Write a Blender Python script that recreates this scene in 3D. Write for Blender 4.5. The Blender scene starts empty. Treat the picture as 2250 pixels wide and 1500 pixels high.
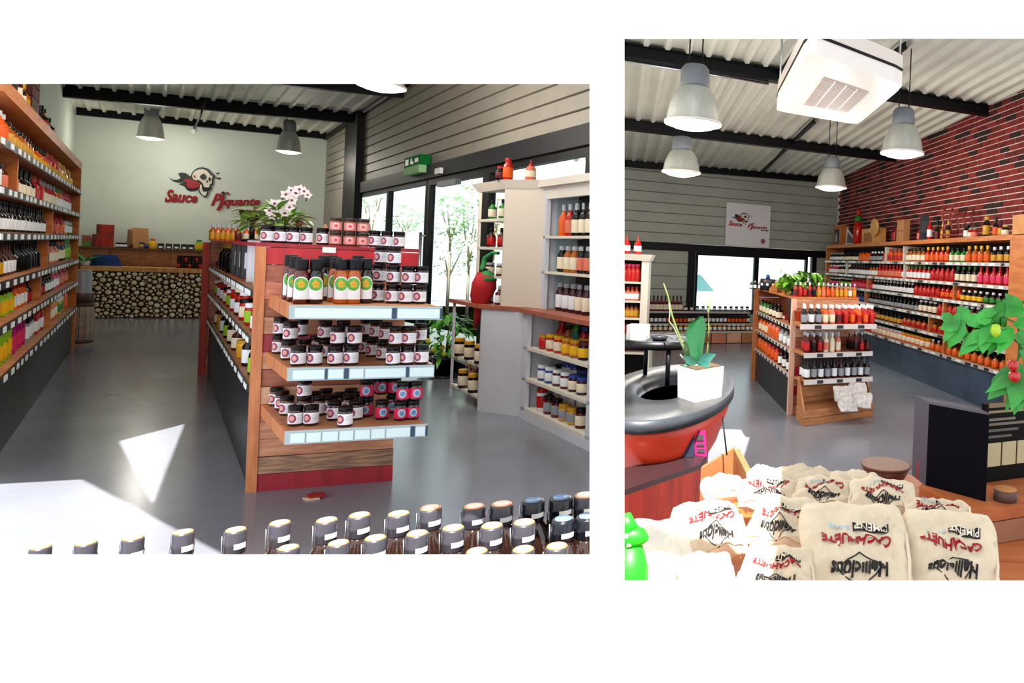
import bpy, math, random
from mathutils import Vector, Matrix
from mathutils.geometry import tessellate_polygon
random.seed(7)
SC = bpy.context.scene
COL = SC.collection
V3 = Vector

# ------------------------------------------------------------------ camera
F, PX, PY, ROLL, H = 1500.0, 1750.0, 582.0, 0.042, 1.65
cd = bpy.data.cameras.new('camera'); cam = bpy.data.objects.new('camera', cd); COL.objects.link(cam)
cd.sensor_fit = 'HORIZONTAL'; cd.sensor_width = 36.0; cd.lens = F * 36.0 / 2250.0
cd.shift_x = (1125.0 - PX) / 2250.0; cd.shift_y = (PY - 750.0) / 2250.0
cd.clip_start = 0.05; cd.clip_end = 300
cam.matrix_world = Matrix.Translation((0, 0, H)) @ Matrix.Rotation(math.pi / 2, 4, 'X') @ Matrix.Rotation(ROLL, 4, 'Z')
SC.camera = cam

# ------------------------------------------------------------------ sky, sun, exposure
wd = bpy.data.worlds.new('sky'); SC.world = wd; wd.use_nodes = True
bg = wd.node_tree.nodes['Background']
bg.inputs[0].default_value = (0.93, 0.96, 1.0, 1); bg.inputs[1].default_value = 1.5
SUN_DIR = V3((-0.12, 0.54, -0.84)).normalized()          # the way the light travels
sd = bpy.data.lights.new('sun', 'SUN'); sd.energy = 18.0; sd.angle = math.radians(0.3); sd.color = (1, .95, .88)
sun = bpy.data.objects.new('sun', sd); COL.objects.link(sun); sun.location = (0, -5, 12)
sun.rotation_euler = SUN_DIR.to_track_quat('-Z', 'Y').to_euler()
vs = SC.view_settings
vs.view_transform = 'Standard'; vs.look = 'None'; vs.gamma = 1.0; vs.use_curve_mapping = False; vs.exposure = 0.2

cy = SC.cycles
cy.max_bounces = 6; cy.diffuse_bounces = 3; cy.glossy_bounces = 3; cy.transmission_bounces = 4; cy.transparent_max_bounces = 8

# ------------------------------------------------------------------ helpers: picture -> place
_c, _s = math.cos(ROLL), math.sin(ROLL)
def ray(x, y):
    a, b = x - PX, y - PY
    u, v = a * _c + b * _s, -a * _s + b * _c
    return V3((u / F, 1.0, -v / F))
EYE = V3((0, 0, H))
def fl(x, y, z=0.0):                       # where the sight line meets the level z
    r = ray(x, y); t = (z - H) / r.z
    return V3((r.x * t, t, z))
def at(x, y, Y):                           # the point of the sight line at depth Y
    return EYE + ray(x, y) * Y
def onp(x, y, P, n):                       # sight line meets a plane
    r = ray(x, y); t = (P - EYE).dot(n) / r.dot(n)
    return EYE + r * t
def flat(v): return V3((v.x, v.y, 0))
def perp(d): return V3((d.y, -d.x, 0)).normalized()
def vert_plane(d): return V3((d.y, -d.x, 0)).normalized()
def yaw_to(d): return math.atan2(d.x, -d.y)   # turns a thing's front (-Y) towards d

# ------------------------------------------------------------------ materials
def lin(c):
    return tuple((x / 12.92 if x <= .04045 else ((x + .055) / 1.055) ** 2.4) for x in c)
def hx(s):
    s = s.lstrip('#'); return lin(tuple(int(s[i:i + 2], 16) / 255 for i in (0, 2, 4)))
_M = {}
def mat(name, col='#808080', rough=.5, metal=0., var=0., vscale=8., bump=0., trans=0., emit=0., stretch=(1, 1, 1), col2=None, coat=0., spec=.5, bscale=None):
    if name in _M: return _M[name]
    m = bpy.data.materials.new(name); m.use_nodes = True; _M[name] = m
    nt = m.node_tree; N, L = nt.nodes, nt.links; b = N['Principled BSDF']
    c = hx(col); b.inputs['Base Color'].default_value = (*c, 1)
    b.inputs['Roughness'].default_value = rough; b.inputs['Metallic'].default_value = metal
    b.inputs['Specular IOR Level'].default_value = spec
    if coat: b.inputs['Coat Weight'].default_value = coat
    if trans: b.inputs['Transmission Weight'].default_value = trans
    if emit:
        b.inputs['Emission Color'].default_value = (*c, 1); b.inputs['Emission Strength'].default_value = emit
    if var or col2 or bump:
        tc = N.new('ShaderNodeTexCoord'); mp = N.new('ShaderNodeMapping'); mp.inputs['Scale'].default_value = stretch
        L.new(tc.outputs['Object'], mp.inputs['Vector'])
        nz = N.new('ShaderNodeTexNoise'); nz.inputs['Scale'].default_value = vscale; nz.inputs['Detail'].default_value = 4
        L.new(mp.outputs[0], nz.inputs['Vector'])
        if var or col2:
            cr = N.new('ShaderNodeValToRGB')
            if col2: c0, c1 = c, hx(col2)
            else: c0, c1 = tuple(x * (1 - var) for x in c), tuple(min(1, x * (1 + var)) for x in c)
            cr.color_ramp.elements[0].color = (*c0, 1); cr.color_ramp.elements[1].color = (*c1, 1)
            cr.color_ramp.elements[0].position = .35; cr.color_ramp.elements[1].position = .65
            L.new(nz.outputs[0], cr.inputs[0]); L.new(cr.outputs[0], b.inputs['Base Color'])
        if bump:
            bp = N.new('ShaderNodeBump'); bp.inputs['Strength'].default_value = bump; bp.inputs['Distance'].default_value = .01
            L.new(nz.outputs[0], bp.inputs['Height']); L.new(bp.outputs[0], b.inputs['Normal'])
    return m
def glassy(name, col='#ffffff', fac=.08, rough=.02):
    if name in _M: return _M[name]
    m = bpy.data.materials.new(name); m.use_nodes = True; _M[name] = m
    nt = m.node_tree; N, L = nt.nodes, nt.links; N.remove(N['Principled BSDF'])
    t = N.new('ShaderNodeBsdfTransparent'); t.inputs[0].default_value = (*hx(col), 1)
    g = N.new('ShaderNodeBsdfGlossy'); g.inputs['Roughness'].default_value = rough
    mx = N.new('ShaderNodeMixShader'); mx.inputs[0].default_value = fac
    L.new(t.outputs[0], mx.inputs[1]); L.new(g.outputs[0], mx.inputs[2]); L.new(mx.outputs[0], N['Material Output'].inputs[0])
    return m
def wood(name, c1, c2, rough=.55, along=(1, 1, 1), scale=6):
    return mat(name, c1, rough, col2=c2, vscale=scale, stretch=along, bump=.15)

# ------------------------------------------------------------------ helpers: meshes
class Fr:                                   # a corner and three directions (not always square to each other)
    def __init__(s, o, u, v, w=V3((0, 0, 1))): s.o, s.u, s.v, s.w = o, u, v, w
    def __call__(s, a, b, c): return s.o + s.u * a + s.v * b + s.w * c
WORLD = Fr(V3((0, 0, 0)), V3((1, 0, 0)), V3((0, 1, 0)))
class MB:
    def __init__(s): s.v, s.f, s.m, s.sm = [], [], [], []
    def face(s, pts, m=0, smooth=False):
        i = len(s.v); s.v += [V3(p) for p in pts]; s.f.append(tuple(range(i, i + len(pts)))); s.m.append(m); s.sm.append(smooth); return s
    def hexa(s, p, m=0):                    # p: 4 low points in a ring, then the 4 above them
        i = len(s.v); s.v += [V3(q) for q in p]
        c = sum((V3(q) for q in p), V3()) / 8
        for f in ((3, 2, 1, 0), (4, 5, 6, 7), (0, 1, 5, 4), (1, 2, 6, 5), (2, 3, 7, 6), (3, 0, 4, 7)):
            a, b2, c2 = (V3(p[k]) for k in f[:3]); n = (b2 - a).cross(c2 - a)
            fc = sum((V3(p[k]) for k in f), V3()) / 4
            if n.dot(fc - c) < 0: f = f[::-1]
            s.f.append(tuple(i + k for k in f)); s.m.append(m); s.sm.append(False)
        return s
    def box(s, fr, a0, a1, b0, b1, c0, c1, m=0):
        return s.hexa([fr(a0, b0, c0), fr(a1, b0, c0), fr(a1, b1, c0), fr(a0, b1, c0), fr(a0, b0, c1), fr(a1, b0, c1), fr(a1, b1, c1), fr(a0, b1, c1)], m)
    def lathe(s, o, prof, seg=16, sx=1., sy=1., axis=None):   # prof: (r, z, material of the band that follows)
        o = V3(o); rings = []
        q = axis.to_track_quat('Z', 'Y') if axis is not None else None
        for r, z, *_ in prof:
            ring = []
            for k in range(seg):
                a = 2 * math.pi * k / seg
                p = V3((r * sx * math.cos(a), r * sy * math.sin(a), z))
                ring.append(len(s.v)); s.v.append(o + (q @ p if q else p))
            rings.append(ring)
        for j in range(len(prof) - 1):
            m = prof[j][2] if len(prof[j]) > 2 else 0
            for k in range(seg):
                s.f.append((rings[j][k], rings[j][(k + 1) % seg], rings[j + 1][(k + 1) % seg], rings[j + 1][k])); s.m.append(m); s.sm.append(True)
        if prof[0][0] > 1e-4: s.f.append(tuple(rings[0][::-1])); s.m.append(prof[0][2] if len(prof[0]) > 2 else 0); s.sm.append(False)
        if prof[-1][0] > 1e-4: s.f.append(tuple(rings[-1])); s.m.append(prof[-1][2] if len(prof[-1]) > 2 else (prof[-2][2] if len(prof[-2]) > 2 else 0)); s.sm.append(False)
        return s
    def tube(s, pts, r, seg=6, m=0):
        pts = [V3(p) for p in pts]; rs = r if isinstance(r, (list, tuple)) else [r] * len(pts); rings = []
        for i, p in enumerate(pts):
            d = (pts[min(i + 1, len(pts) - 1)] - pts[max(i - 1, 0)]).normalized()
            a = d.cross(V3((0, 0, 1)))
            if a.length < 1e-3: a = V3((1, 0, 0))
            a.normalize(); b = d.cross(a); ring = []
            for k in range(seg):
                t = 2 * math.pi * k / seg
                ring.append(len(s.v)); s.v.append(p + (a * math.cos(t) + b * math.sin(t)) * rs[i])
            rings.append(ring)
        for j in range(len(rings) - 1):
            for k in range(seg):
                s.f.append((rings[j][(k + 1) % seg], rings[j][k], rings[j + 1][k], rings[j + 1][(k + 1) % seg])); s.m.append(m); s.sm.append(True)
        s.f.append(tuple(rings[0])); s.m.append(m); s.sm.append(False)
        s.f.append(tuple(rings[-1][::-1])); s.m.append(m); s.sm.append(False)
        return s
    def prism(s, pts, n, th, m=0, holes=()):           # a flat outline given thickness along n
        loops = [[V3(p) for p in pts]] + [[V3(p) for p in h] for h in holes]
        tri = tessellate_polygon(loops); allp = [p for l in loops for p in l]; i = len(s.v); k = len(allp)
        s.v += allp + [p + n * th for p in allp]
        for t in tri:
            a, b, c = (allp[q] for q in t)
            t = tuple(t) if (b - a).cross(c - a).dot(n) * th < 0 else tuple(t)[::-1]
            s.f.append(tuple(i + q for q in t)); s.m.append(m); s.sm.append(False)
            s.f.append(tuple(i + k + q for q in t[::-1])); s.m.append(m); s.sm.append(False)
        b = 0
        for l in loops:
            for q in range(len(l)):
                a0, a1 = b + q, b + (q + 1) % len(l)
                s.f.append((i + a0, i + a1, i + k + a1, i + k + a0)); s.m.append(m); s.sm.append(False)
            b += len(l)
        return s
    def leaf(s, p, d, n, ln, w, m=0, droop=.25, fold=.12):   # a curved pointed leaf
        d = d.normalized(); sdv = d.cross(n).normalized(); n = sdv.cross(d); i = len(s.v)
        rows = [(0, .12), (.3, .9), (.62, .85), (1, .02)]
        for t, ww in rows:
            c = p + d * ln * t - n * (droop * ln * t * t)
            s.v += [c - sdv * w * ww * .5 + n * fold * w * ww, c, c + sdv * w * ww * .5 + n * fold * w * ww]
        for r in range(3):
            for q in range(2):
                a = i + r * 3 + q; s.f.append((a, a + 1, a + 4, a + 3)); s.m.append(m); s.sm.append(True)
        return s
    def mesh(s, name, mats, origin=V3((0, 0, 0))):
        me = bpy.data.meshes.new(name)
        me.from_pydata([tuple(p - origin) for p in s.v], [], s.f)
        for m in mats: me.materials.append(m)
        me.polygons.foreach_set('material_index', s.m); me.polygons.foreach_set('use_smooth', s.sm); me.update()
        return me
    def build(s, name, mats, parent=None, origin=None):
        if not isinstance(mats, (list, tuple)): mats = [mats]
        if parent is not None: org = V3(ORG[parent.name])
        else: org = origin if origin is not None else base_of(s.v)
        me = s.mesh(name, mats, org)
        o = bpy.data.objects.new(name, me); COL.objects.link(o)
        if parent is not None: o.parent = parent
        else: o.location = org
        ORG[o.name] = tuple(org)
        return o
ORG = {}
def base_of(vs):
    n = len(vs); return V3((sum(p.x for p in vs) / n, sum(p.y for p in vs) / n, min(p.z for p in vs)))
def tag(o, label=None, cat=None, group=None, kind=None):
    if label: o['label'] = label
    if cat: o['category'] = cat
    if group: o['group'] = group
    if kind: o['kind'] = kind
    return o
def thing(name, label, cat, loc, group=None):
    o = bpy.data.objects.new(name, None); COL.objects.link(o); o.location = loc; o.empty_display_size = .1
    ORG[o.name] = tuple(loc); return tag(o, label, cat, group)
def struct(o): o['kind'] = 'structure'; return o
def inst(name, mesh, loc, rz=0., sc=(1, 1, 1), parent=None):
    o = bpy.data.objects.new(name, mesh); COL.objects.link(o)
    if parent is not None: o.parent = parent
    o.location = loc; o.rotation_euler = (0, 0, rz); o.scale = sc; return o

# text as flat letters: points in a unit box plus triangles
_T = {}
def text_geo(s, shear=0., bold=0.):
    key = (s, shear, bold)
    if key in _T: return _T[key]
    cu = bpy.data.curves.new('t', 'FONT'); cu.body = s; cu.shear = shear; cu.offset = bold; cu.extrude = .5; cu.resolution_u = 3
    ob = bpy.data.objects.new('t', cu); COL.objects.link(ob)
    me = ob.to_mesh(); vsx = [v.co.copy() for v in me.vertices]; fs = [tuple(p.vertices) for p in me.polygons]
    ob.to_mesh_clear(); bpy.data.objects.remove(ob); bpy.data.curves.remove(cu)
    x0, x1 = min(v.x for v in vsx), max(v.x for v in vsx); y0, y1 = min(v.y for v in vsx), max(v.y for v in vsx)
    _T[key] = ([((v.x - x0) / (x1 - x0), (v.y - y0) / (y1 - y0), v.z) for v in vsx], fs); return _T[key]
def add_text(mb, s, fn, m=0, shear=0., bold=0.):        # fn(a, b, c): a, b in 0..1, c = -.5 back / .5 front
    vs_, fs = text_geo(s, shear, bold); i = len(mb.v)
    mb.v += [fn(*p) for p in vs_]
    for f in fs: mb.f.append(tuple(i + k for k in f)); mb.m.append(m); mb.sm.append(False)

# ------------------------------------------------------------------ stock: bottles and jars
PROF = {  # outline of radius and height for a thing of height 1 and radius 1; bands: 0 body, 1 label, 2 cap
 'slim':  [(.92, 0, 0), (1, .02, 0), (1, .1, 1), (1.02, .1, 1), (1.02, .5, 1), (1, .5, 0), (.97, .6, 0), (.55, .68, 0), (.4, .74, 0), (.38, .8, 0), (.46, .8, 2), (.46, .98, 2), (.4, 1, 2)],
 'wide':  [(.9, 0, 0), (1, .03, 0), (1, .12, 1), (1.02, .12, 1), (1.02, .58, 1), (1, .58, 0), (.95, .68, 0), (.6, .78, 0), (.55, .84, 0), (.66, .84, 2), (.66, .98, 2), (.6, 1, 2)],
 'jar':   [(.9, 0, 0), (1, .04, 0), (1, .15, 1), (1.02, .15, 1), (1.02, .66, 1), (1, .66, 0), (.92, .78, 0), (.94, .8, 2), (.96, .98, 2), (.9, 1, 2)],
 'squeeze': [(.85, 0, 0), (1, .04, 0), (.98, .15, 1), (1, .15, 1), (1, .45, 1), (.97, .45, 0), (.8, .62, 0), (.4, .68, 2), (.36, .78, 2), (.14, .8, 2), (.1, 1, 2)],
 'flask': [(.9, 0, 0), (1, .02, 0), (1, .08, 1), (1.02, .08, 1), (1.02, .42, 1), (1, .42, 0), (.9, .52, 0), (.35, .62, 0), (.3, .86, 0), (.36, .86, 2), (.36, 1, 2)],
}
COLS = dict(red='#b3120c', dark='#0c0504', amber='#a8570f', orange='#e0590f', yellow='#e8b010', green='#1f7a22', cream='#e9dcc0', white='#e8ecf0', black='#060507', brown='#4a1a0c', pink='#d8315c', magenta='#b0186a', blue='#27408f', grey='#8f949b', gold='#c9931e', lime='#8fbf1a', plum='#3a1020', salmon='#d9745a', wine='#5a0c12', silver='#b9bfc6', teal='#2a6f6a')
def cm(c, r=.35): return mat('stock_' + c, COLS[c], r, spec=.25 if c in ('black', 'dark') else .4)
def gm(c): return mat('content_' + c, COLS[c], .15, coat=.15 if c in ('black', 'dark', 'plum', 'wine', 'brown') else .3, spec=.35)
_ST = {}
def stock_mesh(shape, body, label, cap, seg=10):
    k = (shape, body, label, cap, seg)
    if k not in _ST:
        mb = MB(); mb.lathe((0, 0, 0), PROF[shape], seg); _ST[k] = mb.mesh('bottle', [gm(body), cm(label, .5), cm(cap)])
    return _ST[k]
_NAME = dict(slim='sauce_bottle', wide='condiment_bottle', jar='spice_jar', squeeze='squeeze_bottle', flask='long_neck_bottle')
_WORDS = dict(slim='slim', wide='stout', jar='small', squeeze='pointed squeeze', flask='long-necked')
_NOUN = dict(slim='sauce bottle', wide='stout bottle', jar='small jar', squeeze='squeeze bottle', flask='long-necked bottle')
def bottle(kind, loc, h, r, where, group, rz=0., endw='from the left'):
    shape, body, label, cap = kind.split('/')
    o = inst(_NAME[shape], stock_mesh(shape, body, label, cap), loc, rz, (r, r, h))
    tag(o, None, 'jar' if shape == 'jar' else 'bottle', group); STOCK.append((o, shape, body, label, cap, where, endw)); return o
STOCK = []
NUM = 'zero one two three four five six seven eight nine ten eleven twelve thirteen fourteen fifteen sixteen seventeen eighteen nineteen twenty'.split()
NTH = 'zeroth first second third fourth fifth sixth seventh eighth ninth tenth eleventh twelfth thirteenth fourteenth fifteenth sixteenth seventeenth eighteenth nineteenth twentieth'.split()
def label_stock():
    g = {}
    for r in STOCK: g.setdefault(r[1:6], []).append(r)
    caps = {}
    for k in g: caps.setdefault(k[:3] + k[4:], []).append(k)
    for k, l in g.items():
        shape, body, label, cap, where = k; noun = f'{body} {_NOUN[shape]}'; two = len(caps[k[:3] + k[4:]]) > 1
        for i, r in enumerate(l):
            if len(l) == 1: r[0]['label'] = f'{noun}, {label} label, {cap} cap, {where}'
            else:
                c_ = f', {cap} cap' if two else ''
                r[0]['label'] = f'{noun}, {label} label{c_}, {NTH[i + 1]} of {NUM[len(l)]}{"" if two else " " + r[6]}, {where}'

# ================================================================== WHITE PAGE MARGINS BUILT AS A WALL WITH TWO OPENINGS
M_page = mat('page_white', '#fbfbfb', .9, spec=.1)
wf = MB(); YW = .9
def wall_piece(x0, y0, x1, y1, l=0, t=0, r=0, b=0):      # l, t, r, b: that side is the edge of an opening (splayed)
    e = 14
    f = [at(x, y, YW) for x, y in ((x0, y1), (x1, y1), (x1, y0), (x0, y0))]
    k = [at(x, y, YW + .02) for x, y in ((x0 + e * l, y1 - e * b), (x1 - e * r, y1 - e * b), (x1 - e * r, y0 + e * t), (x0 + e * l, y0 + e * t))]
    wf.hexa(f + k)
WX0, WX1, WY0 = -250, 2500, -60
wall_piece(WX0, WY0, WX1, 60, b=0)
wall_piece(WX0, 60, 1372, 184, b=1)
wall_piece(1372, 60, WX1, 85, b=1)
wall_piece(1296, 184, 1372, 1275, l=1, r=1)
wall_piece(WX0, 1218, 1296, 1275, t=1)
wall_piece(WX0, 1275, 1372, 3300, t=0)
wall_piece(1372, 1275, WX1, 3300, t=1)
page_wall = struct(wf.build('page_wall', M_page)); page_wall['label'] = 'white page margins built as a wall with two rectangular openings'

# ================================================================== FLOOR
def floor_material():
    m = bpy.data.materials.new('polished_concrete'); m.use_nodes = True; nt = m.node_tree; N, L = nt.nodes, nt.links; b = N['Principled BSDF']
    tc = N.new('ShaderNodeTexCoord')
    n1 = N.new('ShaderNodeTexNoise'); n1.inputs['Scale'].default_value = .55; n1.inputs['Detail'].default_value = 6; L.new(tc.outputs['Object'], n1.inputs['Vector'])
    n2 = N.new('ShaderNodeTexNoise'); n2.inputs['Scale'].default_value = 9; n2.inputs['Detail'].default_value = 5; L.new(tc.outputs['Object'], n2.inputs['Vector'])
    mx = N.new('ShaderNodeMix'); mx.data_type = 'FLOAT'; mx.inputs[0].default_value = .12; L.new(n1.outputs[0], mx.inputs[2]); L.new(n2.outputs[0], mx.inputs[3])
    cr = N.new('ShaderNodeValToRGB'); e = cr.color_ramp.elements
    e[0].position = .3; e[0].color = (*hx('#67676f'), 1); e[1].position = .7; e[1].color = (*hx('#7f8591'), 1)
    L.new(mx.outputs[0], cr.inputs[0]); L.new(cr.outputs[0], b.inputs['Base Color'])
    rr = N.new('ShaderNodeMapRange'); rr.inputs[3].default_value = .14; rr.inputs[4].default_value = .26; L.new(n1.outputs[0], rr.inputs[0]); L.new(rr.outputs[0], b.inputs['Roughness'])
    return m
M_floor = floor_material()
fm = MB(); fm.face([(-24, -6, 0), (14, -6, 0), (14, 24, 0), (-24, 24, 0)])
floor = struct(fm.build('floor', M_floor, origin=V3((0, 0, 0)))); floor['label'] = 'polished grey concrete floor of the shop'

# ================================================================== LEFT ROOM: plan
A, B = fl(163, 768), fl(0, 1012)
C1, C2 = fl(190, 698), fl(447, 699)
D1 = flat(B - A).normalized(); E1 = flat(C2 - C1).normalized(); UP = V3((0, 0, 1))
nD1, nE1 = vert_plane(D1), vert_plane(E1)
PBW = C1 - D1 * 1.25                                  # the back wall line passes here
corner_R = flat(onp(712, 450, PBW, nE1)); 
lw0 = A - E1 * .6
def meet(P, d, Q, e):                                 # plan lines P + t d and Q + s e
    den = d.x * e.y - d.y * e.x; t = ((Q.x - P.x) * e.y - (Q.y - P.y) * e.x) / den
    return V3((P.x + d.x * t, P.y + d.y * t, 0))
corner_L = meet(lw0, D1, PBW, E1)
PF = corner_R; nF = nD1
def fac(x, y): return onp(x, y, PF, nF)
def bw(x, y): return onp(x, y, PBW, nE1)
TL, TR, TN = bw(175, 243), bw(705, 298), fac(890, 184)
nC = (TR - TL).cross(TN - TL).normalized()
if nC.z < 0: nC = -nC
def ceil_z(p): return TL.z - (nC.x * (p.x - TL.x) + nC.y * (p.y - TL.y)) / nC.z
def cpt(x, y): return onp(x, y, TL, nC)
def on_ceil(p): return V3((p.x, p.y, ceil_z(p)))
def sun_up(p):                                        # follow a sun ray from p up to the ceiling
    t = (p - TL).dot(nC) / SUN_DIR.dot(nC); return p - SUN_DIR * t
if 0: print('LEFT', A, B, D1, E1, 'TL', TL, TR, TN, nC, 'PF', PF)

M_wallw = mat('white_wall', '#d3dcd0', .8, var=.04, vscale=1.5)
M_side = mat('siding', '#9d978a', .55, metal=.15, var=.05, vscale=3)
M_black = mat('black_steel', '#07070b', .5, spec=.2)
M_lintel = mat('dark_grey_steel', '#212126', .55, spec=.25)
M_roofw = mat('roof_sheet', '#d8d8cc', .6, var=.06, vscale=2)
M_gl = glassy('window_glass', '#f2fbfa', .06)

def wall_quad(name, p, q, z0, z1, th, m, label):
    d = flat(q - p).normalized(); n = V3((-d.y, d.x, 0)); mb = MB()
    mb.hexa([V3((p.x, p.y, z0)), V3((q.x, q.y, z0)), V3((q.x, q.y, z0)) + n * th, V3((p.x, p.y, z0)) + n * th,
             V3((p.x, p.y, z1)), V3((q.x, q.y, z1)), V3((q.x, q.y, z1)) + n * th, V3((p.x, p.y, z1)) + n * th])
    o = struct(mb.build(name, m)); o['label'] = label; return o
wall_quad('wall_back', corner_L - E1 * .1, corner_R + E1 * .05, 0, TL.z + .5, .12, M_wallw, 'pale green-white back wall behind the counter')
wall_quad('wall_left', corner_L + D1 * 13.2, corner_L, 0, TL.z + .6, -.1, M_wallw, 'white side wall behind the long bottle shelf')

# ceiling of the left room with made-up gaps, unseen, that shape the sun patches
patch1 = [fl(*p) for p in ((-260, 1075), (0, 1063), (180, 1053), (490, 1218), (640, 1300), (-400, 1300))]
patch2 = [fl(*p) for p in ((255, 971), (405, 931), (331, 1118))]
div0, div1 = V3((-.277 * .5, .5, 0)), V3((-.277 * 15, 15, 0))
fac_near = flat(fac(1312, 320))
outer = [on_ceil(p) for p in (corner_L - E1 * .3 - D1 * .2, corner_R - D1 * .2 + E1 * .3, fac_near + E1 * .3 , fac_near + D1 * .4 + E1 * .05, V3((-.29 * .25, .25, 0)))] + [sun_up(p) for p in (patch1[3], patch1[2], patch1[1], patch1[0])] + [on_ceil(V3((-8.0, 1.2, 0))), on_ceil(corner_L + D1 * 13 - E1 * .3)]
cm_ = MB(); cm_.prism(outer, UP, .05, holes=[[sun_up(p) for p in patch2]])
ceiling_l = struct(cm_.build('ceiling', M_roofw)); ceiling_l['label'] = 'pale corrugated sheet ceiling over the room with the counter'
# ribs of the corrugated sheet
rib_len = 9.0
for k in range(34):
    p = corner_L + E1 * (.1 + k * .235)
    if (p - corner_L).length > (corner_R - corner_L).length - .1: break
    a0, a1 = p, p + D1 * rib_len
    mb = MB(); w0, w1, hh = .045, .02, .045
    q = [on_ceil(a0 - E1 * w0), on_ceil(a0 + E1 * w0), on_ceil(a0 + E1 * w1) - UP * hh, on_ceil(a0 - E1 * w1) - UP * hh]
    r_ = [on_ceil(a1 - E1 * w0), on_ceil(a1 + E1 * w0), on_ceil(a1 + E1 * w1) - UP * hh, on_ceil(a1 - E1 * w1) - UP * hh]
    mb.hexa(q + r_); mb.build('roof_rib', M_roofw, ceiling_l)
# black steel beams under the sheet, from side wall to facade
def beam(p0, p1, hgt, wid, label, along, name='roof_beam', flange=True):
    a, b = cpt(*p0), cpt(*p1); d = (b - a).normalized(); s2 = along * wid * .5; base = (a + b) * .5
    t = thing(name, label, 'beam', V3((base.x, base.y, base.z - hgt)), 'black steel roof beams of the counter room')
    MB().hexa([a - s2 * .25, a + s2 * .25, b + s2 * .25, b - s2 * .25, a - s2 * .25 - UP * hgt, a + s2 * .25 - UP * hgt, b + s2 * .25 - UP * hgt, b - s2 * .25 - UP * hgt]).build('web', M_black, t)
    for z in (0.02, hgt):
        MB().hexa([a - s2 - UP * z, a + s2 - UP * z, b + s2 - UP * z, b - s2 - UP * z, a - s2 - UP * (z - .02), a + s2 - UP * (z - .02), b + s2 - UP * (z - .02), b - s2 - UP * (z - .02)]).build('flange', M_black, t)
    return t
beam((168, 236), (716, 291), .15, .12, 'black steel beam along the top of the pale back wall', D1)
beam((72, 180), (782, 247), .22, .14, 'black steel beam carrying the two bell lamps before the back wall', D1)
beam((600, 155), (905, 187), .22, .14, 'black steel beam at the top edge above the red-topped gondola', D1)
# thin pipe and small sprinkler under the ceiling
pp = [cpt(452, 190) - UP * .25, cpt(440, 230) - UP * .25, cpt(428, 262) - UP * .2]
MBp = MB().tube(pp, .018, 6); tag(MBp.build('ceiling_pipe', M_black), 'thin dark pipe crossing the ceiling between the two bell lamps', 'pipe')
sp = bw(425, 290) + D1 * .3
t = thing('ceiling_spotlight', 'small white spotlight below the beam on the back wall', 'lamp', sp)
MB().lathe(sp, [(.03, -.06), (.055, -.02), (.05, .06), (.02, .1)], 12).build('lamp_head', mat('white_plastic', '#e8efe4', .4), t)
MB().tube([sp + UP * .1, sp + UP * .42], .012, 6).build('stem', M_black, t)

# ------------------------------------------------------------------ facade on the right of the left room
zl0 = (fac(772, 407).z + fac(1240, 292).z) / 2; zl1 = (fac(772, 431).z + fac(1240, 330).z) / 2
FF = Fr(PF, D1, -E1)                                    # a: towards the camera, b: into the room... facade plane b = 0
FF = Fr(PF, D1, E1)                                     # b > 0: outside
def fa(x, y=520): return (fac(x, y) - PF).dot(D1)
a_end = fa(1320)
zt = max(TR.z, TN.z) + .4
wr = MB(); wr.box(FF, -.05, a_end, .06, .14, zl0 - .02, zt)
wall_right = struct(wr.build('wall_right', M_side)); wall_right['label'] = 'taupe metal siding above the glazed shop front'
npan = 11
for k in range(npan):
    z0 = zl0 + (zt - zl0) * k / npan; z1 = zl0 + (zt - zl0) * (k + 1) / npan
    MB().hexa([FF(0, .0, z0 + .012), FF(a_end, .0, z0 + .012), FF(a_end, .06, z0), FF(0, .06, z0), FF(0, .0, z1 - .012), FF(a_end, .0, z1 - .012), FF(a_end, .06, z1), FF(0, .06, z1)]).build('siding_panel', M_side, wall_right)
# siding panel between corner and black column, down to the floor
a_c0, a_c1 = fa(775, 340), fa(800, 340)
sidem = MB(); sidem.box(FF, 0, a_c0, .0, .1, 0, zl0); so = struct(sidem.build('wall_right', M_side)); so['label'] = 'taupe siding between the back corner and the black column'
co = MB(); co.box(FF, a_c0, a_c1, -.12, .0, 0, ceil_z(FF(a_c0, 0, 0)) - .02)
co.box(FF, a_c0 - .04, a_c1 + .04, -.14, -.12, 0, ceil_z(FF(a_c0, 0, 0)) - .02)
struct(tag(co.build('trim_1', M_black), 'black steel column beside the shop front'))
li = MB(); li.box(FF, a_c0 - .1, a_end, -.07, .0, zl1, zl0)
struct(tag(li.build('trim_2', M_lintel), 'dark grey lintel band above the glass doors'))
tr3 = MB(); e0, e1 = on_ceil(FF(0, -.04, 0)), on_ceil(FF(a_end, -.04, 0))
tr3.tube([e0 - UP * .05, e1 - UP * .05], .05, 6); struct(tag(tr3.build('trim_3', M_black), 'black edge rail where ceiling meets siding'))
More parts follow.
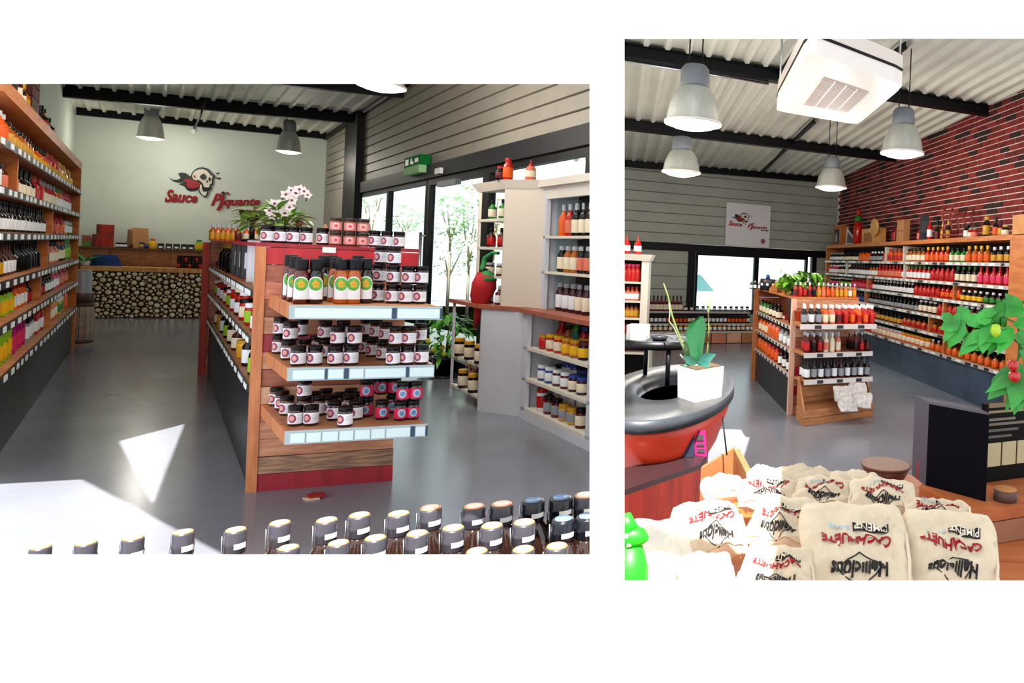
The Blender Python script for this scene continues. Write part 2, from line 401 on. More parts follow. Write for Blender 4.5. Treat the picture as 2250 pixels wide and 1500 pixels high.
# glazing: frame bars and panes.  (x0, x1, top z)
def glaz(name, label, xs, ztop, zbot=.04, fw=.06, mid=520, y0=None):
    a0, a1 = fa(xs[0], mid), fa(xs[1], mid)
    w = thing(name, label, 'window', FF((a0 + a1) / 2, .02, 0)); w['kind'] = 'structure'; del w['category']
    for (b0, b1, c0, c1) in ((a0, a0 + fw, zbot, ztop), (a1 - fw, a1, zbot, ztop), (a0 + fw, a1 - fw, ztop - fw * 1.2, ztop), (a0 + fw, a1 - fw, zbot, zbot + fw * 1.6)):
        MB().box(FF, b0, b1, -.03, .05, c0, c1).build('frame', M_black, w)
    MB().box(FF, a0 + fw, a1 - fw, .005, .012, zbot + fw * 1.6, ztop - fw * 1.2).build('pane', M_gl, w)
    return w
glaz('window_1', 'narrow window of the shop front nearest the back wall', (778, 852), zl1)
glaz('door_1', 'glass door leaf beside the narrow window', (852, 938), zl1)
d2 = glaz('door_2', 'wide glass entrance door in black frame', (940, 1068), zl1 + .02, fw=.1)
glaz('window_2', 'tall window behind the white shelving', (1068, 1300), zl1 + .06, fw=.12)
hb = MB(); ah = fa(941); hb.tube([FF(ah, -.1, .5), FF(ah, -.1, 1.9)], .02, 8)
for z in (.55, 1.85): hb.tube([FF(ah, -.1, z), FF(ah, 0, z)], .014, 6)
hb.build('door_handle', mat('steel', '#c3c7cb', .3, 1), d2)
dc = MB(); ac = fa(1003, 395); dc.box(FF, ac - .5, ac + .3, -.1, -.03, zl1 - .16, zl1 - .09); dc.build('door_closer', mat('closer_grey', '#3a3c42', .4, .6), d2)
# exit sign
sg = thing('exit_sign', 'small green and white running-man exit sign above the glass door', 'sign', FF(fa(931, 365), -.09, fac(931, 384).z))
sx0, sx1 = fa(914, 365), fa(949, 365); sz0, szm, sz1 = fac(931, 384).z, fac(931, 368).z, fac(931, 346).z
MB().box(FF, sx0, sx1, -.16, -.02, szm, sz1).build('sign_panel', mat('exit_green', '#06702c', .7, spec=.1), sg)
MB().box(FF, sx0, sx1, -.17, -.02, sz0, szm).build('lamp_box', mat('exit_lamp', '#9fd69a', .7, spec=.1), sg)
for (nm, u0, u1, w0, w1) in (('door_mark', .08, .28, .2, .8), ('runner_body', .42, .5, .25, .8), ('runner_leg', .5, .6, .2, .5), ('arrow', .7, .9, .3, .7)):
    MB().box(FF, sx0 + (sx1 - sx0) * u0, sx0 + (sx1 - sx0) * u1, -.164, -.16, szm + (sz1 - szm) * w0, szm + (sz1 - szm) * w1).build(nm, mat('exit_white', '#f4f7f2', .4), sg)
sm = MB(); sp_ = fac(980, 377); sa = (sp_ - PF).dot(D1); sm.box(FF, sa - .12, sa + .12, -.11, -.06, sp_.z - .04, sp_.z + .04)
tag(sm.build('door_sensor', mat('sensor_white', '#d9d9d6', .4)), 'small white motion sensor on the lintel right of the exit sign', 'sensor')
# outside: pavement, low wall, trees and shrubs
og = MB(); og.face([FF(-4, .15, .004), FF(a_end, .15, .004), V3((-.3 * (fac_near.y + .2), fac_near.y + .2, .004)), V3((-.3 * 22, 22, .004))]); struct(tag(og.build('pavement', mat('pale_paving', '#e9e6df', .8, var=.05)), 'pale sunlit paving outside the glass doors'))
M_lf = [mat('leaf_a', '#86bf5e', .5, var=.25, vscale=5), mat('leaf_b', '#b7d8ab', .5, var=.2, vscale=5), mat('leaf_c', '#8fc28a', .5, var=.2), mat('leaf_yellow', '#c8c23a', .5)]  # paled leaf colours carry the washed-out outdoor glare
def shrub(p, r, h, m, label, name, n=150, trunk=0., ls=.2):
    t = thing(name, label, 'plant' if trunk == 0 else 'tree', p)
    mb = MB()
    for _ in range(n):
        a, z = random.uniform(0, 6.28), random.uniform(-1, 1); rr = math.sqrt(max(0, 1 - z * z)) * random.uniform(.5, 1)
        q = p + V3((r * rr * math.cos(a), r * rr * math.sin(a), trunk + h * (.5 + .5 * z)))
        d = V3((math.cos(a), math.sin(a), random.uniform(-.3, .6)))
        mb.leaf(q, d, V3((0, 0, 1)), ls * random.uniform(.7, 1.2), ls * .5, 0)
    o = mb.build('foliage', m, t); o['kind'] = 'stuff'
    st = MB()
    for k in range(4):
        a = k * 1.6; st.tube([p, p + V3((0, 0, trunk * .9 + .01)), p + V3((r * .5 * math.cos(a), r * .5 * math.sin(a), trunk + h * .6))], [.04, .03, .008], 5)
    st.build('trunk', mat('bark_glare', '#b5a68f', .8), t)  # bark colour paled for the same outdoor glare
def outp(x, y, b):                                       # outside point: sight line meets the plane b metres beyond the glass
    return onp(x, y, PF + E1 * b, nF)
for (x, ytop, ybot, b, w, m, nm, lab, tr, n, ls) in (
    (888, 455, 505, 2.6, 50, 1, 'young_tree', 'young tree with glare-paled leaves outside the narrow glass leaf', 1.2, 120, .22),
    (990, 430, 515, 2.8, 62, 1, 'young_tree', 'airy young tree seen through the wide glass door', 1.3, 150, .2),
    (1030, 500, 585, 3.2, 55, 0, 'bush', 'green bush outside at the edge of the wide door', 0, 200, .16),
    (985, 572, 605, 3.2, 95, 2, 'low_shrub', 'low shrubs along the paving outside the wide door', 0, 200, .12),
    (1084, 480, 560, 3.0, 40, 3, 'bush', 'yellow-green bush outside behind the white shelving', 0, 160, .15),
    (815, 488, 515, 1.6, 55, 1, 'low_shrub', 'shrub with glare-paled leaves outside the window nearest the back wall', 0, 120, .2)):
    top, bot = outp(x, ytop, b), outp(x, ybot, b)
    k = (outp(x + w / 2, ybot, b) - outp(x - w / 2, ybot, b)).length / 2
    hh = top.z - bot.z
    base = V3((bot.x, bot.y, 0.0)); 
    shrub(base, k * .42, max(hh, .3) if tr or bot.z < .4 else top.z, M_lf[m], lab, nm, n, max(0, bot.z) if tr or bot.z >= .4 else 0, ls)
# added unseen wall that blocks light and view between the two rooms
dv = MB(); dn = V3((.963, .267, 0)) * .02
dv.hexa([div0 + UP * 0, div1, div1 + dn, div0 + dn, div0 + UP * 4.4, div1 + UP * 4.4, div1 + dn + UP * 4.4, div0 + dn + UP * 4.4])
for v in dv.v:
    if v.y < 1: v.y += 4.2; v.x -= .277 * 4.2
struct(tag(dv.build('wall_divider_added', mat('divider_paint', '#e6e6e2', .85)), 'added white wall, unseen, blocking light between the two shop rooms'))

# ------------------------------------------------------------------ bell lamps (both rooms)
M_alu = mat('brushed_aluminium', '#b2b5ae', .36, .5, var=.08, vscale=20, stretch=(1, 1, .1))
M_cap = mat('lamp_grey_cap', '#6d7278', .5, .2)
M_lamp = mat('lamp_glow', '#fff6ea', .4, emit=5.)
M_rim = mat('lamp_rim', '#d8d2cb', .35, .3)
def bell_lamp(x, y, halfw, ytop, label, group, power, diam=.42, Y=None, ceilz=None, light=True):
    th = math.atan((x - PX) / F)
    if Y is None: Y = F * diam / (2 * halfw) / math.cos(th)
    p = at(x, y, Y); top = at(x, ytop, Y); h = top.z - p.z; r = diam / 2
    t = thing('pendant_lamp', label, 'lamp', p, group)
    MB().lathe(p, [(r, 0), (r * 1.02, .012 * h), (r * .98, .06 * h), (r * .95, .16 * h), (r * .89, .3 * h), (r * .79, .43 * h), (r * .66, .54 * h), (r * .56, .6 * h), (r * .5, .63 * h), (r * .46, .62 * h), (r * .6, .53 * h), (r * .8, .35 * h), (r * .92, .04 * h), (r * .95, .0)], 28).build('lamp_shade', M_alu, t)
    MB().lathe(p, [(r * 1.05, -.006), (r * 1.07, .012), (r * 1.0, .022), (r * .95, .005), (r * .95, -.004)], 28).build('rim', M_rim, t)
    MB().lathe(p, [(r * .52, .62 * h), (r * .55, .66 * h), (r * .52, .92 * h), (r * .4, .99 * h), (.02, h)], 22).build('cap', M_cap, t)
    MB().lathe(p, [(.001, -.05), (r * .4, -.045), (r * .75, -.028), (r * .95, .002), (r * .9, .02), (.001, .022)], 24).build('diffuser', M_lamp, t)
    cz = ceil_z(p) if group == gl else rz_(p)
    for s_ in (-1, 1): MB().tube([p + V3((s_ * .05, 0, h * .95)), V3((p.x + s_ * .05, p.y, cz))], .006, 5).build('suspension_wire', M_black, t)
    if light:
        ld = bpy.data.lights.new('lamp_light', 'POINT'); ld.energy = power; ld.shadow_soft_size = .15; ld.color = (1, .93, .84)
        lo = bpy.data.objects.new('lamp_light', ld); COL.objects.link(lo); lo.parent = t; lo.location = (0, 0, -.1)
    return t
gl = 'bell lamps of the counter room'
bell_lamp(331, 303, 31, 227, 'bell lamp over the counter, beside the pale green wall', gl, 45, ceilz=4.25)
bell_lamp(634, 333, 28, 263, 'bell lamp above the orchid, towards the glazed shop front', gl, 40, ceilz=4.24)
bell_lamp(838, 190, 54, 120, 'bell lamp cut by the upper edge near the siding', gl, 60, ceilz=4.5)
bell_lamp(560, -170, 60, -290, 'added unseen bell lamp above the aisle, to brighten the room', gl, 80, Y=5.6, ceilz=4.5)  # this lamp and the next are added out of view for brightness
bell_lamp(1000, -330, 60, -450, 'added unseen bell lamp above the gondola front, to brighten it', gl, 170, Y=4.4, ceilz=4.5)

# ================================================================== LEFT ROOM: logo on the back wall
M_red = mat('logo_red', '#9c0f1c', .4); M_bone = mat('logo_bone', '#d9d2c0', .5); M_ink = mat('logo_black', '#0b0a0a', .5)
def lp(zx, zy, dx=340, dy=350, k=8.654): return bw(dx + zx / k, dy + zy / k)
nbw = nE1 if nE1.dot(EYE - PBW) > 0 else -nE1
OUT = dict(
 flames=[(275, 350), (340, 385), (430, 395), (500, 360), (450, 270), (520, 250), (600, 265), (660, 310), (720, 340), (760, 400), (830, 420), (880, 450), (860, 560), (760, 600), (680, 605), (620, 580), (570, 510), (455, 465), (530, 455), (580, 430), (440, 440), (360, 415)],
 flame_core=[(540, 415), (620, 370), (700, 380), (760, 410), (840, 430), (870, 470), (850, 540), (760, 560), (660, 550), (600, 480), (640, 450)],
 skull_outline=[(700, 330), (715, 270), (760, 210), (830, 165), (920, 152), (1010, 175), (1070, 230), (1100, 275), (1150, 300), (1150, 345), (1125, 360), (1122, 420), (1112, 495), (1085, 500), (1085, 580), (1030, 600), (1022, 660), (990, 718), (940, 712), (880, 670), (848, 620), (850, 560), (880, 440), (820, 405), (740, 392)],
 skull=[(730, 330), (745, 275), (790, 225), (850, 200), (930, 192), (1000, 215), (1050, 265), (1085, 310), (1120, 318), (1108, 370), (1105, 430), (1095, 470), (1062, 480), (1062, 530), (1000, 545), (950, 520), (940, 470), (890, 420), (840, 398), (800, 405), (755, 385)],
 jaw=[(885, 480), (912, 490), (918, 560), (940, 615), (980, 622), (1012, 612), (1005, 660), (980, 702), (940, 692), (892, 642), (868, 580)],
 eye=[(880, 340), (910, 300), (960, 275), (1000, 320), (995, 370), (960, 395), (910, 380)],
 eye_small=[(1045, 375), (1065, 345), (1087, 370), (1080, 410), (1060, 425)],
 nose=[(1000, 435), (1020, 400), (1032, 430), (1015, 447)],
 ear=[(760, 330), (780, 305), (800, 330), (790, 360)],
 teeth_gap=[(955, 530), (1040, 545), (1040, 553), (955, 540)],
 spark_a=[(1160, 268), (1225, 248), (1200, 288)], spark_b=[(1170, 348), (1250, 346), (1248, 382), (1190, 372)],
 chili=[(1305, 690), (1342, 690), (1325, 830), (1292, 920), (1230, 977), (1180, 962), (1222, 900), (1260, 800)],
 chili_stem=[(1260, 640), (1320, 610), (1345, 640), (1338, 692), (1308, 692), (1310, 655)], drop=[(1350, 640), (1400, 620), (1440, 680), (1400, 670)])
def build_logo(t, mp, n, th, base):
    for k, (nm, off, m) in enumerate((('flames', 0, M_ink), ('flame_core', 1, M_red), ('skull_outline', 1, M_ink), ('skull', 2, M_bone), ('jaw', 2, M_bone), ('eye', 3, M_ink), ('eye_small', 3, M_ink), ('nose', 3, M_ink), ('ear', 3, M_red), ('teeth_gap', 3, M_ink), ('spark_a', 0, M_ink), ('spark_b', 0, M_ink), ('chili', 1, M_red), ('chili_stem', 1, M_ink), ('drop', 1, M_red))):
        MB().prism([mp(*p) + n * (base + off * th) for p in OUT[nm]], n, th).build(nm, m, t)
    for txt, q in (('Sauce', ((195, 815), (825, 830), (815, 640), (215, 560))), ('P', ((1070, 880), (1290, 880), (1290, 650), (1110, 650))), ('quante', ((1325, 935), (2010, 925), (2010, 745), (1325, 735)))):
        mb = MB(); c = [mp(*p) for p in q]
        def fn(a, b, z):
            lo_, hi_ = c[0].lerp(c[1], a), c[3].lerp(c[2], a); return lo_.lerp(hi_, b) + n * (base + th * (z + .5))
        add_text(mb, txt, fn, 0, .3, .03); mb.build('lettering', M_red, t)
lg = thing('wall_logo', 'red SAUCE PIQUANTE wall logo with flaming skull on the back wall', 'sign', lp(900, 700))
build_logo(lg, lp, nbw, .02, .005)

# ================================================================== LEFT ROOM: long wall shelf
M_ow = wood('orange_wood', '#b5652f', '#c97f45', .5, (1.2, 1.2, 7), 3)
M_shelf = wood('shelf_wood', '#a5683f', '#bd8257', .55, (2, 2, 9), 3)
M_kick = mat('dark_kick_panel', '#1b1d23', .4, spec=.3, var=.12, vscale=3)
M_rail = mat('price_rail', '#17181c', .4); M_tag = mat('price_tag_white', '#eef2f2', .5)
M_backp = mat('shelf_back', '#1c1512', .8)
SHL = Fr(A, D1, -E1)
def s_of(x, y): return (onp(x, y, A, nD1) - A).dot(D1)
def za(x, y): return onp(x, y, A, nD1).z
lev = [(za(160, yf) * .5 + za(2, yn) * .5) for yf, yn in ((342, 218), (399, 316), (457, 420), (511, 518), (569, 622), (620, 718), (677, 826))]
Lsh = (B - A).length + .55
wall_shelf = thing('wall_shelf', 'long orange wood wall shelf packed with sauce bottles beside the dark kick panel', 'shelf', A)
MB().box(SHL, 0, .09, 0, .5, 0, lev[0] + .03).build('end_panel', M_ow, wall_shelf)
MB().box(SHL, .09, Lsh, .47, .5, 0, lev[0]).build('back_panel', M_backp, wall_shelf)
MB().box(SHL, .09, Lsh, .03, .05, 0, lev[6] - .04).build('kick_panel', M_kick, wall_shelf)
MB().box(SHL, 0, Lsh, 0, .5, lev[0], lev[0] + .1).build('top_board', M_ow, wall_shelf)
for k in range(1, 7):
    sh = MB().box(SHL, .09, Lsh, .0, .47, lev[k] - .035, lev[k]).build('shelf', M_shelf, wall_shelf)
    MB().box(SHL, .09, Lsh, -.014, 0, lev[k] - .06, lev[k] - .004).build('price_rail', M_rail, wall_shelf)
    tg = MB(); s = .15
    while s < Lsh:
        w = .09 + .07 * random.random()
        tg.box(SHL, s, s + w, -.019, -.014, lev[k] - .052, lev[k] - .012); s += w + .12 + .16 * random.random()
    o = tg.build('price_tags', M_tag, wall_shelf); o['kind'] = 'stuff'
divs = {1: [], 2: [(48, 360)], 3: [(122, 480)], 4: [(112, 540)], 5: [(97, 600)], 6: [(118, 650)]}
dpos = {}
for k, l in divs.items():
    dpos[k] = [s_of(*p) for p in l]
    for s in dpos[k]: MB().box(SHL, s - .03, s + .03, .02, .46, lev[k], lev[k - 1] - .035).build('divider', M_ow, wall_shelf)
ORD = {1: 'first', 2: 'second', 3: 'third', 4: 'fourth', 5: 'fifth', 6: 'lowest'}
rows = {
 1: [('slim/amber/yellow/gold', 6, 1), ('slim/red/gold/red', 4, 1), ('slim/orange/yellow/black', 4, .9), ('wide/amber/gold/black', 5, .9), ('wide/orange/orange/white', 3, 1.05)],
 2: [('slim/red/white/red', 5, .95), ('slim/orange/white/green', 3, .95), ('slim/red/cream/grey', 5, .95), ('slim/red/red/red', 2, 1), ('flask/dark/cream/black', 4, 1), ('wide/brown/salmon/brown', 3, .8), ('slim/dark/white/black', 2, 1.1)],
 3: [('jar/green/white/silver', 2, .7), ('jar/yellow/white/silver', 1, .7), ('squeeze/red/orange/red', 4, 1), ('slim/red/red/black', 2, .95), ('flask/dark/white/black', 13, 1)],
 4: [('wide/green/lime/green', 3, 1), ('wide/dark/cream/red', 3, .9), ('slim/salmon/cream/black', 4, .9), ('flask/dark/black/black', 8, 1), ('flask/brown/white/black', 3, 1), ('flask/dark/gold/black', 3, 1)],
 5: [('slim/red/salmon/red', 5, .9), ('slim/pink/white/white', 2, .9), ('slim/dark/white/black', 3, .85), ('flask/dark/red/black', 5, .9), ('wide/orange/white/red', 3, .8), ('wide/lime/yellow/black', 3, .8), ('wide/dark/orange/black', 2, .9)],
 6: [('wide/orange/orange/orange', 2, .9), ('jar/yellow/green/white', 3, .7), ('jar/orange/cream/gold', 4, .7), ('jar/red/white/red', 3, .7), ('jar/grey/white/black', 2, .75), ('jar/magenta/pink/magenta', 3, .8), ('jar/lime/yellow/lime', 2, .8), ('jar/pink/yellow/red', 2, .8)]}
for k, runs in rows.items():
    runs = [(kd_, round(c * 1.45), hf_) for kd_, c, hf_ in runs]
    n = sum(c for _, c, _ in runs); i = 0; hgt = (lev[k - 1] - lev[k]) * .8
    for kind, c, hf in runs:
        for _ in range(c):
            s = .2 + (Lsh - .3) * ((i + .5) / n) ** 1.0; i += 1
            for q in dpos[k]:
                if abs(s - q) < .11: s = q + (.12 if s > q else -.12)
            r = .034 + .014 * s / Lsh
            bottle(kind, SHL(s, .1 + .015 * random.random(), lev[k] + .002), hgt * hf * random.uniform(.96, 1.02), r * (1.15 if kind[:3] == 'jar' else 1), f'{ORD[k]} row, white-wall shelf', f'stock on the {ORD[k]} row of the white-wall shelf', random.uniform(0, 6), 'from far end')
# on top of the shelf
for kind, x, hf in (('slim/dark/gold/black', 142, .22), ('flask/amber/cream/black', 133, .25), ('slim/dark/red/black', 127, .25), ('slim/amber/gold/gold', 92, .26), ('flask/dark/cream/dark', 84, .3), ('slim/brown/cream/black', 76, .3), ('wide/brown/salmon/grey', 52, .32), ('wide/brown/cream/brown', 43, .32), ('wide/dark/salmon/silver', 33, .34), ('wide/orange/red/red', 10, .45), ('wide/orange/yellow/red', 3, .45)):
    bottle(kind, SHL(s_of(x, 280 if x > 60 else 240), .14, lev[0] + .101), hf * 1.2, .055, 'white-wall shelf top board', 'bottles on the top board of the white-wall shelf', endw='from far end')
s = s_of(103, 270); bx = thing('wooden_crate', 'dark brown upright crate standing on the top board of the wall shelf', 'crate', SHL(s, .2, lev[0] + .101))
for k in range(5): MB().box(SHL, s - .28, s + .28, .08, .4, lev[0] + .101 + k * .11, lev[0] + .2 + k * .11).build('slat', mat('dark_red_wood', '#4f1a10', .6, var=.2), bx)
s = s_of(66, 235); pz = SHL(s, .22, lev[0] + .101)
fg = thing('ornament', 'tall dark figure ornament on the top board of the wall shelf', 'ornament', pz)
MB().lathe(pz, [(.12, 0), (.14, .2), (.1, .45), (.07, .5)], 14).build('body', mat('dark_clay', '#1f1714', .6), fg)
MB().lathe(pz + UP * .48, [(.05, 0), (.11, .1), (.12, .2), (.07, .3), (.01, .33)], 14).build('head', mat('dark_clay', '#1f1714', .6), fg)

# ================================================================== LEFT ROOM: counter with log slices
FC = Fr(C1, E1, -D1)
zct = onp(300, 587, C1, nE1).z; Wc = (onp(560, 640, C1, nE1) - C1).dot(E1); Wv = (onp(452, 640, C1, nE1) - C1).dot(E1)
ct = thing('shop_counter', 'counter faced with sawn log slices below a wooden top, before the pale wall', 'counter', C1)
MB().box(FC, 0, Wc, .03, .6, 0, zct - .09).build('body', mat('counter_dark', '#5c4128', .8), ct)
M_ctop = wood('counter_wood', '#b9793f', '#d39a5c', .5, (6, 6, 1.5), 2)
MB().box(FC, -.12, Wc, -.06, .65, zct - .09, zct).build('worktop', M_ctop, ct)
def slice_mat(nm, ca, cb):
    m = bpy.data.materials.new(nm); m.use_nodes = True; N, L = m.node_tree.nodes, m.node_tree.links; b = N['Principled BSDF']; b.inputs['Roughness'].default_value = .7
    tc = N.new('ShaderNodeTexCoord'); wv = N.new('ShaderNodeTexWave'); wv.wave_type = 'RINGS'; wv.rings_direction = 'SPHERICAL'; wv.inputs['Scale'].default_value = 1.3; wv.inputs['Distortion'].default_value = 1.5
    cr = N.new('ShaderNodeValToRGB'); cr.color_ramp.elements[0].color = (*hx(ca), 1); cr.color_ramp.elements[1].color = (*hx(cb), 1)
    L.new(tc.outputs['Object'], wv.inputs['Vector']); L.new(wv.outputs[0], cr.inputs[0]); L.new(cr.outputs[0], b.inputs['Base Color']); return m
M_bark = mat('log_bark', '#3b2415', .9)
sl_mesh = []
for ca, cb in (('#d2b48a', '#ead8b6'), ('#c3a07a', '#dfc6a0'), ('#dccaa6', '#f2e7cc')):
    mb = MB(); mb.lathe((0, 0, 0), [(1, 0, 1), (1, .85, 1), (.86, 1, 0), (.0, 1.02, 0)], 11); sl_mesh.append(mb.mesh('log_slice', [slice_mat('cut_wood_' + ca[1:], ca, cb), M_bark]))
discs = []; hC = zct - .1; sx_ = abs(E1.x)
grid_ = {}
for r0, tries in ((.056, 60), (.047, 400), (.038, 3000), (.029, 9000), (.021, 14000)):
    for _ in range(tries):
        r = r0 * random.uniform(.88, 1.1); a, z = random.uniform(r, Wv), random.uniform(r, hC - r * .6); ga, gz_ = int(a / .13), int(z / .13)
        if all((a - b) ** 2 + (z - c) ** 2 > (r + q) ** 2 * .96 for da in (-1, 0, 1) for dz in (-1, 0, 1) for b, c, q in grid_.get((ga + da, gz_ + dz), ())):
            discs.append((a, z, r)); grid_.setdefault((ga, gz_), []).append((a, z, r))
discs.sort(key=lambda d: -d[2])
rotm = Matrix((E1, UP, nbw)).transposed()              # local z points out of the front
rest = MB()
for i, (a, z, r) in enumerate(discs):
    p = FC(a, .03, z); dep = .05 + .02 * random.random()
    if i < 300:
        o = bpy.data.objects.new('log_slice', random.choice(sl_mesh)); COL.objects.link(o); o.parent = ct
        ww = MB()
        o.matrix_local = Matrix.Translation(p - C1) @ rotm.to_4x4() @ Matrix.Rotation(random.uniform(0, 6), 4, 'Z') @ Matrix.Diagonal((r, r, dep, 1))
    else: rest.lathe(p, [(r, 0, 1), (r, dep, 0), (0.001, dep, 0)], 8, axis=nbw)
if rest.v:
    o = rest.build('log_slices', [mat('cut_wood_small', '#d8bd90', .7), M_bark], ct); o['kind'] = 'stuff'
# things behind and on the counter
PB2 = C1 - D1 * .78
def pbox(name, label, cat, x0, y0, x1, y1, P, dep, m, group=None, part=None):
    n = nE1; a, b = onp(x0, y1, P, n), onp(x1, y1, P, n); zt_ = onp((x0 + x1) / 2, y0, P, n).z; zb = (a.z + b.z) / 2
    a.z = b.z = zb; mb = MB(); k = -D1 * dep
    mb.hexa([a, b, b + k, a + k, a + UP * (zt_ - zb), b + UP * (zt_ - zb), b + k + UP * (zt_ - zb), a + k + UP * (zt_ - zb)])
    return mb, a, b, zt_
M_brown = wood('drawer_wood', '#7a4a26', '#94603a', .6, (1.5, 1.5, 8), 4)
a0, b0 = onp(168, 640, PB2, nE1), onp(560, 640, PB2, nE1); zsb = onp(330, 549, PB2, nE1).z
sbd = thing('sideboard', 'low brown wood sideboard against the wall behind the counter', 'cabinet', flat(a0))
FS = Fr(flat(a0), E1, -D1); Wsb = (flat(b0) - flat(a0)).length
MB().box(FS, 0, Wsb, 0, .38, 0, zsb).build('body', M_brown, sbd)
for k in range(6): MB().box(FS, .02 + k * Wsb / 6, (k + 1) * Wsb / 6 - .03, -.02, 0, zct + .02, zsb - .03).build('drawer', M_brown, sbd)
MB().box(FS, -.03, Wsb, -.05, .4, zsb, zsb + .03).build('top_board', mat('sideboard_top', '#5d3c24', .5), sbd)
def on_sb(x, dv=.1): p = onp(x, 545, PB2 - D1 * dv, nE1); return V3((p.x, p.y, zsb + .031))
kx = 1 / 107.0 * 1.0
def sb_box(name, label, cat, x0, x1, hpx, m, dv=.08, dep=.22, z=None, group=None):
    p, q = on_sb(x0, dv), on_sb(x1, dv); z = p.z if z is None else z; h = hpx * p.y / F; p.z = q.z = z; k = -D1 * dep
    o = MB().hexa([p, q, q + k, p + k, p + UP * h, q + UP * h, q + k + UP * h, p + k + UP * h]).build(name, m)
    return tag(o, label, cat, group), h
M_card = mat('cardboard', '#b98356', .7, var=.06)
_, hb_ = sb_box('gift_box', 'long red and black bottle gift pack under a smaller one by the pale wall', 'box', 201, 249, 27, mat('gift_red', '#4a0d0b', .4, col2='#a3200f', vscale=14, stretch=(1, 1, .3)), .08, .25)
p0 = on_sb(205); sb_box('gift_box', 'smaller red and black bottle gift pack stacked on a longer one', 'box', 210, 249, 22, mat('gift_red', '#4a0d0b'), .1, .2, z=p0.z + hb_ + .001)
sb_box('snack_packet', 'red and green packet at the end of the sideboard by the wall shelf', 'packet', 179, 197, 24, mat('packet_mix', '#a3182a', .4, col2='#2f8a3a', vscale=9))
cb = thing('cardboard_display', 'tall open cardboard display box behind the counter', 'box', on_sb(308))
p, q = on_sb(292, .1), on_sb(325, .1); hh = 44 * p.y / F; k = -D1 * .22
MB().hexa([p, q, q + k, p + k, p + UP * hh, q + UP * hh, q + k + UP * hh, p + k + UP * hh]).build('body', M_card, cb)
MB().hexa([p + UP * hh * .2 - E1 * .01, p + UP * hh * .2, p + k, p + k - E1 * .1, p + UP * hh * .85 - E1 * .01, p + UP * hh, p + k + UP * hh * 1.02, p + k + UP * hh * .9 - E1 * .1]).build('flap', M_card, cb)
for i, (x, w, h, c) in enumerate(((258, 8, 8, 'black'), (266, 8, 8, 'black'), (274, 7, 8, 'black'))):
    bottle('jar/dark/white/black', on_sb(x, .1), h * 1.3 * p0.y / F, .035, 'beside the gift packs', 'three little jars behind the counter')
for (x, kind, h, r, w) in ((312, 'jar/blue/gold/black', 13, .05, 'before the cardboard display box'), (322, 'jar/dark/blue/gold', 13, .05, 'before the cardboard display box'), (335, 'wide/yellow/yellow/orange', 22, .06, 'right of the cardboard display box'), (437, 'wide/lime/yellow/green', 24, .07, 'sideboard end by the gondola')):
    bottle(kind, on_sb(x, .06), h * p0.y / F, r, w, 'jars on the sideboard')
for i_, x in enumerate((353, 371, 388, 405, 420)):
    o, _ = sb_box('black_tin', f'flat black tin, {NTH[i_ + 1]} of five from the left on the sideboard behind the counter', 'tin', x - 7, x + 7, 12, mat('tin_black', '#15131a', .35), .08, .14, group='flat black tins behind the counter')
    pp_ = on_sb(x - 4, .079); qq_ = on_sb(x + 4, .079); MB().hexa([pp_ + UP * .02, qq_ + UP * .02, qq_ + UP * .02 + nbw * .004, pp_ + UP * .02 + nbw * .004, pp_ + UP * .06, qq_ + UP * .06, qq_ + UP * .06 + nbw * .004, pp_ + UP * .06 + nbw * .004]).build('label', M_tag, o)
def on_ct(x, dv=.3): p = onp(x, 580, C1 - D1 * dv, nE1); return V3((p.x, p.y, zct + .001))
p, q = on_ct(198, .35), on_ct(268, .35); k = -D1 * .25; h = 24 * p.y / F
bl = thing('blue_case', 'long blue plastic case lying on the counter', 'case', (p + q) / 2)
MB().hexa([p, q, q + k, p + k, p + UP * h + E1 * .05, q + UP * h - E1 * .08, q + k + UP * h - E1 * .08, p + k + UP * h + E1 * .05]).build('body', mat('blue_plastic', '#123a86', .35), bl)
MB().hexa([p + UP * h * .5 - nbw * -.004, q + UP * h * .5 + nbw * .004, q + UP * h * .5, p + UP * h * .5, p + UP * h * .58 + nbw * .004, q + UP * h * .58 + nbw * .004, q + UP * h * .58, p + UP * h * .58]).build('seam', mat('blue_dark', '#0b2558', .4), bl)
for i in range(14):
    x = 393 + (i % 7) * 8; lvl = i // 7
    bottle('jar/dark/dark/black' if i % 3 else 'jar/dark/red/black', on_ct(x, .3) + UP * lvl * .135, .13, .036, ('lower' if lvl == 0 else 'upper') + ' layer on the counter', 'dark jars stacked on the counter')
# barrel and grey churn left of the counter
pb = fl(176, 760)
br = thing('wooden_barrel', 'narrow weathered wooden barrel at the end of the wall shelf', 'barrel', pb)
hB = onp(176, 662, pb, nE1).z
for k in range(14):
    a = k * 2 * math.pi / 14; b2 = (k + .93) * 2 * math.pi / 14; pr = ((.12, 0), (.145, .3), (.145, .7), (.12, 1)); mb = MB()
    for j in range(3):
        r0, z0 = pr[j]; r1, z1 = pr[j + 1]
        mb.face([pb + V3((r0 * math.cos(a), r0 * math.sin(a), z0 * hB)), pb + V3((r0 * math.cos(b2), r0 * math.sin(b2), z0 * hB)), pb + V3((r1 * math.cos(b2), r1 * math.sin(b2), z1 * hB)), pb + V3((r1 * math.cos(a), r1 * math.sin(a), z1 * hB))])
    mb.build('stave', mat('barrel_wood', '#8a7364', .7, var=.2, vscale=10), br)
MB().lathe(pb, [(.115, hB * .02), (.115, hB * .97)], 16).build('core', mat('barrel_dark', '#2d1d16', .8), br)
for z in (.08, .9): MB().lathe(pb + UP * hB * z, [(.136, 0), (.136, .05), (.128, .05), (.128, 0)], 18).build('hoop', mat('hoop_iron', '#4c3a36', .5, .6), br)
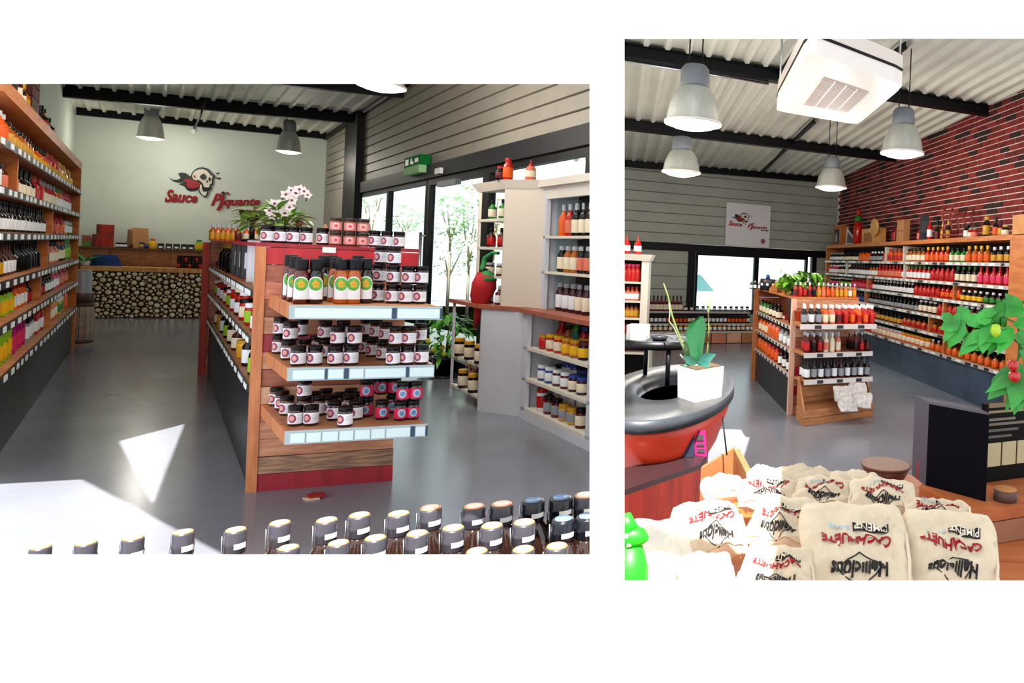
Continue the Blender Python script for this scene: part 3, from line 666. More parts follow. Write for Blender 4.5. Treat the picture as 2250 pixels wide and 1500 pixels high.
pc = pb + UP * (hB * .97 + .003); chn = thing('grey_canister', 'pale grey canister standing on the wooden barrel', 'canister', pc)
hc_ = onp(176, 592, pb, nE1).z - pc.z
MB().lathe(pc, [(.12, 0), (.12, hc_ * .3), (.1, hc_ * .34), (.1, hc_ * .95), (.08, hc_)], 20).build('body', mat('canister_grey', '#8d9198', .4, .3), chn)
MB().lathe(pc, [(.125, .0), (.125, hc_ * .28), (.12, hc_ * .3)], 20).build('band', mat('canister_brown', '#4b2d2a', .5), chn)
pl = on_ct(188, .12) 
pf = thing('potted_plant', 'small green plant at the counter end beside the wall shelf', 'plant', pl)
mb = MB()
for k in range(26):
    a = random.uniform(0, 6.28); mb.leaf(pl + UP * .08, V3((math.cos(a), math.sin(a), random.uniform(.2, 1.2))), UP, random.uniform(.2, .42), .07, 0, .4)
o = mb.build('foliage', mat('plant_green', '#2f7a24', .45, var=.2), pf); o['kind'] = 'stuff'
MB().lathe(pl, [(.06, 0), (.08, .1), (.07, .1)], 12).build('pot', mat('pot_white', '#c8ccd0', .4), pf)

# ================================================================== LEFT ROOM: gondola
G1, G2, G3 = fl(540, 1082), fl(862, 1056), fl(450, 822)
GU, GV = flat(G2 - G1), flat(G3 - G1); GW, GL = GU.length, GV.length; GU.normalize(); GV.normalize()
nGf = vert_plane(GU); FG = Fr(G1, GU, GV)
def gz(x, y, v=0.): return onp(x, y, G1 + GV * v, nGf).z
def gu(x, y, v=0.): return (onp(x, y, G1 + GV * v, nGf) - G1 - GV * v).dot(GU)
ztop = gz(575, 541)
GWt = gu(921, 560)                                       # the red top reaches further than the base
PALL = dict(red=wood('plank_red', '#8e1122', '#a51a2c', .5, (6, 6, 1), 3), tan=wood('plank_tan', '#b07352', '#cd9470', .6, (1.5, 1.5, 10), 4), pink=wood('plank_pink', '#b56a52', '#cc856a', .6, (1.5, 1.5, 9), 4),
            weath=wood('plank_weathered', '#755a4c', '#b58a68', .65, (1.5, 1.5, 14), 5), brown=wood('plank_brown', '#8e4e38', '#a86448', .6, (1.5, 1.5, 10), 4), light=wood('plank_light', '#cb9874', '#dcae8a', .6, (1.5, 1.5, 9), 4), topred=wood('plank_bright_red', '#a80f1c', '#c3202a', .45, (6, 6, 1), 2))
M_postw = wood('post_wood', '#b4683c', '#cf8553', .55, (9, 9, 1.2), 3)
gon = thing('gondola_shelf', 'red-topped reclaimed plank gondola display with three front shelves of jars', 'shelf', G1)
names = ['red', 'weath', 'tan', 'tan', 'pink', 'light', 'brown', 'tan', 'red', 'tan', 'brown', 'pink', 'brown', 'topred']
nb = len(names)
for k, c in enumerate(names):
    z0, z1 = ztop * k / nb, ztop * (k + 1) / nb - .004
    w = GWt if k >= nb - 1 else (GW + (GWt - GW) * (k / nb) * .5)
    MB().box(FG, .05 + .004 * (k % 2), w - .006 * (k % 3), -.0 - .004 * (k % 2), .03, z0, z1).build('plank', PALL[c], gon)
    MB().box(FG, -.02, w, GL - .03, GL, z0, z1).build('plank', PALL[('pink', 'tan', 'brown')[k % 3]], gon)
MB().box(FG, 0, .055, -.012, .06, 0, ztop).build('post', M_postw, gon)
MB().box(FG, -.07, .0, GL - .06, GL + .04, 0, ztop).build('post', wood('post_red', '#9c2a1e', '#b5402c', .55, (8, 8, 1), 3), gon)
MB().box(FG, .0, GWt, .0, GL, ztop, ztop + .025).build('top_board', PALL['red'], gon)
MB().box(FG, .38, GW, .03, GL - .03, .0, ztop - .002).build('core_panel', PALL['brown'], gon)
# left side: kick panel and three shelves
def sz(x0, y0, x1, y1):
    n = vert_plane(GV); return (onp(x0, y0, G1, n).z + onp(x1, y1, G1, n).z) / 2
zs = [sz(470, 591, 553, 632), sz(470, 654, 549, 738), sz(470, 724, 545, 836)]
MB().box(FG, .02, .04, .06, GL - .06, 0, zs[2] - .04).build('kick_panel', M_kick, gon)
for z in zs:
    MB().box(FG, 0.005, .4, .06, GL - .03, z - .03, z).build('side_shelf', M_shelf, gon)
    MB().box(FG, -.008, .005, .06, GL - .05, z - .05, z - .003).build('price_rail', M_rail, gon)
    tg = MB(); s = .15
    while s < GL - .2: tg.box(FG, -.013, -.008, s, s + .16, z - .045, z - .01); s += .16 + .2 * random.random()
    o = tg.build('price_tags', M_tag, gon); o['kind'] = 'stuff'
# front shelves with big price labels
M_blue = mat('tag_blue_gap', '#24405e', .4)
FSH = []
for (bx, by, lx, ly, rx, ry, gaps) in ((599, 648, 647, 672, 968, 674, (.645, .675, .985)), (593, 773, 641, 808, 954, 802, (.22, .235, .35, .38, .49, .79, .81)), (582, 888, 633, 943, 944, 935, (.11, .22, .34, .45, .57, .68, .87, .9, .985))):
    z = (gz(bx, by) ); pl_, pr_ = fl(lx, ly, z), fl(rx, ry, z)
    v0 = (pl_ - G1).dot(nGf) / GV.dot(nGf); pb_ = onp(bx, by, G1, nGf); u_b = (pb_ - G1).dot(GU)
    # solve plan coordinates (u, v) in the skewed frame
    def uv(p):
        den = GU.x * GV.y - GU.y * GV.x; q = p - G1
        return ((q.x * GV.y - q.y * GV.x) / den, (GU.x * q.y - GU.y * q.x) / den)
    (ul, vl), (ur, vr) = uv(pl_), uv(pr_); vv = (vl + vr) / 2
    FSH.append((z, ul, ur, vv))
    sh = MB().hexa([FG(u_b, -.005, z - .06), FG(ul, vv, z - .035), FG(ur, vv, z - .035), FG(ur - (ul - u_b), -.005, z - .06), FG(u_b, -.005, z), FG(ul, vv, z), FG(ur, vv, z), FG(ur - (ul - u_b), -.005, z)]).build('front_shelf', M_shelf, gon)
    dS = (FG(ul, vv, z) - FG(u_b, 0, z)).normalized()
    q0, q1 = FG(u_b, -.006, z), FG(ul, vv, z); sd_ = -GU * .022
    MB().hexa([q0 - UP * .075, q1 - UP * .075, q1 - UP * .075 + sd_, q0 - UP * .075 + sd_, q0 + UP * .004, q1 + UP * .004, q1 + UP * .004 + sd_, q0 + UP * .004 + sd_]).build('side_board', M_postw, sh)
    MB().box(FG, ul - .022, ur, vv - .012, vv, z - .075, z + .003).build('label_rail', mat('rail_silver', '#a9b8bd', .4), sh)
    cuts = [0.] + list(gaps) + [1.]; i = 0
    for c0, c1 in zip(cuts[:-1], cuts[1:]):
        if c1 - c0 < .04:
            MB().box(FG, ul + (ur - ul) * c0, ul + (ur - ul) * c1, vv - .016, vv - .012, z - .07, z - .006).build('dark_clip', M_blue, sh); continue
        MB().box(FG, ul + (ur - ul) * (c0 + .006), ul + (ur - ul) * (c1 - .006), vv - .017, vv - .012, z - .066, z - .012).build('price_label', mat('label_pale', '#d5ebec', .45), sh)
tg = MB().box(FG, gu(708, 548), gu(737, 548), -.016, -.004, gz(720, 555), gz(720, 543)).build('price_label', M_tag, gon)

# ------------------------------------------------------------------ jars with white label and pink emblem
def patch(mb, r, a0, a1, z0, z1, m=0, n=8):              # a strip on a cylinder, front is -Y, angles from there
    i = len(mb.v)
    for k in range(n + 1):
        a = a0 + (a1 - a0) * k / n
        for z in (z0, z1): mb.v.append(V3((r * math.sin(a), -r * math.cos(a), z)))
    for k in range(n): mb.f.append((i + 2 * k, i + 2 * k + 2, i + 2 * k + 3, i + 2 * k + 1)); mb.m.append(m); mb.sm.append(True)
def disc(mb, r, ac, zc, rad, m=0, n=14, rings=4):         # a round patch wrapped on a cylinder
    i = len(mb.v); mb.v.append(V3((r * math.sin(ac), -r * math.cos(ac), zc)))
    for q in range(1, rings + 1):
        for k in range(n):
            t = 2 * math.pi * k / n; a = ac + rad * q / rings * math.cos(t) / r; z = zc + rad * q / rings * math.sin(t)
            mb.v.append(V3((r * math.sin(a), -r * math.cos(a), z)))
    for k in range(n): mb.f.append((i, i + 1 + k, i + 1 + (k + 1) % n)); mb.m.append(m); mb.sm.append(True)
    for q in range(1, rings):
        b = i + 1 + (q - 1) * n
        for k in range(n): mb.f.append((b + k, b + n + k, b + n + (k + 1) % n, b + (k + 1) % n)); mb.m.append(m); mb.sm.append(True)
JR, JH = .04, .105
def jar_parts(content, lid, label, emblem, core, band=False):
    P = []
    P.append(('glass_body', MB().lathe((0, 0, 0), [(JR * .88, 0), (JR * .98, .004), (JR, .012), (JR, JH * .68), (JR * .9, JH * .78), (JR * .86, JH * .8)], 20).mesh('glass_body', [content])))
    P.append(('lid', MB().lathe((0, 0, 0), [(JR * .9, JH * .79), (JR * .97, JH * .8), (JR * .98, JH * .97), (JR * .92, JH), (.001, JH * .995)], 20).mesh('lid', [lid])))
    lm_ = MB(); patch(lm_, JR * 1.012, -1.5, 1.5, JH * .12, JH * .66, 0, 14); P.append(('label', lm_.mesh('label', [label])))
    em = MB(); disc(em, JR * 1.035, -.62 if not band else 0., JH * .4, JH * .22); P.append(('emblem', em.mesh('emblem', [emblem])))
    ec = MB(); disc(ec, JR * 1.05, -.62 if not band else 0., JH * .4, JH * .13); P.append(('emblem_core', ec.mesh('emblem_core', [core])))
    ln = MB()
    if not band:
        for z in (.52, .42, .34): patch(ln, JR * 1.02, .1, .75, JH * z, JH * (z + .015), 0, 4)
        P.append(('print_lines', ln.mesh('print_lines', [mat('print_grey', '#9aa3ad', .5)])))
    return P
M_lidb = mat('lid_black', '#060506', .35, spec=.25); M_lab = mat('label_white', '#eef0f4', .5)
M_emb = mat('emblem_plum', '#8f2f62', .5); M_emc = mat('emblem_rose', '#d9a08e', .5)
J_plum = jar_parts(mat('jam_plum', '#2a0f16', .12, coat=.5), M_lidb, M_lab, M_emb, M_emc)
J_amb = jar_parts(mat('jam_amber', '#54290f', .12, coat=.5), M_lidb, M_lab, M_emb, M_emc)
J_mag = jar_parts(mat('jam_dark', '#1a0a10', .12, coat=.5), M_lidb, mat('label_magenta', '#d0144e', .45), mat('emblem_iceblue', '#9fc3d8', .5), mat('emblem_blue', '#5f86b0', .5), True)
J_pink = jar_parts(mat('jam_bronze', '#6a3a24', .15, coat=.5), mat('lid_bronze', '#2b1a12', .3), mat('label_salmon', '#e08a84', .45), mat('emblem_pale', '#f0cfc2', .5), mat('emblem_hot', '#e0506a', .5), True)
def place_jar(parts, p, rz, s, label, group, cat='jar', name='jam_jar', sz_=None):
    t = thing(name, label, cat, p, group); t.rotation_euler = (0, 0, rz); t.scale = (s, s, sz_ or s)
    em = None
    for nm, me in parts:
        o = inst(nm, me, (0, 0, 0), 0, (1, 1, 1), t)
        if nm == 'emblem': em = o
        if nm == 'emblem_core': o.parent = em
    return t
face_g = yaw_to(-nGf if nGf.y > 0 else nGf)
def fz(x, y): return math.atan2((x - PX) / F, 1) * 0
def jar_at(parts, x, y, z, label, group, s=1., sz_=None, turn=.0, **kw):
    p = fl(x, y, z); d = flat(EYE - p).normalized()
    return place_jar(parts, p + UP * .001, yaw_to(d) + turn + random.uniform(-.15, .15), s, label, group, sz_=sz_, **kw)
z1, z2, z3 = FSH[0][0], FSH[1][0], FSH[2][0]
JS = .96; JZ = 1.12; jh = JH * JZ
def stack_xy(x, y, z, lvl):
    p = fl(x, y, z); return p + UP * (jh + .001) * lvl
W1 = 'white-labelled plum jam jar '
def pile(lst, z, parts, label, group, s=JS, sz_=JZ):
    order = sorted(q[0] for q in lst)
    for x, y, lv in lst:
        lab_ = label if len(lst) == 1 else f'{label}, {NTH[order.index(x) + 1]} of {NUM[len(lst)]} from the left'
        p = stack_xy(x, y, z, lv); d = flat(EYE - p).normalized()
        place_jar(parts, p + UP * .001, yaw_to(d) + random.uniform(-.2, .2), s, lab_, group, sz_=sz_)
g1 = 'jam jars stacked on the upper gondola shelf'
pile([(829, 664, 0), (862, 666, 0), (891, 667, 0), (921, 667, 0)], z1, J_plum, 'jam jar, bottom layer, upper gondola shelf', g1)
pile([(831, 661, 1), (862, 665, 1), (895, 666, 1), (924, 666, 1)], z1, J_plum, 'jam jar, second layer, upper gondola shelf', g1)
pile([(834, 661, 2), (862, 664, 2)], z1, J_plum, 'jam jar, topmost layer, upper gondola shelf', g1)
g2 = 'jam jars on the middle gondola shelf'
pile([(655, 803, 0), (692, 802, 0), (736, 802, 0), (771, 801, 0), (863, 802, 0), (894, 800, 0), (926, 799, 0)], z2, J_plum, 'jam jar, front row, middle gondola shelf', g2)
pile([(633, 790, 0), (613, 776, 0), (668, 786, 0), (714, 786, 0), (750, 788, 0), (801, 776, 0), (818, 783, 0), (842, 790, 0), (873, 786, 0), (906, 786, 0), (695, 776, 0), (830, 775, 0), (860, 775, 0)], z2, J_amb, 'half-hidden jam jar, back rows, middle gondola shelf', g2)
pile([(636, 789, 1), (614, 775, 1), (660, 778, 1)], z2, J_plum, 'stacked jam jar, aisle end, middle gondola shelf', g2)
pile([(740, 800, 1), (777, 800, 1), (712, 785, 1), (752, 784, 1)], z2, J_plum, 'stacked jam jar, centre of middle gondola shelf', g2)
pile([(868, 800, 1), (897, 799, 1), (921, 790, 1), (845, 788, 1), (824, 781, 1), (803, 775, 1)], z2, J_amb, 'stacked amber jam jar, window end, middle gondola shelf', g2)
g3 = 'jam jars on the lowest gondola shelf'
pile([(649, 934, 0), (683, 933, 0), (758, 936, 0), (734, 922, 0), (781, 921, 0)], z3, J_plum, 'white-labelled jam jar, front of lowest gondola shelf', g3)
pile([(701, 911, 0), (721, 909, 0), (607, 890, 0), (619, 899, 0), (630, 911, 0), (668, 912, 0), (690, 900, 0), (745, 902, 0), (765, 908, 0), (715, 893, 0), (770, 892, 0), (790, 900, 0)], z3, J_amb, 'dark jam jar, rear of lowest gondola shelf', g3)
pile([(667, 914, 1)], z3, J_plum, 'single white-labelled jar stacked on others on the lowest gondola shelf', g3)
pile([(804, 914, 0), (839, 920, 0), (880, 922, 0), (906, 920, 0), (862, 906, 0)], z3, J_mag, 'magenta jar, bottom layer, lowest gondola shelf', 'magenta jars on the lowest gondola shelf')
pile([(804, 914, 1), (838, 905, 1), (884, 921, 1), (911, 919, 1), (825, 903, 1), (865, 905, 1)], z3, J_mag, 'magenta jar, upper layer, lowest gondola shelf', 'magenta jars on the lowest gondola shelf')
# top row
zt_ = ztop + .026
def top_at(x, v): p = onp(x, 530, G1 + GV * v, nGf); return V3((p.x, p.y, zt_))
for i_, x in enumerate((587, 615, 644, 673)):
    place_jar(J_plum, top_at(x, .1), yaw_to(flat(EYE - top_at(x, .1))), JS * .95, f'white-labelled jam jar, {NTH[i_ + 1]} from the left in the row of four on the gondola top', 'jam jars on the gondola top', sz_=JZ)
place_jar(J_plum, top_at(709, .1), yaw_to(flat(EYE - top_at(709, .1))), JS * .95, 'single white-labelled jam jar before the pink jars on the gondola top', 'jam jars on the gondola top', sz_=JZ)
for i_, x in enumerate((823, 850, 877)):
    place_jar(J_plum, top_at(x, .08), yaw_to(flat(EYE - top_at(x, .08))), JS * .95, f'white-labelled jam jar, {NTH[i_ + 1]} in the row of three right of the pink jars', 'jam jars on the gondola top', sz_=JZ)
for lv in (0, 1):
    for i_, x in enumerate((737, 768, 797)):
        p = top_at(x, .08) + UP * lv * (JH * .92 + .001)
        place_jar(J_pink, p, yaw_to(flat(EYE - p)), JS * .95, f'pink-labelled jar, {("lower", "upper")[lv]} of two in the {NTH[i_ + 1]} stack from the left', 'pink jars on the gondola top', sz_=.92)
# black-capped bottles with a green emblem on the upper shelf
BR, BH = .042, .27
def sauce_parts(content):
    P = [('glass_body', MB().lathe((0, 0, 0), [(BR * .9, 0), (BR, .008), (BR, BH * .55), (BR * .93, BH * .66), (BR * .72, BH * .74), (BR * .66, BH * .76)], 22).mesh('glass_body', [content])),
         ('cap', MB().lathe((0, 0, 0), [(BR * .8, BH * .755), (BR * .84, BH * .77), (BR * .82, BH * .985), (BR * .7, BH), (.001, BH * .998)], 22).mesh('cap', [mat('cap_navy_black', '#070912', .4, spec=.25)]))]
    lm_ = MB(); patch(lm_, BR * 1.012, -1.1, 1.1, BH * .1, BH * .46, 0, 12); P.append(('label', lm_.mesh('label', [mat('label_white', '#eef0f4')])))
    ea = MB(); disc(ea, BR * 1.03, 0, BH * .44, BH * .17); P.append(('label_top', ea.mesh('label_top', [mat('label_white', '#eef0f4')])))
    em = MB(); disc(em, BR * 1.045, 0, BH * .44, BH * .145); P.append(('emblem', em.mesh('emblem', [mat('emblem_green', '#3f9a2e', .5, col2='#77c24a', vscale=30)])))
    ec = MB()
    for k in range(5):
        a = k * 1.2566 + .3; disc(ec, BR * 1.06, math.cos(a) * .26, BH * .44 + math.sin(a) * BH * .055, BH * .034, 0, 7, 2)
    P.append(('emblem_core', ec.mesh('emblem_core', [mat('emblem_flower', '#e6a51e', .5)])))
    return P
S_am = sauce_parts(mat('sauce_amber', '#b0530e', .1, coat=.5)); S_dk = sauce_parts(mat('sauce_dark', '#120a0a', .1, coat=.5)); S_rd = sauce_parts(mat('sauce_red', '#5a1408', .1, coat=.5))
gs = 'black-capped sauce bottles on the upper gondola shelf'
for x, y, P_, lab in ((660, 667, S_rd, 'red-brown sauce bottle with green emblem, first in the front row'), (692, 667, S_dk, 'dark sauce bottle with green emblem, second in the front row'), (748, 667, S_am, 'bright amber sauce bottle with green emblem, third in the front row'), (775, 667, S_am, 'amber sauce bottle with green emblem, fourth in the front row'), (802, 666, S_dk, 'dark sauce bottle with green emblem, last in the front row by the jars'),
                      (709, 660, S_dk, 'dark sauce bottle half hidden between the front bottles'), (636, 658, S_rd, 'rearmost red-brown sauce bottle at the aisle end of the upper shelf'), (646, 662, S_rd, 'red-brown sauce bottle between front and rear at the aisle end'), (726, 659, S_am, 'rearmost amber sauce bottle in the middle of the upper shelf'), (735, 663, S_am, 'amber sauce bottle just behind the bright amber one'), (783, 660, S_dk, 'dark sauce bottle behind the two last front bottles')):
    p = fl(x, y, z1); k = (98 * p.y / F) / BH
    place_jar(P_, p + UP * .001, yaw_to(flat(EYE - p).normalized()), .93, lab, gs, 'bottle', 'sauce_bottle', k)
# bottles at the back of the gondola top
for i, (x, kind) in enumerate(((467, 'slim/amber/gold/silver'), (478, 'slim/orange/gold/silver'), (489, 'slim/amber/gold/silver'), (500, 'slim/orange/gold/silver'), (511, 'slim/amber/gold/silver'), (523, 'slim/red/wine/silver'), (541, 'slim/orange/cream/silver'), (551, 'slim/orange/cream/silver'), (560, 'slim/orange/cream/silver'))):
    p = onp(x, 530, G1 + GV * (GL - .25), nGf); p.z = zt_; bottle(kind, p, .2, .036, 'gondola top back edge', 'small bottles on the back of the gondola top')
pb_ = top_at(553, 2.2); bt = thing('black_stand', 'small black metal stand behind the jars on the gondola top', 'stand', pb_)
MB().tube([pb_, pb_ + UP * .2], .02, 8).build('stem', M_black, bt)
MB().lathe(pb_ + UP * .18, [(.02, 0), (.09, .06), (.1, .1), (.09, .1), (.03, .03)], 16).build('cup', M_black, bt)
MB().lathe(pb_, [(.08, 0), (.08, .02), (.02, .03)], 16).build('foot', M_black, bt)
p = top_at(690, .6); wt = MB()
tt = thing('wooden_wedge', 'small pale wood roof-shaped block behind the jars on the gondola top', 'ornament', p)
MB().prism([p, p + GU * .14, p + GU * .07 + UP * .16], GV, .06).build('block', mat('pale_wood', '#c98d5c', .6), tt)
MB().box(Fr(p, GU, GV), .05, .09, -.004, .0, .02, .07).build('notch', mat('notch_dark', '#6a3d22', .7), tt)
# ------------------------------------------------------------------ orchid on the gondola
po = top_at(617, .75); orc = thing('potted_orchid', 'white orchid in bloom with dense green leaves on the gondola top', 'plant', po)
MB().lathe(po, [(.07, 0), (.1, .14), (.09, .14), (.085, .11)], 16).build('pot', mat('orchid_pot', '#5a3a2a', .5), orc)
M_ogr = mat('orchid_leaf', '#5a8a16', .4, var=.35, vscale=12); mb = MB()
for k in range(90):
    a = random.uniform(0, 6.28); x_, y_ = random.uniform(545, 660), 0
    b = onp(x_, random.uniform(455 + max(0, (x_ - 600) * .35), 500), G1 + GV * random.uniform(.6, .95), nGf)
    d = (b - (po + UP * .1)).normalized() + V3((random.uniform(-.5, .5), random.uniform(-.5, .5), random.uniform(-.6, .1)))
    mb.leaf(b, d, UP, random.uniform(.08, .13), .06, 0, .5)
o = mb.build('foliage', M_ogr, orc); o['kind'] = 'stuff'
M_pet = mat('orchid_petal', '#efe3e2', .5); M_lip = mat('orchid_lip', '#7a1f3d', .5)
stemp = [po + UP * .1] + [onp(x, y, G1 + GV * .75, nGf) for x, y in ((606, 480), (612, 455), (622, 432), (640, 415), (660, 412), (674, 428), (672, 442))]
MB().tube(stemp, .006, 6).build('stem', mat('orchid_stem', '#5c6a2a', .5), orc)
for k in range(8):
    xx = 552 + k * 14; mb = MB(); tip = onp(xx, 470 + (k % 3) * 8 + (10 if k > 5 else 0), G1 + GV * .75, nGf)
    mb.tube([po + UP * .1, (po + UP * .12).lerp(tip, .6) + UP * .04, tip], .004, 5); mb.build('twig', mat('orchid_stem', '#5c6a2a'), orc)
for (x, y, s) in ((592, 462, 1), (603, 447, 1), (598, 474, .8), (612, 458, 1), (622, 448, 1), (626, 468, 1.1), (612, 470, .9), (628, 427, 1), (640, 418, .9), (650, 424, 1), (641, 440, 1), (658, 416, 1), (668, 420, .9), (676, 428, .8), (636, 455, .9)):
    c = onp(x, y, G1 + GV * .7, nGf); d = flat(EYE - c).normalized(); rt = V3((-d.y, d.x, 0)); r = .033 * s
    fl_ = MB(); rot = random.uniform(0, 6)
    for k in range(5):
        a = rot + k * 1.2566; ax = rt * math.cos(a) + UP * math.sin(a); tn = rt * -math.sin(a) + UP * math.cos(a)
        fl_.face([c, c + ax * r * .6 + tn * r * .5 + d * .006, c + ax * r * 1.25 + d * .002, c + ax * r * .6 - tn * r * .5 + d * .006])
    f_ = fl_.build('flower', M_pet, orc)
    MB().lathe(c + d * .004, [(.001, 0), (r * .28, .003), (.001, .012)], 7, axis=d).build('flower_lip', M_lip, f_)
# ------------------------------------------------------------------ stock on the aisle side of the gondola
def side(v, z, u=.08): return FG(u, v, z + .002)
def sv(x, y):                                            # distance along the side for a pixel on the side plane
    n = vert_plane(GV); return (onp(x, y, G1 + GU * .08, n) - G1 - GU * .08).dot(GV)
M_bxb = mat('box_black', '#101119', .4); M_bxw = mat('box_white', '#e4e6ee', .5)
for i, (x, hpx, kind) in enumerate(((486, 34, 'squeeze/red/wine/gold'), (492, 30, 'wide/wine/dark/black'))):
    bottle(kind, side(sv(x, 585), zs[0]), hpx * 6.8 / F + .02, .05, 'upper aisle-side shelf', 'aisle-side stock of the gondola')
def carton(v, z, h, w, dep, m, label, lab=None, group='aisle-side boxes of the gondola', u=.05):
    p = FG(u, v, z + .002); t = thing('carton', label, 'box', p, group)
    MB().box(FG, u, u + w, v, v + dep, z + .002, z + h).build('body', m, t)
    if lab: MB().box(FG, u + .02, u + w - .02, v - .003, v, z + h * .3, z + h * .75).build('label', lab, t)
for k, v in enumerate((2.7, 2.2, 1.7)): carton(v, zs[0], .3, .11, .15, M_bxb, f'black carton with white label, {("farthest", "middle", "nearest")[k]} of three on the upper aisle-side shelf', M_bxw)
carton(1.15, zs[0], .33, .14, .1, M_bxw, 'white upright carton on the upper aisle-side shelf of the gondola')
carton(.62, zs[0], .24, .12, .1, M_bxw, 'white carton with dark print at the near end of the upper aisle-side shelf', M_bxb)
for k, v in enumerate((3.2, 3.7, 4.2)): bottle('slim/dark/black/gold', side(v, zs[0]), .3, .05, 'upper aisle-side shelf', 'gold-topped bottles on the aisle side')
for k in range(10):
    v = .45 + k * .47
    bottle(('jar/red/white/red', 'jar/red/lime/white', 'jar/red/cream/black', 'jar/wine/white/red')[k % 4], side(v, zs[1]), .17, .055, 'middle aisle-side shelf', 'jars on the middle aisle-side shelf')
    if 1 < k < 8: bottle(('jar/red/white/red', 'jar/wine/cream/red')[k % 2], side(v, zs[1]) + UP * .175, .15, .052, 'middle aisle-side shelf, upper layer', 'jars on the middle aisle-side shelf')
for k in range(9):
    v = .5 + k * .5
    bottle(('flask/dark/lime/black', 'flask/dark/white/black', 'jar/yellow/gold/gold', 'flask/brown/cream/black', 'slim/dark/cream/black')[k % 5], side(v, zs[2]), (.3, .3, .14, .26, .26)[k % 5], .055, 'lower aisle-side shelf', 'bottles on the lower aisle-side shelf')
ch = fl(693, 1093); cp = thing('dried_petal', 'small red and cream scrap lying on the floor before the gondola', 'scrap', ch)
MB().prism([ch + V3(q) for q in ((-.05, -.02, .004), (0, -.05, .004), (.06, .0, .004), (.03, .05, .004), (-.04, .04, .004))], UP, .02).build('upper', mat('scrap_red', '#8f1a1a', .6), cp)
MB().prism([ch + V3(q) for q in ((-.055, -.04, .001), (0, -.07, .001), (.05, -.03, .001), (.0, .0, .001))], UP, .01).build('lower', mat('scrap_cream', '#d8b49a', .6), cp)

# ================================================================== LEFT ROOM: white shelving by the shop front
M_wht = mat('painted_white', '#c9cdd6', .45, var=.03, vscale=3); M_crm = mat('painted_cream', '#d8d2c4', .45)
M_cnt = wood('counter_board', '#94503a', '#a8614a', .5, (5, 5, 5), 3)
K0 = fl(1140, 917); K1 = K0 + D1 * 1.75
nK = nD1; FK = Fr(K0, D1, E1)                              # a towards the camera, b towards the glass
def kz(x, y, b=0.): return onp(x, y, K0 + E1 * b, nK).z
def ka(x, y, b=0.): return (onp(x, y, K0 + E1 * b, nK) - K0 - E1 * b).dot(D1)
zc_ = kz(1230, 692); ztk = kz(1280, 400, .12)
Lk = ka(1318, 850)
hk = thing('white_hutch', 'white hutch with open shelves of jars facing the aisle, by the glass front', 'shelf', K0)
zl = [kz(1240, 958, 0), kz(1240, 862), kz(1230, 783)]     # bottom board, shelf, shelf
zl = [max(.12, zl[0]), zl[1], zl[2]]
B_d = .5
_r = V3(((1316 - PX) / F, 1, 0))
def _x(p, q): return p.x * q.y - p.y * q.x
def am(b): return -(_x(_r, K0) + b * _x(_r, E1)) / _x(_r, D1)
Lk = am(0)
def kbox(a0, a1, b0, b1, z0, z1):                       # the near end is cut at a slant
    f = lambda a, b: a if a < Lk * .6 else a - Lk + am(b)
    return MB().hexa([FK(f(a0, b0), b0, z0), FK(f(a1, b0), b0, z0), FK(f(a1, b1), b1, z0), FK(f(a0, b1), b1, z0), FK(f(a0, b0), b0, z1), FK(f(a1, b0), b0, z1), FK(f(a1, b1), b1, z1), FK(f(a0, b1), b1, z1)])
kbox(.0, .12, 0, .04, 0, zc_ - .04).build('stile', M_wht, hk)
kbox(Lk - .12, Lk, 0, .04, 0, zc_ - .04).build('stile', M_wht, hk)
kbox(.12, Lk - .12, .0, .04, 0, zl[0] - .03).build('plinth', M_wht, hk)
kbox(0, Lk, B_d - .02, B_d, 0, zc_ - .04).build('back_panel', M_wht, hk)
kbox(Lk - .03, Lk, .04, B_d, 0, zc_ - .04).build('side_panel', M_wht, hk)
kbox(0, .03, .04, B_d - .02, 0, zc_ - .04).build('side_panel', M_wht, hk)
for z in zl: kbox(.03, Lk - .03, .0, B_d - .02, z - .03, z).build('shelf_board', M_crm, hk)
kbox(-.02, Lk + .02, -.04, B_d + .02, zc_ - .04, zc_).build('counter_board', M_cnt, hk)
u0 = .14
zu = [kz(1250, 600, u0), kz(1250, 518, u0)]
kbox(.0, .1, u0, u0 + .04, zc_, ztk).build('stile', M_wht, hk)
kbox(Lk - .1, Lk, u0, u0 + .04, zc_, ztk).build('stile', M_wht, hk)
kbox(.1, Lk - .1, u0, u0 + .04, ztk - .12, ztk).build('header', M_crm, hk)
kbox(0, Lk, B_d - .02, B_d, zc_, ztk).build('back_panel', mat('hutch_back', '#2b2422', .7), hk)
kbox(0, .03, u0 + .04, B_d - .02, zc_, ztk).build('side_panel', M_wht, hk)
for z in zu: kbox(.03, Lk - .03, u0, B_d - .02, z - .025, z).build('shelf_board', M_crm, hk)
kbox(-.03, Lk + .03, u0 - .05, B_d + .02, ztk, ztk + .07).build('crown', M_crm, hk)
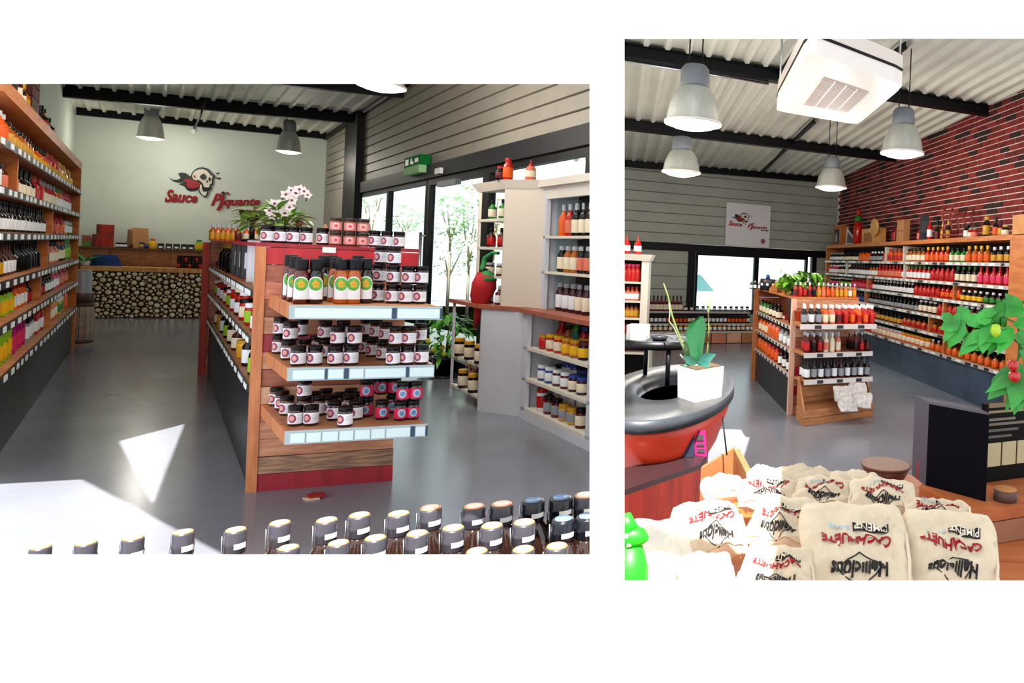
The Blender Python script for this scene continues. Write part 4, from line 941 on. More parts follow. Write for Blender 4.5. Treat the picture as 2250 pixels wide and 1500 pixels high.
# end unit whose plain panel faces the camera
Q0, Q1 = fl(1050, 903), fl(1140, 914)
QU = flat(Q1 - Q0); QW = QU.length; QU.normalize(); nQ = vert_plane(QU); QV = -D1
FQ = Fr(Q0, QU, QV)
def qz(x, y): return onp(x, y, Q0, nQ).z
def qu(x, y): return (onp(x, y, Q0, nQ) - Q0).dot(QU)
zcq = qz(1100, 672); ztq = qz(1150, 414)
h2 = thing('white_hutch', 'white hutch with plain end panel and wooden ledge beside the chilli plush', 'shelf', Q0)
MB().box(FQ, 0, QW, 0, .03, 0, zcq - .04).build('end_panel', M_wht, h2)
MB().box(FQ, QW - .1, QW - .0, -.012, 0, 0, zcq - .04).build('stile', M_wht, h2)
MB().box(FQ, -.06, QW + .02, -.03, .95, zcq - .04, zcq).build('counter_board', M_cnt, h2)
MB().box(FQ, .0, .03, .9, .93, 0, zcq - .04).build('stile', M_wht, h2)
MB().box(FQ, QW - .06, QW - .03, .03, .93, 0, zcq - .04).build('back_panel', mat('hutch_back', '#2b2422'), h2)
for z in (.12, .45): MB().box(FQ, .0, QW - .06, .03, .93, z, z + .03).build('shelf_board', M_crm, h2)
qa, qb = qu(1112, 530), qu(1200, 530)
MB().box(FQ, qa, qb, .06, .09, zcq, ztq).build('end_panel', mat('painted_warm', '#d2c8b8', .45), h2)
MB().box(FQ, qb - .09, qb, .045, .06, zcq, ztq).build('stile', mat('painted_warm', '#d2c8b8'), h2)
MB().box(FQ, qb - .05, qb - .02, .09, .85, zcq, ztq).build('back_panel', mat('hutch_back', '#2b2422'), h2)
for k in range(1, 4):
    z = zcq + (ztq - zcq) * k / 4; MB().box(FQ, qa, qb - .05, .09, .85, z - .03, z).build('shelf_board', M_crm, h2)
MB().box(FQ, qa, qa + .03, .82, .85, zcq, ztq).build('stile', M_crm, h2)
MB().hexa([FQ(qa, .05, ztq), FQ(qb, .05, ztq), FQ(qb, .88, ztq), FQ(qa, .88, ztq), FQ(qa - .08, -.02, ztq + .09), FQ(qb + .04, -.02, ztq + .09), FQ(qb + .04, .92, ztq + .09), FQ(qa - .08, .92, ztq + .09)]).build('crown', M_crm, h2)
for k in range(4):
    z = zcq + (ztq - zcq) * k / 4
    for j in range(2): bottle(('slim/wine/white/silver', 'jar/brown/cream/silver', 'slim/brown/red/black', 'slim/green/cream/black')[k], FQ(qa + .06, .25 + j * .3, z + .002), .2 if k != 1 else .13, .045, f'{("lowest", "second", "third", "top")[k]} edge-on shelf behind plush', 'stock seen edge-on in the far hutch')
for j in range(5): bottle('jar/dark/cream/gold', FQ(.06, .15 + j * .16, .152 if j % 2 else .482), .2, .055, 'low shelf below the plush', 'jars in the lower part of the far hutch')
# bottles on top of it
for x, kind, hpx, w in ((1104, 'wide/dark/wine/red', 30, 'far corner'), (1121, 'wide/red/orange/red', 48, 'tallest')):
    p = FQ(qu(x + 6, 412), .15, ztq + .092); bottle(kind, p, hpx * p.y / F, .05, f'{w} on hutch crown', 'bottles on the hutch crown')
p = FQ(qu(1178, 412), .15, ztq + .092); bottle('squeeze/salmon/cream/red', p, 46 * p.y / F, .055, 'alone on the hutch crown', 'bottles on the hutch crown')
# stock of the hutch facing the aisle
aa0, aa1 = ka(1160, 800) + .05, Lk - .16
wk = 'shelf of the near white hutch'
def krow(z, b, runs, h, r, where, a0=None, a1=None):
    n = sum(c for _, c, _ in runs); i = 0; lo_, hi_ = .2, am(b) - .12
    for kind, c, hf in runs:
        for _ in range(c):
            bottle(kind, FK(lo_ + (hi_ - lo_) * (i + .5) / n, b, z + .002), h * hf, r, where, 'stock of the near white hutch', random.uniform(0, 6)); i += 1
krow(zl[0], .1, [('jar/white/red/red', 1, 1.3), ('jar/wine/grey/black', 2, 1), ('jar/gold/grey/gold', 2, .9), ('jar/wine/cream/black', 1, 1)], .17, .055, 'lowest hutch shelf front')
krow(zl[0], .26, [('jar/pink/white/wine', 3, 1.6), ('jar/blue/white/blue', 1, 1.5)], .19, .06, 'lowest hutch shelf back')
krow(zl[1], .1, [('jar/blue/white/white', 2, 1), ('jar/wine/white/white', 2, 1), ('jar/plum/cream/blue', 2, 1)], .15, .055, 'second hutch shelf front')
krow(zl[1], .26, [('jar/brown/grey/black', 1, 1), ('jar/blue/white/blue', 2, 1.5), ('jar/dark/white/blue', 1, 1.1)], .15, .06, 'second hutch shelf back')
krow(zl[2], .1, [('jar/red/red/gold', 1, .85), ('jar/red/cream/yellow', 2, 1), ('jar/amber/yellow/gold', 2, 1), ('jar/dark/yellow/wine', 1, 1)], .16, .055, 'hutch shelf under ledge, front')
krow(zl[2], .26, [('wide/red/orange/red', 1, 1.2), ('wide/amber/red/black', 1, 1.1), ('wide/green/teal/yellow', 1, 1.5), ('wide/red/yellow/blue', 1, 1.2)], .22, .055, 'hutch shelf under ledge, back')
krow(zc_, .24, [('wide/plum/white/grey', 3, 1), ('wide/plum/cream/grey', 2, 1)], (zu[0] - zc_) * .72, .05, 'wooden ledge of near hutch')
krow(zu[0], .24, [('wide/dark/cream/silver', 1, 1), ('wide/amber/cream/silver', 2, 1), ('wide/dark/salmon/silver', 2, 1)], (zu[1] - zu[0]) * .72, .05, 'middle upper hutch shelf')
krow(zu[1], .24, [('slim/orange/orange/silver', 1, 1), ('slim/red/salmon/silver', 1, 1), ('slim/dark/cream/silver', 3, 1)], (ztk - .12 - zu[1]) * .85, .05, 'uppermost hutch shelf')
# dry-flower bundle at the foot of the hutch
fb = fl(1035, 850); fbn = thing('dried_bundle', 'small bundle of dried brown stalks on the floor by the hutch', 'plant', fb)
mb = MB()
for k in range(16): mb.tube([fb + V3((random.uniform(-.03, .03), random.uniform(-.03, .03), 0)), fb + V3((random.uniform(-.12, .14), random.uniform(-.1, .1), random.uniform(.25, .6)))], .006, 4)
mb.build('stalks', mat('straw', '#a87a4e', .8), fbn)['kind'] = 'stuff'
MB().lathe(fb, [(.05, 0), (.06, .1), (.05, .2)], 10).build('wrap', mat('straw_wrap', '#8a4a3a', .8), fbn)
# ------------------------------------------------------------------ chilli plush hanging on the hutch
cp0 = onp(1066, 640, Q0 - D1 * .3, nQ)
def cq(x, y): return onp(x, y, Q0 - D1 * .3, nQ)
cl = thing('chilli_plush', 'red chilli pepper plush with looped green stem at the end of the hutch', 'plush', cq(1055, 722))
MB().tube([cq(1068, 590), cq(1068, 605), cq(1064, 630), cq(1058, 655), cq(1052, 690), cq(1042, 722)], [.04, .1, .12, .09, .045, .012], 14).build('pepper_body', mat('plush_red', '#b3131b', .75), cl)
MB().tube([cq(1056, 598), cq(1050, 622), cq(1046, 650), cq(1044, 670)], [.03, .06, .06, .03], 10).build('second_pepper', mat('plush_red', '#b3131b'), cl)
MB().tube([cq(1062, 612), cq(1060, 590), cq(1066, 566), cq(1082, 555), cq(1096, 556)], [.035, .03, .022, .018, .016], 8).build('stem_loop', mat('plush_green', '#1f7d3c', .7), cl)
MB().lathe(cq(1070, 606), [(.1, -.05), (.1, -.02), (.06, .03), (.02, .06)], 10).build('calyx', mat('plush_green', '#1f7d3c'), cl)
# ------------------------------------------------------------------ pepper plant in a black pot
pp0 = fl(975, 827); ppt = thing('potted_pepper', 'green potted pepper plant with yellow fruit in a black pot by the door', 'plant', pp0)
hp = 44 * pp0.y / F
MB().lathe(pp0, [(.12, 0), (.15, hp * .9), (.165, hp * .92), (.165, hp), (.14, hp), (.13, hp * .85)], 20).build('pot', mat('pot_black', '#12161a', .25, coat=.3), ppt)
MB().lathe(pp0, [(.19, 0), (.2, .025), (.17, .03)], 20).build('saucer', mat('pot_black', '#12161a'), ppt)
MB().lathe(pp0 + UP * hp * .8, [(.135, 0), (.135, .02), (.001, .03)], 14).build('soil', mat('soil', '#2a1c12', .9), ppt)
mb = MB(); st = MB()
for k in range(12):
    a = random.uniform(0, 6.28); rr = random.uniform(.1, .3); tip = pp0 + V3((rr * math.cos(a), rr * math.sin(a), random.uniform(.45, .8)))
    st.tube([pp0 + UP * hp * .8, (pp0 + UP * .4).lerp(tip, .5), tip], .006, 5)
for k in range(150):
    a = random.uniform(0, 6.28); rr = .3 * math.sqrt(random.random()); z = random.uniform(.26, .86); rr *= 1 if z < .65 else (1.1 - z) * 2.2
    q = pp0 + V3((rr * math.cos(a), rr * math.sin(a), z)); mb.leaf(q, V3((math.cos(a), math.sin(a), random.uniform(-.5, .4))), UP, random.uniform(.1, .17), .06, 0, .5)
mb.build('foliage', mat('pepper_leaf', '#4f9a1e', .4, var=.4, vscale=9), ppt)['kind'] = 'stuff'
st.build('stems', mat('stem_green', '#4a6a24', .5), ppt)['kind'] = 'stuff'
for k in range(7):
    a = random.uniform(3.3, 6.1); q = pp0 + V3((.2 * math.cos(a), .2 * math.sin(a), random.uniform(.24, .5)))
    MB().lathe(q, [(.001, -.04), (.026, -.02), (.03, .0), (.02, .025), (.004, .035)], 9).build('pepper', mat('pepper_yellow', '#d3d01a', .3), ppt)

# ================================================================== LEFT ROOM: bottles standing right behind the page wall
M_capg = mat('swing_cap_grey', '#4b4a54', .3, .55); M_capt = mat('cap_seal', '#e6d5c6', .4); M_capr = mat('cap_ring_orange', '#c9783c', .4)
M_capb = mat('cap_dark', '#10131c', .25); M_bgl = mat('bottle_brown_glass', '#22120c', .08, coat=.5); M_blab = mat('neck_label', '#dfe2e6', .4)
def fg_mesh(dark):
    cap = M_capb if dark else M_capg
    P = [('glass_body', MB().lathe((0, 0, 0), [(.03, 0), (.034, .005), (.034, .15), (.03, .18), (.018, .205), (.0155, .215)], 20).mesh('glass_body', [M_bgl])),
         ('cap', MB().lathe((0, 0, 0), [(.0165, .212), (.0175, .214), (.0172, .225), (.018, .227), (.018, .232), (.0172, .234), (.0176, .25), (.016, .2535)], 22).mesh('cap', [cap])),
         ('cap_ring', MB().lathe((0, 0, 0), [(.0165, .2525), (.015, .2545), (.0125, .2545)], 22).mesh('cap_ring', [M_capb if dark else M_capr])),
         ('cap_seal', MB().lathe((0, 0, 0), [(.0128, .2535), (.0128, .2552), (.001, .2556)], 20).mesh('cap_seal', [mat('cap_seal_blue', '#5f7fa8', .3) if dark else M_capt]))]
    w = MB(); w.tube([V3((-.0185, 0, .19)), V3((-.0195, 0, .215)), V3((-.0195, 0, .245))], .0012, 5); P.append(('wire', w.mesh('wire', [mat('steel', '#c3c7cb')])))
    lb = MB(); patch(lb, .0182, -.1, 1.1, .222, .232, 0, 6); P.append(('neck_label', lb.mesh('neck_label', [M_blab])))
    return P
FGP = {0: fg_mesh(False), 1: fg_mesh(True)}
ZT = 1.13; zst = ZT - .256
lst = [(89, 1190, 0), (189, 1181, 0), (292, 1170, 0), (403, 1157, 0), (518, 1152, 0), (615, 1137, 0), (718, 1131, 0), (790, 1120, 0), (876, 1117, 0), (946, 1104, 0), (1042, 1101, 0), (1103, 1096, 0), (1172, 1088, 1), (1233, 1082, 1), (1287, 1077, 0),
       (634, 1191, 0), (744, 1181, 0), (825, 1170, 0), (917, 1160, 0), (996, 1148, 0), (1081, 1143, 0), (1152, 1136, 0), (1238, 1129, 1), (1291, 1123, 1), (1048, 1199, 0), (1150, 1195, 0), (1224, 1188, 0)]
words_ = ['first', 'second', 'third', 'fourth', 'fifth', 'sixth', 'seventh', 'eighth', 'ninth', 'tenth', 'eleventh', 'twelfth', 'thirteenth', 'fourteenth', 'fifteenth']
cnt = {0: 0, 1: 0, 2: 0}
for i, (x, y, dk) in enumerate(lst):
    row = 0 if i < 15 else (1 if i < 24 else 2); k = cnt[row]; cnt[row] += 1
    p = fl(x, y + 8, ZT); thx = math.atan((x - PX) / F)
    s = (54 if x > 300 else 56) * p.y / F * math.cos(thx) / .0365
    nm = ('back', 'middle', 'front')[row]
    lab = f'{"black-capped" if dk else "grey-capped"} brown glass bottle, {words_[k]} from the left in the {nm} row below the opening'
    t = thing('swing_cap_bottle', lab, 'bottle', V3((p.x, p.y, zst)), 'capped bottles along the lower edge')
    t.rotation_euler = (0, 0, yaw_to(flat(EYE - p))); t.scale = (s, s, 1)
    for pn, me in FGP[dk]: inst(pn, me, (0, 0, 0), 0, (1, 1, 1), t)
# table under them
pts = [fl(x, y, ZT) for x, y, _ in lst]
fx0, fx1 = min(p.x for p in pts) - .25, max(p.x for p in pts) + .08; fy0, fy1 = 1.0, max(p.y for p in pts) + .1
tb = thing('display_table', 'low display table carrying the capped bottles below the opening', 'table', V3(((fx0 + fx1) / 2, (fy0 + fy1) / 2, 0)))
MB().hexa([V3((fx0, fy0, zst - .03)), V3((fx1 + .05, fy0, zst - .03)), V3((fx1, fy1, zst - .03)), V3((fx0, fy1 - .25, zst - .03)), V3((fx0, fy0, zst - .001)), V3((fx1 + .05, fy0, zst - .001)), V3((fx1, fy1, zst - .001)), V3((fx0, fy1 - .25, zst - .001))]).build('tabletop', M_shelf, tb)
for x, y in ((fx0 + .06, fy0 + .06), (fx1 - .02, fy0 + .06), (fx0 + .06, fy1 - .33), (fx1 - .06, fy1 - .08)): MB().box(WORLD, x - .025, x + .025, y - .025, y + .025, 0, zst - .03).build('leg', M_shelf, tb)

# ================================================================== RIGHT ROOM: plan
RK1, RK2 = fl(2205, 916), fl(1922, 798)
DR = flat(RK1 - RK2).normalized(); ER = V3((1, .5, 0)).normalized(); nDR, nER = vert_plane(DR), vert_plane(ER)
PBR = RK1 + ER * .46
def brk(x, y): return onp(x, y, PBR, nDR)
cornB = flat(brk(1840, 500))
def bkw(x, y): return onp(x, y, cornB, nER)
R1, R2, R3 = bkw(1400, 358), bkw(1838, 392), brk(2250, 196)
nCR = (R2 - R1).cross(R3 - R1).normalized()
if nCR.z < 0: nCR = -nCR
def rz_(p): return R1.z - (nCR.x * (p.x - R1.x) + nCR.y * (p.y - R1.y)) / nCR.z
def on_rc(p): return V3((p.x, p.y, rz_(p)))
def rcp(x, y): return onp(x, y, R1, nCR)
backL = meet(cornB, ER, V3((0, 0, 0)), V3((-.268, 1, 0)))
# ceiling; its unseen front edge is shaped to shade bags and floor
fr_ = [V3((-.27 * 4.2, 4.2, 0)), V3((4.0, 4.6, 0))]
outer = [on_rc(p) for p in (backL + V3((-.05, .2, 0)), cornB + ER * .3 - DR * .2, RK1 + ER * .8 + DR * 3.2, V3((4.0, -1.3, 0)), V3((.42, -1.3, 0)), V3((.42, .32, 0)), V3((.2, .32, 0)), V3((.2, 4.2, 0)), fr_[0])]
cmr = MB(); cmr.prism(outer, UP, .05); ceiling_r = struct(cmr.build('ceiling', M_roofw)); ceiling_r['label'] = 'pale corrugated sheet ceiling over the brick-walled room'
for k in range(30):
    p = cornB - ER * (-.1 + k * .22); a0 = p - DR * .1; a1 = meet(p, DR, fr_[0], fr_[1] - fr_[0]) - DR * .03
    if k * .22 > 6.5: break
    cl_ = meet(p, DR, V3((0, 0, 0)), V3((-.27, 1, 0)))
    if cl_.y > a1.y: a0 = a0 if cl_.y > p.y else cl_ + DR * .05
    if a0.y < a1.y + .3: continue
    mb = MB(); w0, w1, hh = .05, .022, .05
    q = [on_rc(a0 - ER * w0), on_rc(a0 + ER * w0), on_rc(a0 + ER * w1) - UP * hh, on_rc(a0 - ER * w1) - UP * hh]
    r_ = [on_rc(a1 - ER * w0), on_rc(a1 + ER * w0), on_rc(a1 + ER * w1) - UP * hh, on_rc(a1 - ER * w1) - UP * hh]
    mb.hexa(q + r_); mb.build('roof_rib', M_roofw, ceiling_r)
def rbeam(p0, p1, hgt, wid, label, along, flange=True):
    a, b = rcp(*p0), rcp(*p1); s2 = along * wid * .5; base = (a + b) * .5
    a, b = a - UP * .03, b - UP * .03
    t = thing('roof_beam', label, 'beam', V3((base.x, base.y, base.z - hgt)), 'black steel roof beams of the brick-walled room')
    MB().hexa([a - s2 * .25, a + s2 * .25, b + s2 * .25, b - s2 * .25, a - s2 * .25 - UP * hgt, a + s2 * .25 - UP * hgt, b + s2 * .25 - UP * hgt, b - s2 * .25 - UP * hgt]).build('web', M_black, t)
    for z in ((0.02, hgt) if flange else (hgt,)):
        MB().hexa([a - s2 - UP * z, a + s2 - UP * z, b + s2 - UP * z, b - s2 - UP * z, a - s2 - UP * (z - .02), a + s2 - UP * (z - .02), b + s2 - UP * (z - .02), b - s2 - UP * (z - .02)]).build('flange', M_black, t)
rbeam((1340, 82), (2172, 226), .15, .12, 'black steel beam passing behind the ceiling air unit', DR)
rbeam((1340, 252), (1990, 335), .16, .12, 'black steel beam between the two rows of bell lamps', DR)
rbeam((1340, 345), (1842, 388), .13, .1, 'black steel beam along the top of the grey siding wall', DR)
for p0, p1, lab in (((1790, 255), (1672, 372), 'thin black purlin running from the air unit to the siding wall'), ((1757, 84), (1706, 160), 'thin black purlin left of the air unit at the upper edge'), ((1990, 84), (1918, 140), 'thin black purlin right of the air unit at the upper edge')):
    rbeam(p0, p1, .07, .05, lab, ER, False)
cp_ = MB(); cp_.tube([rcp(1340, 84) - UP * .2, rcp(1690, 145) - UP * .2], .014, 6); tag(cp_.build('ceiling_pipe', mat('steel', '#c3c7cb')), 'thin metal conduit along the black beam above the big bell lamp', 'pipe')
# back wall: siding, lintel, windows
FB = Fr(backL, ER, V3((-ER.y, ER.x, 0)))                    # a along to the right, b: outside
def ba(x, y): return (bkw(x, y) - backL).dot(ER)
Lb = (cornB - backL).length
zlt = (bkw(1600, 541).z + bkw(1600, 541).z) / 2; zlb = bkw(1600, 556).z; zwb = bkw(1600, 680).z
a_w0, a_w1 = ba(1512, 610), ba(1786, 610); ztb = max(R1.z, R2.z) + .15
M_sideg = mat('siding_grey', '#a3a79c', .55, metal=.1, var=.05, vscale=3)
wb = MB(); wb.box(FB, 0, Lb, .03, .1, zlt, ztb); wb.box(FB, 0, a_w0, .03, .1, 0, zlt); wb.box(FB, a_w1, Lb, .03, .1, 0, zlt); wb.box(FB, a_w0, a_w1, .03, .1, 0, zwb - .08)
wback = struct(wb.build('wall_back', M_sideg)); wback['label'] = 'grey horizontal siding wall with the white sign board'
n_ = 9
for k in range(n_):
    z0, z1_ = zlt + (ztb - zlt) * k / n_, zlt + (ztb - zlt) * (k + 1) / n_
    MB().hexa([FB(0, 0, z0 + .01), FB(Lb, 0, z0 + .01), FB(Lb, .03, z0), FB(0, .03, z0), FB(0, 0, z1_ - .01), FB(Lb, 0, z1_ - .01), FB(Lb, .03, z1_), FB(0, .03, z1_)]).build('siding_panel', M_sideg, wback)
for k in range(5):
    z0, z1_ = zlb - (zlb) * (k + 1) / 7, zlb - (zlb) * k / 7
    for q0, q1 in ((0, a_w0), (a_w1, Lb)):
        MB().hexa([FB(q0, 0, z0 + .008), FB(q1, 0, z0 + .008), FB(q1, .03, z0), FB(q0, .03, z0), FB(q0, 0, z1_ - .008), FB(q1, 0, z1_ - .008), FB(q1, .03, z1_), FB(q0, .03, z1_)]).build('siding_panel', M_sideg, wback)
struct(tag(MB().box(FB, 0, Lb, -.05, .0, zlb, zlt).build('trim_4', M_black), 'black lintel band across the siding wall'))
struct(tag(MB().box(FB, a_w0 - .02, a_w0 + .12, -.06, .05, zwb - .1, zlb).build('trim_5', M_black), 'black post at the side of the window pair'))
struct(tag(MB().box(FB, a_w1 - .06, a_w1 + .05, -.06, .05, zwb - .1, zlb).build('trim_6', M_black), 'black post between window and brick corner'))
def rwin(name, label, x0, x1):
    q0, q1 = ba(x0, 620), ba(x1, 620); fw = .05
    w = thing(name, label, None, FB((q0 + q1) / 2, 0, zwb)); w['kind'] = 'structure'
    for (b0, b1, c0, c1) in ((q0, q0 + fw, zwb - .08, zlb), (q1 - fw, q1, zwb - .08, zlb), (q0 + fw, q1 - fw, zlb - .07, zlb), (q0 + fw, q1 - fw, zwb - .08, zwb)):
        MB().box(FB, b0, b1, -.03, .05, c0, c1).build('frame', M_black, w)
    MB().box(FB, q0 + fw, q1 - fw, .01, .016, zwb, zlb - .07).build('pane', M_gl, w)
rwin('window_3', 'larger bright window under the sign board', 1526, 1660)
rwin('window_4', 'smaller bright window towards the brick wall', 1660, 1772)
# outside: paving, parked car, thin tree
og = MB(); og.face([FB(-2, .12, .004), FB(6, .12, .004), FB(10, 9, .004), FB(-6, 9, .004)]); struct(tag(og.build('pavement', mat('pale_paving', '#e9e6df')), 'pale sunlit paving outside the windows'))
pcar = onp(1545, 655, cornB + FB.v * 4, nER); pcar.z = 0.005
car = thing('parked_car', 'pale teal car parked outside the larger window', 'car', pcar)
FCa = Fr(pcar, ER, FB.v); hcar = onp(1560, 598, cornB + FB.v * 4, nER).z
def car_out(w0, w1): return [(-2.2, .3), (-2.25, hcar * .5), (-1.6, hcar * .58), (-1.0, hcar * .97), (.25, hcar), (.75, hcar * .62), (1.25, hcar * .52), (1.3, .3)]
MB().prism([FCa(a_ - .3, 0, z) for a_, z in car_out(0, 0)], FB.v, 1.6).build('body', mat('car_teal', '#b5e0e4', .3, coat=.5), car)
MB().prism([FCa(a_, -.01, z) for a_, z in ((-1.75, hcar * .6), (-1.2, hcar * .92), (-.1, hcar * .94), (.3, hcar * .62))], FB.v, .02).build('side_window', mat('car_glass', '#4a6a70', .1), car)
for a_ in (-1.9, .45): MB().lathe(FCa(a_, .02, .32), [(.32, 0), (.32, .2), (.18, .22)], 18, axis=FB.v).build('wheel', mat('tyre', '#2a2c2e', .7), car)
bo = onp(1722, 640, cornB + FB.v * 5, nER); shrub(V3((bo.x, bo.y, 0)), .45, .9, mat('leaf_grey', '#6d6a66', .6), 'thin sparse tree outside the smaller window', 'young_tree', 34, 1.3, .16)
# sign board on the siding
def sgp(x, y): return onp(x, y, cornB - FB.v * .06, nER)
sz0_, sz1_ = sgp(1640, 541).z, sgp(1640, 448).z; s0, s1 = (sgp(1595, 495) - backL + FB.v * .06).dot(ER), (sgp(1692, 495) - backL + FB.v * .06).dot(ER)
sb = thing('sign_board', 'white square sign board with the flaming skull logo above the window', 'sign', FB((s0 + s1) / 2, -.06, sz0_))
MB().box(FB, s0, s1, -.06, -.02, sz0_, sz1_).build('board', mat('sign_white', '#dedee2', .5), sb)
def mp_s(zx, zy):
    X, Y_ = 485 + (zx - 195) * .526, 440 + (zy - 152) * .516
    return FB(s0 + (s1 - s0) * (X - 425) / 1090, -.061, sz1_ - (sz1_ - sz0_) * (Y_ - 215) / 1060)
build_logo(sb, mp_s, -FB.v, .003, .001)
sr = mp_s(1850, 1500) ; 
def sq(u, w): return FB(s0 + (s1 - s0) * u, -.0625, sz0_ + (sz1_ - sz0_) * w)
c_ = sq(.85, .14); MB().lathe(c_, [(.055, 0), (.055, .004), (.042, .004), (.042, 0)], 18, axis=-FB.v).build('round_mark', mat('mark_pink', '#b06a78', .5), sb)
MB().lathe(c_, [(.02, 0), (.02, .004), (.001, .004)], 10, axis=-FB.v).build('round_mark_core', mat('mark_plum', '#8a4258', .5), sb)
pl_ = MB()
for k in range(5): pl_.box(FB, s0 + (s1 - s0) * (.8 + k * .035), s0 + (s1 - s0) * (.825 + k * .035), -.064, -.06, sz0_ + (sz1_ - sz0_) * .385, sz0_ + (sz1_ - sz0_) * .415)
pl_.build('small_print', M_ink, sb)['kind'] = 'stuff'

# brick wall: every brick a piece
M_mort = mat('mortar', '#dccdc2', .9); zbt = max(R2.z, rz_(cornB + DR * 12)) + .3
Lbr = 9.6; FBr = Fr(cornB, DR, ER)
bwl = MB(); bwl.box(FBr, -.05, Lbr, .010, .12, 0, zbt)
for v in bwl.v:
    if v.z > 1: v.z = rz_(v) + .06
wall_brick = struct(bwl.build('wall_right', M_mort)); wall_brick['label'] = 'red brick wall with pale mortar joints above the long bottle shelf'
M_bk = [mat('brick_red', '#741a19', .8, var=.18, vscale=20), mat('brick_dark_red', '#611413', .8, var=.2, vscale=20), mat('brick_bright', '#82241e', .8, var=.18, vscale=20), mat('brick_burnt', '#260e10', .8, var=.3, vscale=20)]
BL, BHt, JT = .224, .065, .014
bmesh_ = []
for m in M_bk:
    bmesh_.append(MB().hexa([FBr(0, .0, 0) - cornB, FBr(BL, .0, 0) - cornB, FBr(BL, .024, 0) - cornB, FBr(0, .024, 0) - cornB, FBr(0, .0, BHt) - cornB, FBr(BL, .0, BHt) - cornB, FBr(BL, .024, BHt) - cornB, FBr(0, .024, BHt) - cornB]).mesh('brick', [m]))
zsh_top = onp(2205, 505, RK1, nDR).z * .5 + onp(1830, 553, RK1, nDR).z * .5
cells = []; z = zsh_top - .25; row = 0
while z < 4.6:
    s = -(BL / 2 if row % 2 else 0) + .003
    while s < Lbr - .2:
        p = FBr(max(s, 0), 0, z)
        if z + .012 < rz_(FBr(s + BL, 0, 0)) and z + .012 < rz_(FBr(max(s, 0), 0, 0)) and s > -.001: cells.append((p, s))
        s += BL + JT
    z += BHt + JT; row += 1
def in_view(p):
    q = p - EYE
    if q.y < .5: return False
    u, v = F * q.x / q.y, -F * q.z / q.y; x, y = PX + u * _c - v * _s, PY + u * _s + v * _c
    return 1800 < x < 2275 and 60 < y < 640
cells = [c for c in cells if in_view(c[0])]
cells.sort(key=lambda c: -c[1]); far = {k: MB() for k in range(4)}
cob = wall_brick; orgb = V3(ORG[wall_brick.name])
for i, (p, s) in enumerate(cells):
    k = random.choices((0, 1, 2, 3), (5, 4, 3, 2))[0]
    jit = ER * random.uniform(-.004, .004)
    if i < 300: inst('brick', bmesh_[k], p - orgb + jit, 0, (1, 1, 1), wall_brick)
    else:
        o_ = FBr(0, 0, 0) - cornB
        far[k].hexa([p + jit + v.co for v in bmesh_[k].vertices])
for k, mb in far.items():
    if mb.v: mb.build('far_bricks', M_bk[k], wall_brick)['kind'] = 'stuff'

# bell lamps
gr = 'bell lamps of the brick-walled room'
bell_lamp(1523, 272, 60, 143, 'largest bell lamp, hanging nearest below the first beam', gr, 80)
bell_lamp(1497, 379, 41, 300, 'bell lamp before the grey siding, below the largest one', gr, 80)
bell_lamp(1982, 337, 46, 237, 'bell lamp hanging before the brick wall beside the air unit', gr, 80)
bell_lamp(1826, 412, 33, 345, 'smallest bell lamp near the corner of brick and siding', gr, 80)
# ceiling air unit
zac = 3.05
ac = [fl(*p, zac) for p in ((1702, 243), (1884, 274), (1987, 188), (1776, 112))]
acc = sum(ac, V3()) / 4
au = thing('air_conditioner', 'white square air conditioning cassette hanging from the beams', 'air conditioner', V3((acc.x, acc.y, zac)))
M_acw = mat('ac_white', '#f2ece4', .4)
def ins(pts, k): return [acc + (p - acc) * k for p in pts]
def rnd(pts, t=.1):
    out = []
    for i in range(4):
        a, b, c = pts[i - 1], pts[i], pts[(i + 1) % 4]; out += [b.lerp(a, t), b.lerp(a, t * .3).lerp(b.lerp(c, t * .3), .5), b.lerp(c, t)]
    return out
MB().prism(rnd(ac, .12), UP, .11).build('lower_casing', M_acw, au)
MB().prism([p + UP * .11 for p in rnd(ins(ac, 1.01), .12)], UP, .02).build('seam', M_black, au)
MB().prism([p + UP * .13 for p in rnd(ac, .12)], UP, .1).build('upper_casing', mat('ac_shade', '#e2d9cf', .45), au)
gl_ = [acc + (p - acc) * .5 + V3((0, 0, -.004)) for p in ac]
MB().prism([p for p in gl_], UP, .006).build('grille', mat('ac_grille', '#b7a59b', .6), au)
for k in range(1, 4):
    a, b = gl_[0].lerp(gl_[1], k / 4), gl_[3].lerp(gl_[2], k / 4); d_ = (gl_[1] - gl_[0]).normalized() * .006
    MB().hexa([a - d_, a + d_, b + d_, b - d_] + [q - UP * .004 for q in (a - d_, a + d_, b + d_, b - d_)]).build('grille_bar', M_acw, au)
for k in range(2, 26):
    a, b = gl_[0].lerp(gl_[3], k / 27), gl_[1].lerp(gl_[2], k / 27); d_ = (gl_[3] - gl_[0]).normalized() * .008
    MB().hexa([a - d_, a + d_, b + d_, b - d_] + [q - UP * .003 for q in (a - d_, a + d_, b + d_, b - d_)]).build('slat', mat('ac_slat', '#cdbfb6', .5), au)
for i in range(4):
    q = ac[i].lerp(acc, .08); MB().tube([q + UP * .2, V3((q.x, q.y, rz_(q) - .02))], .01, 6).build('hanger_rod', mat('steel', '#c3c7cb'), au)

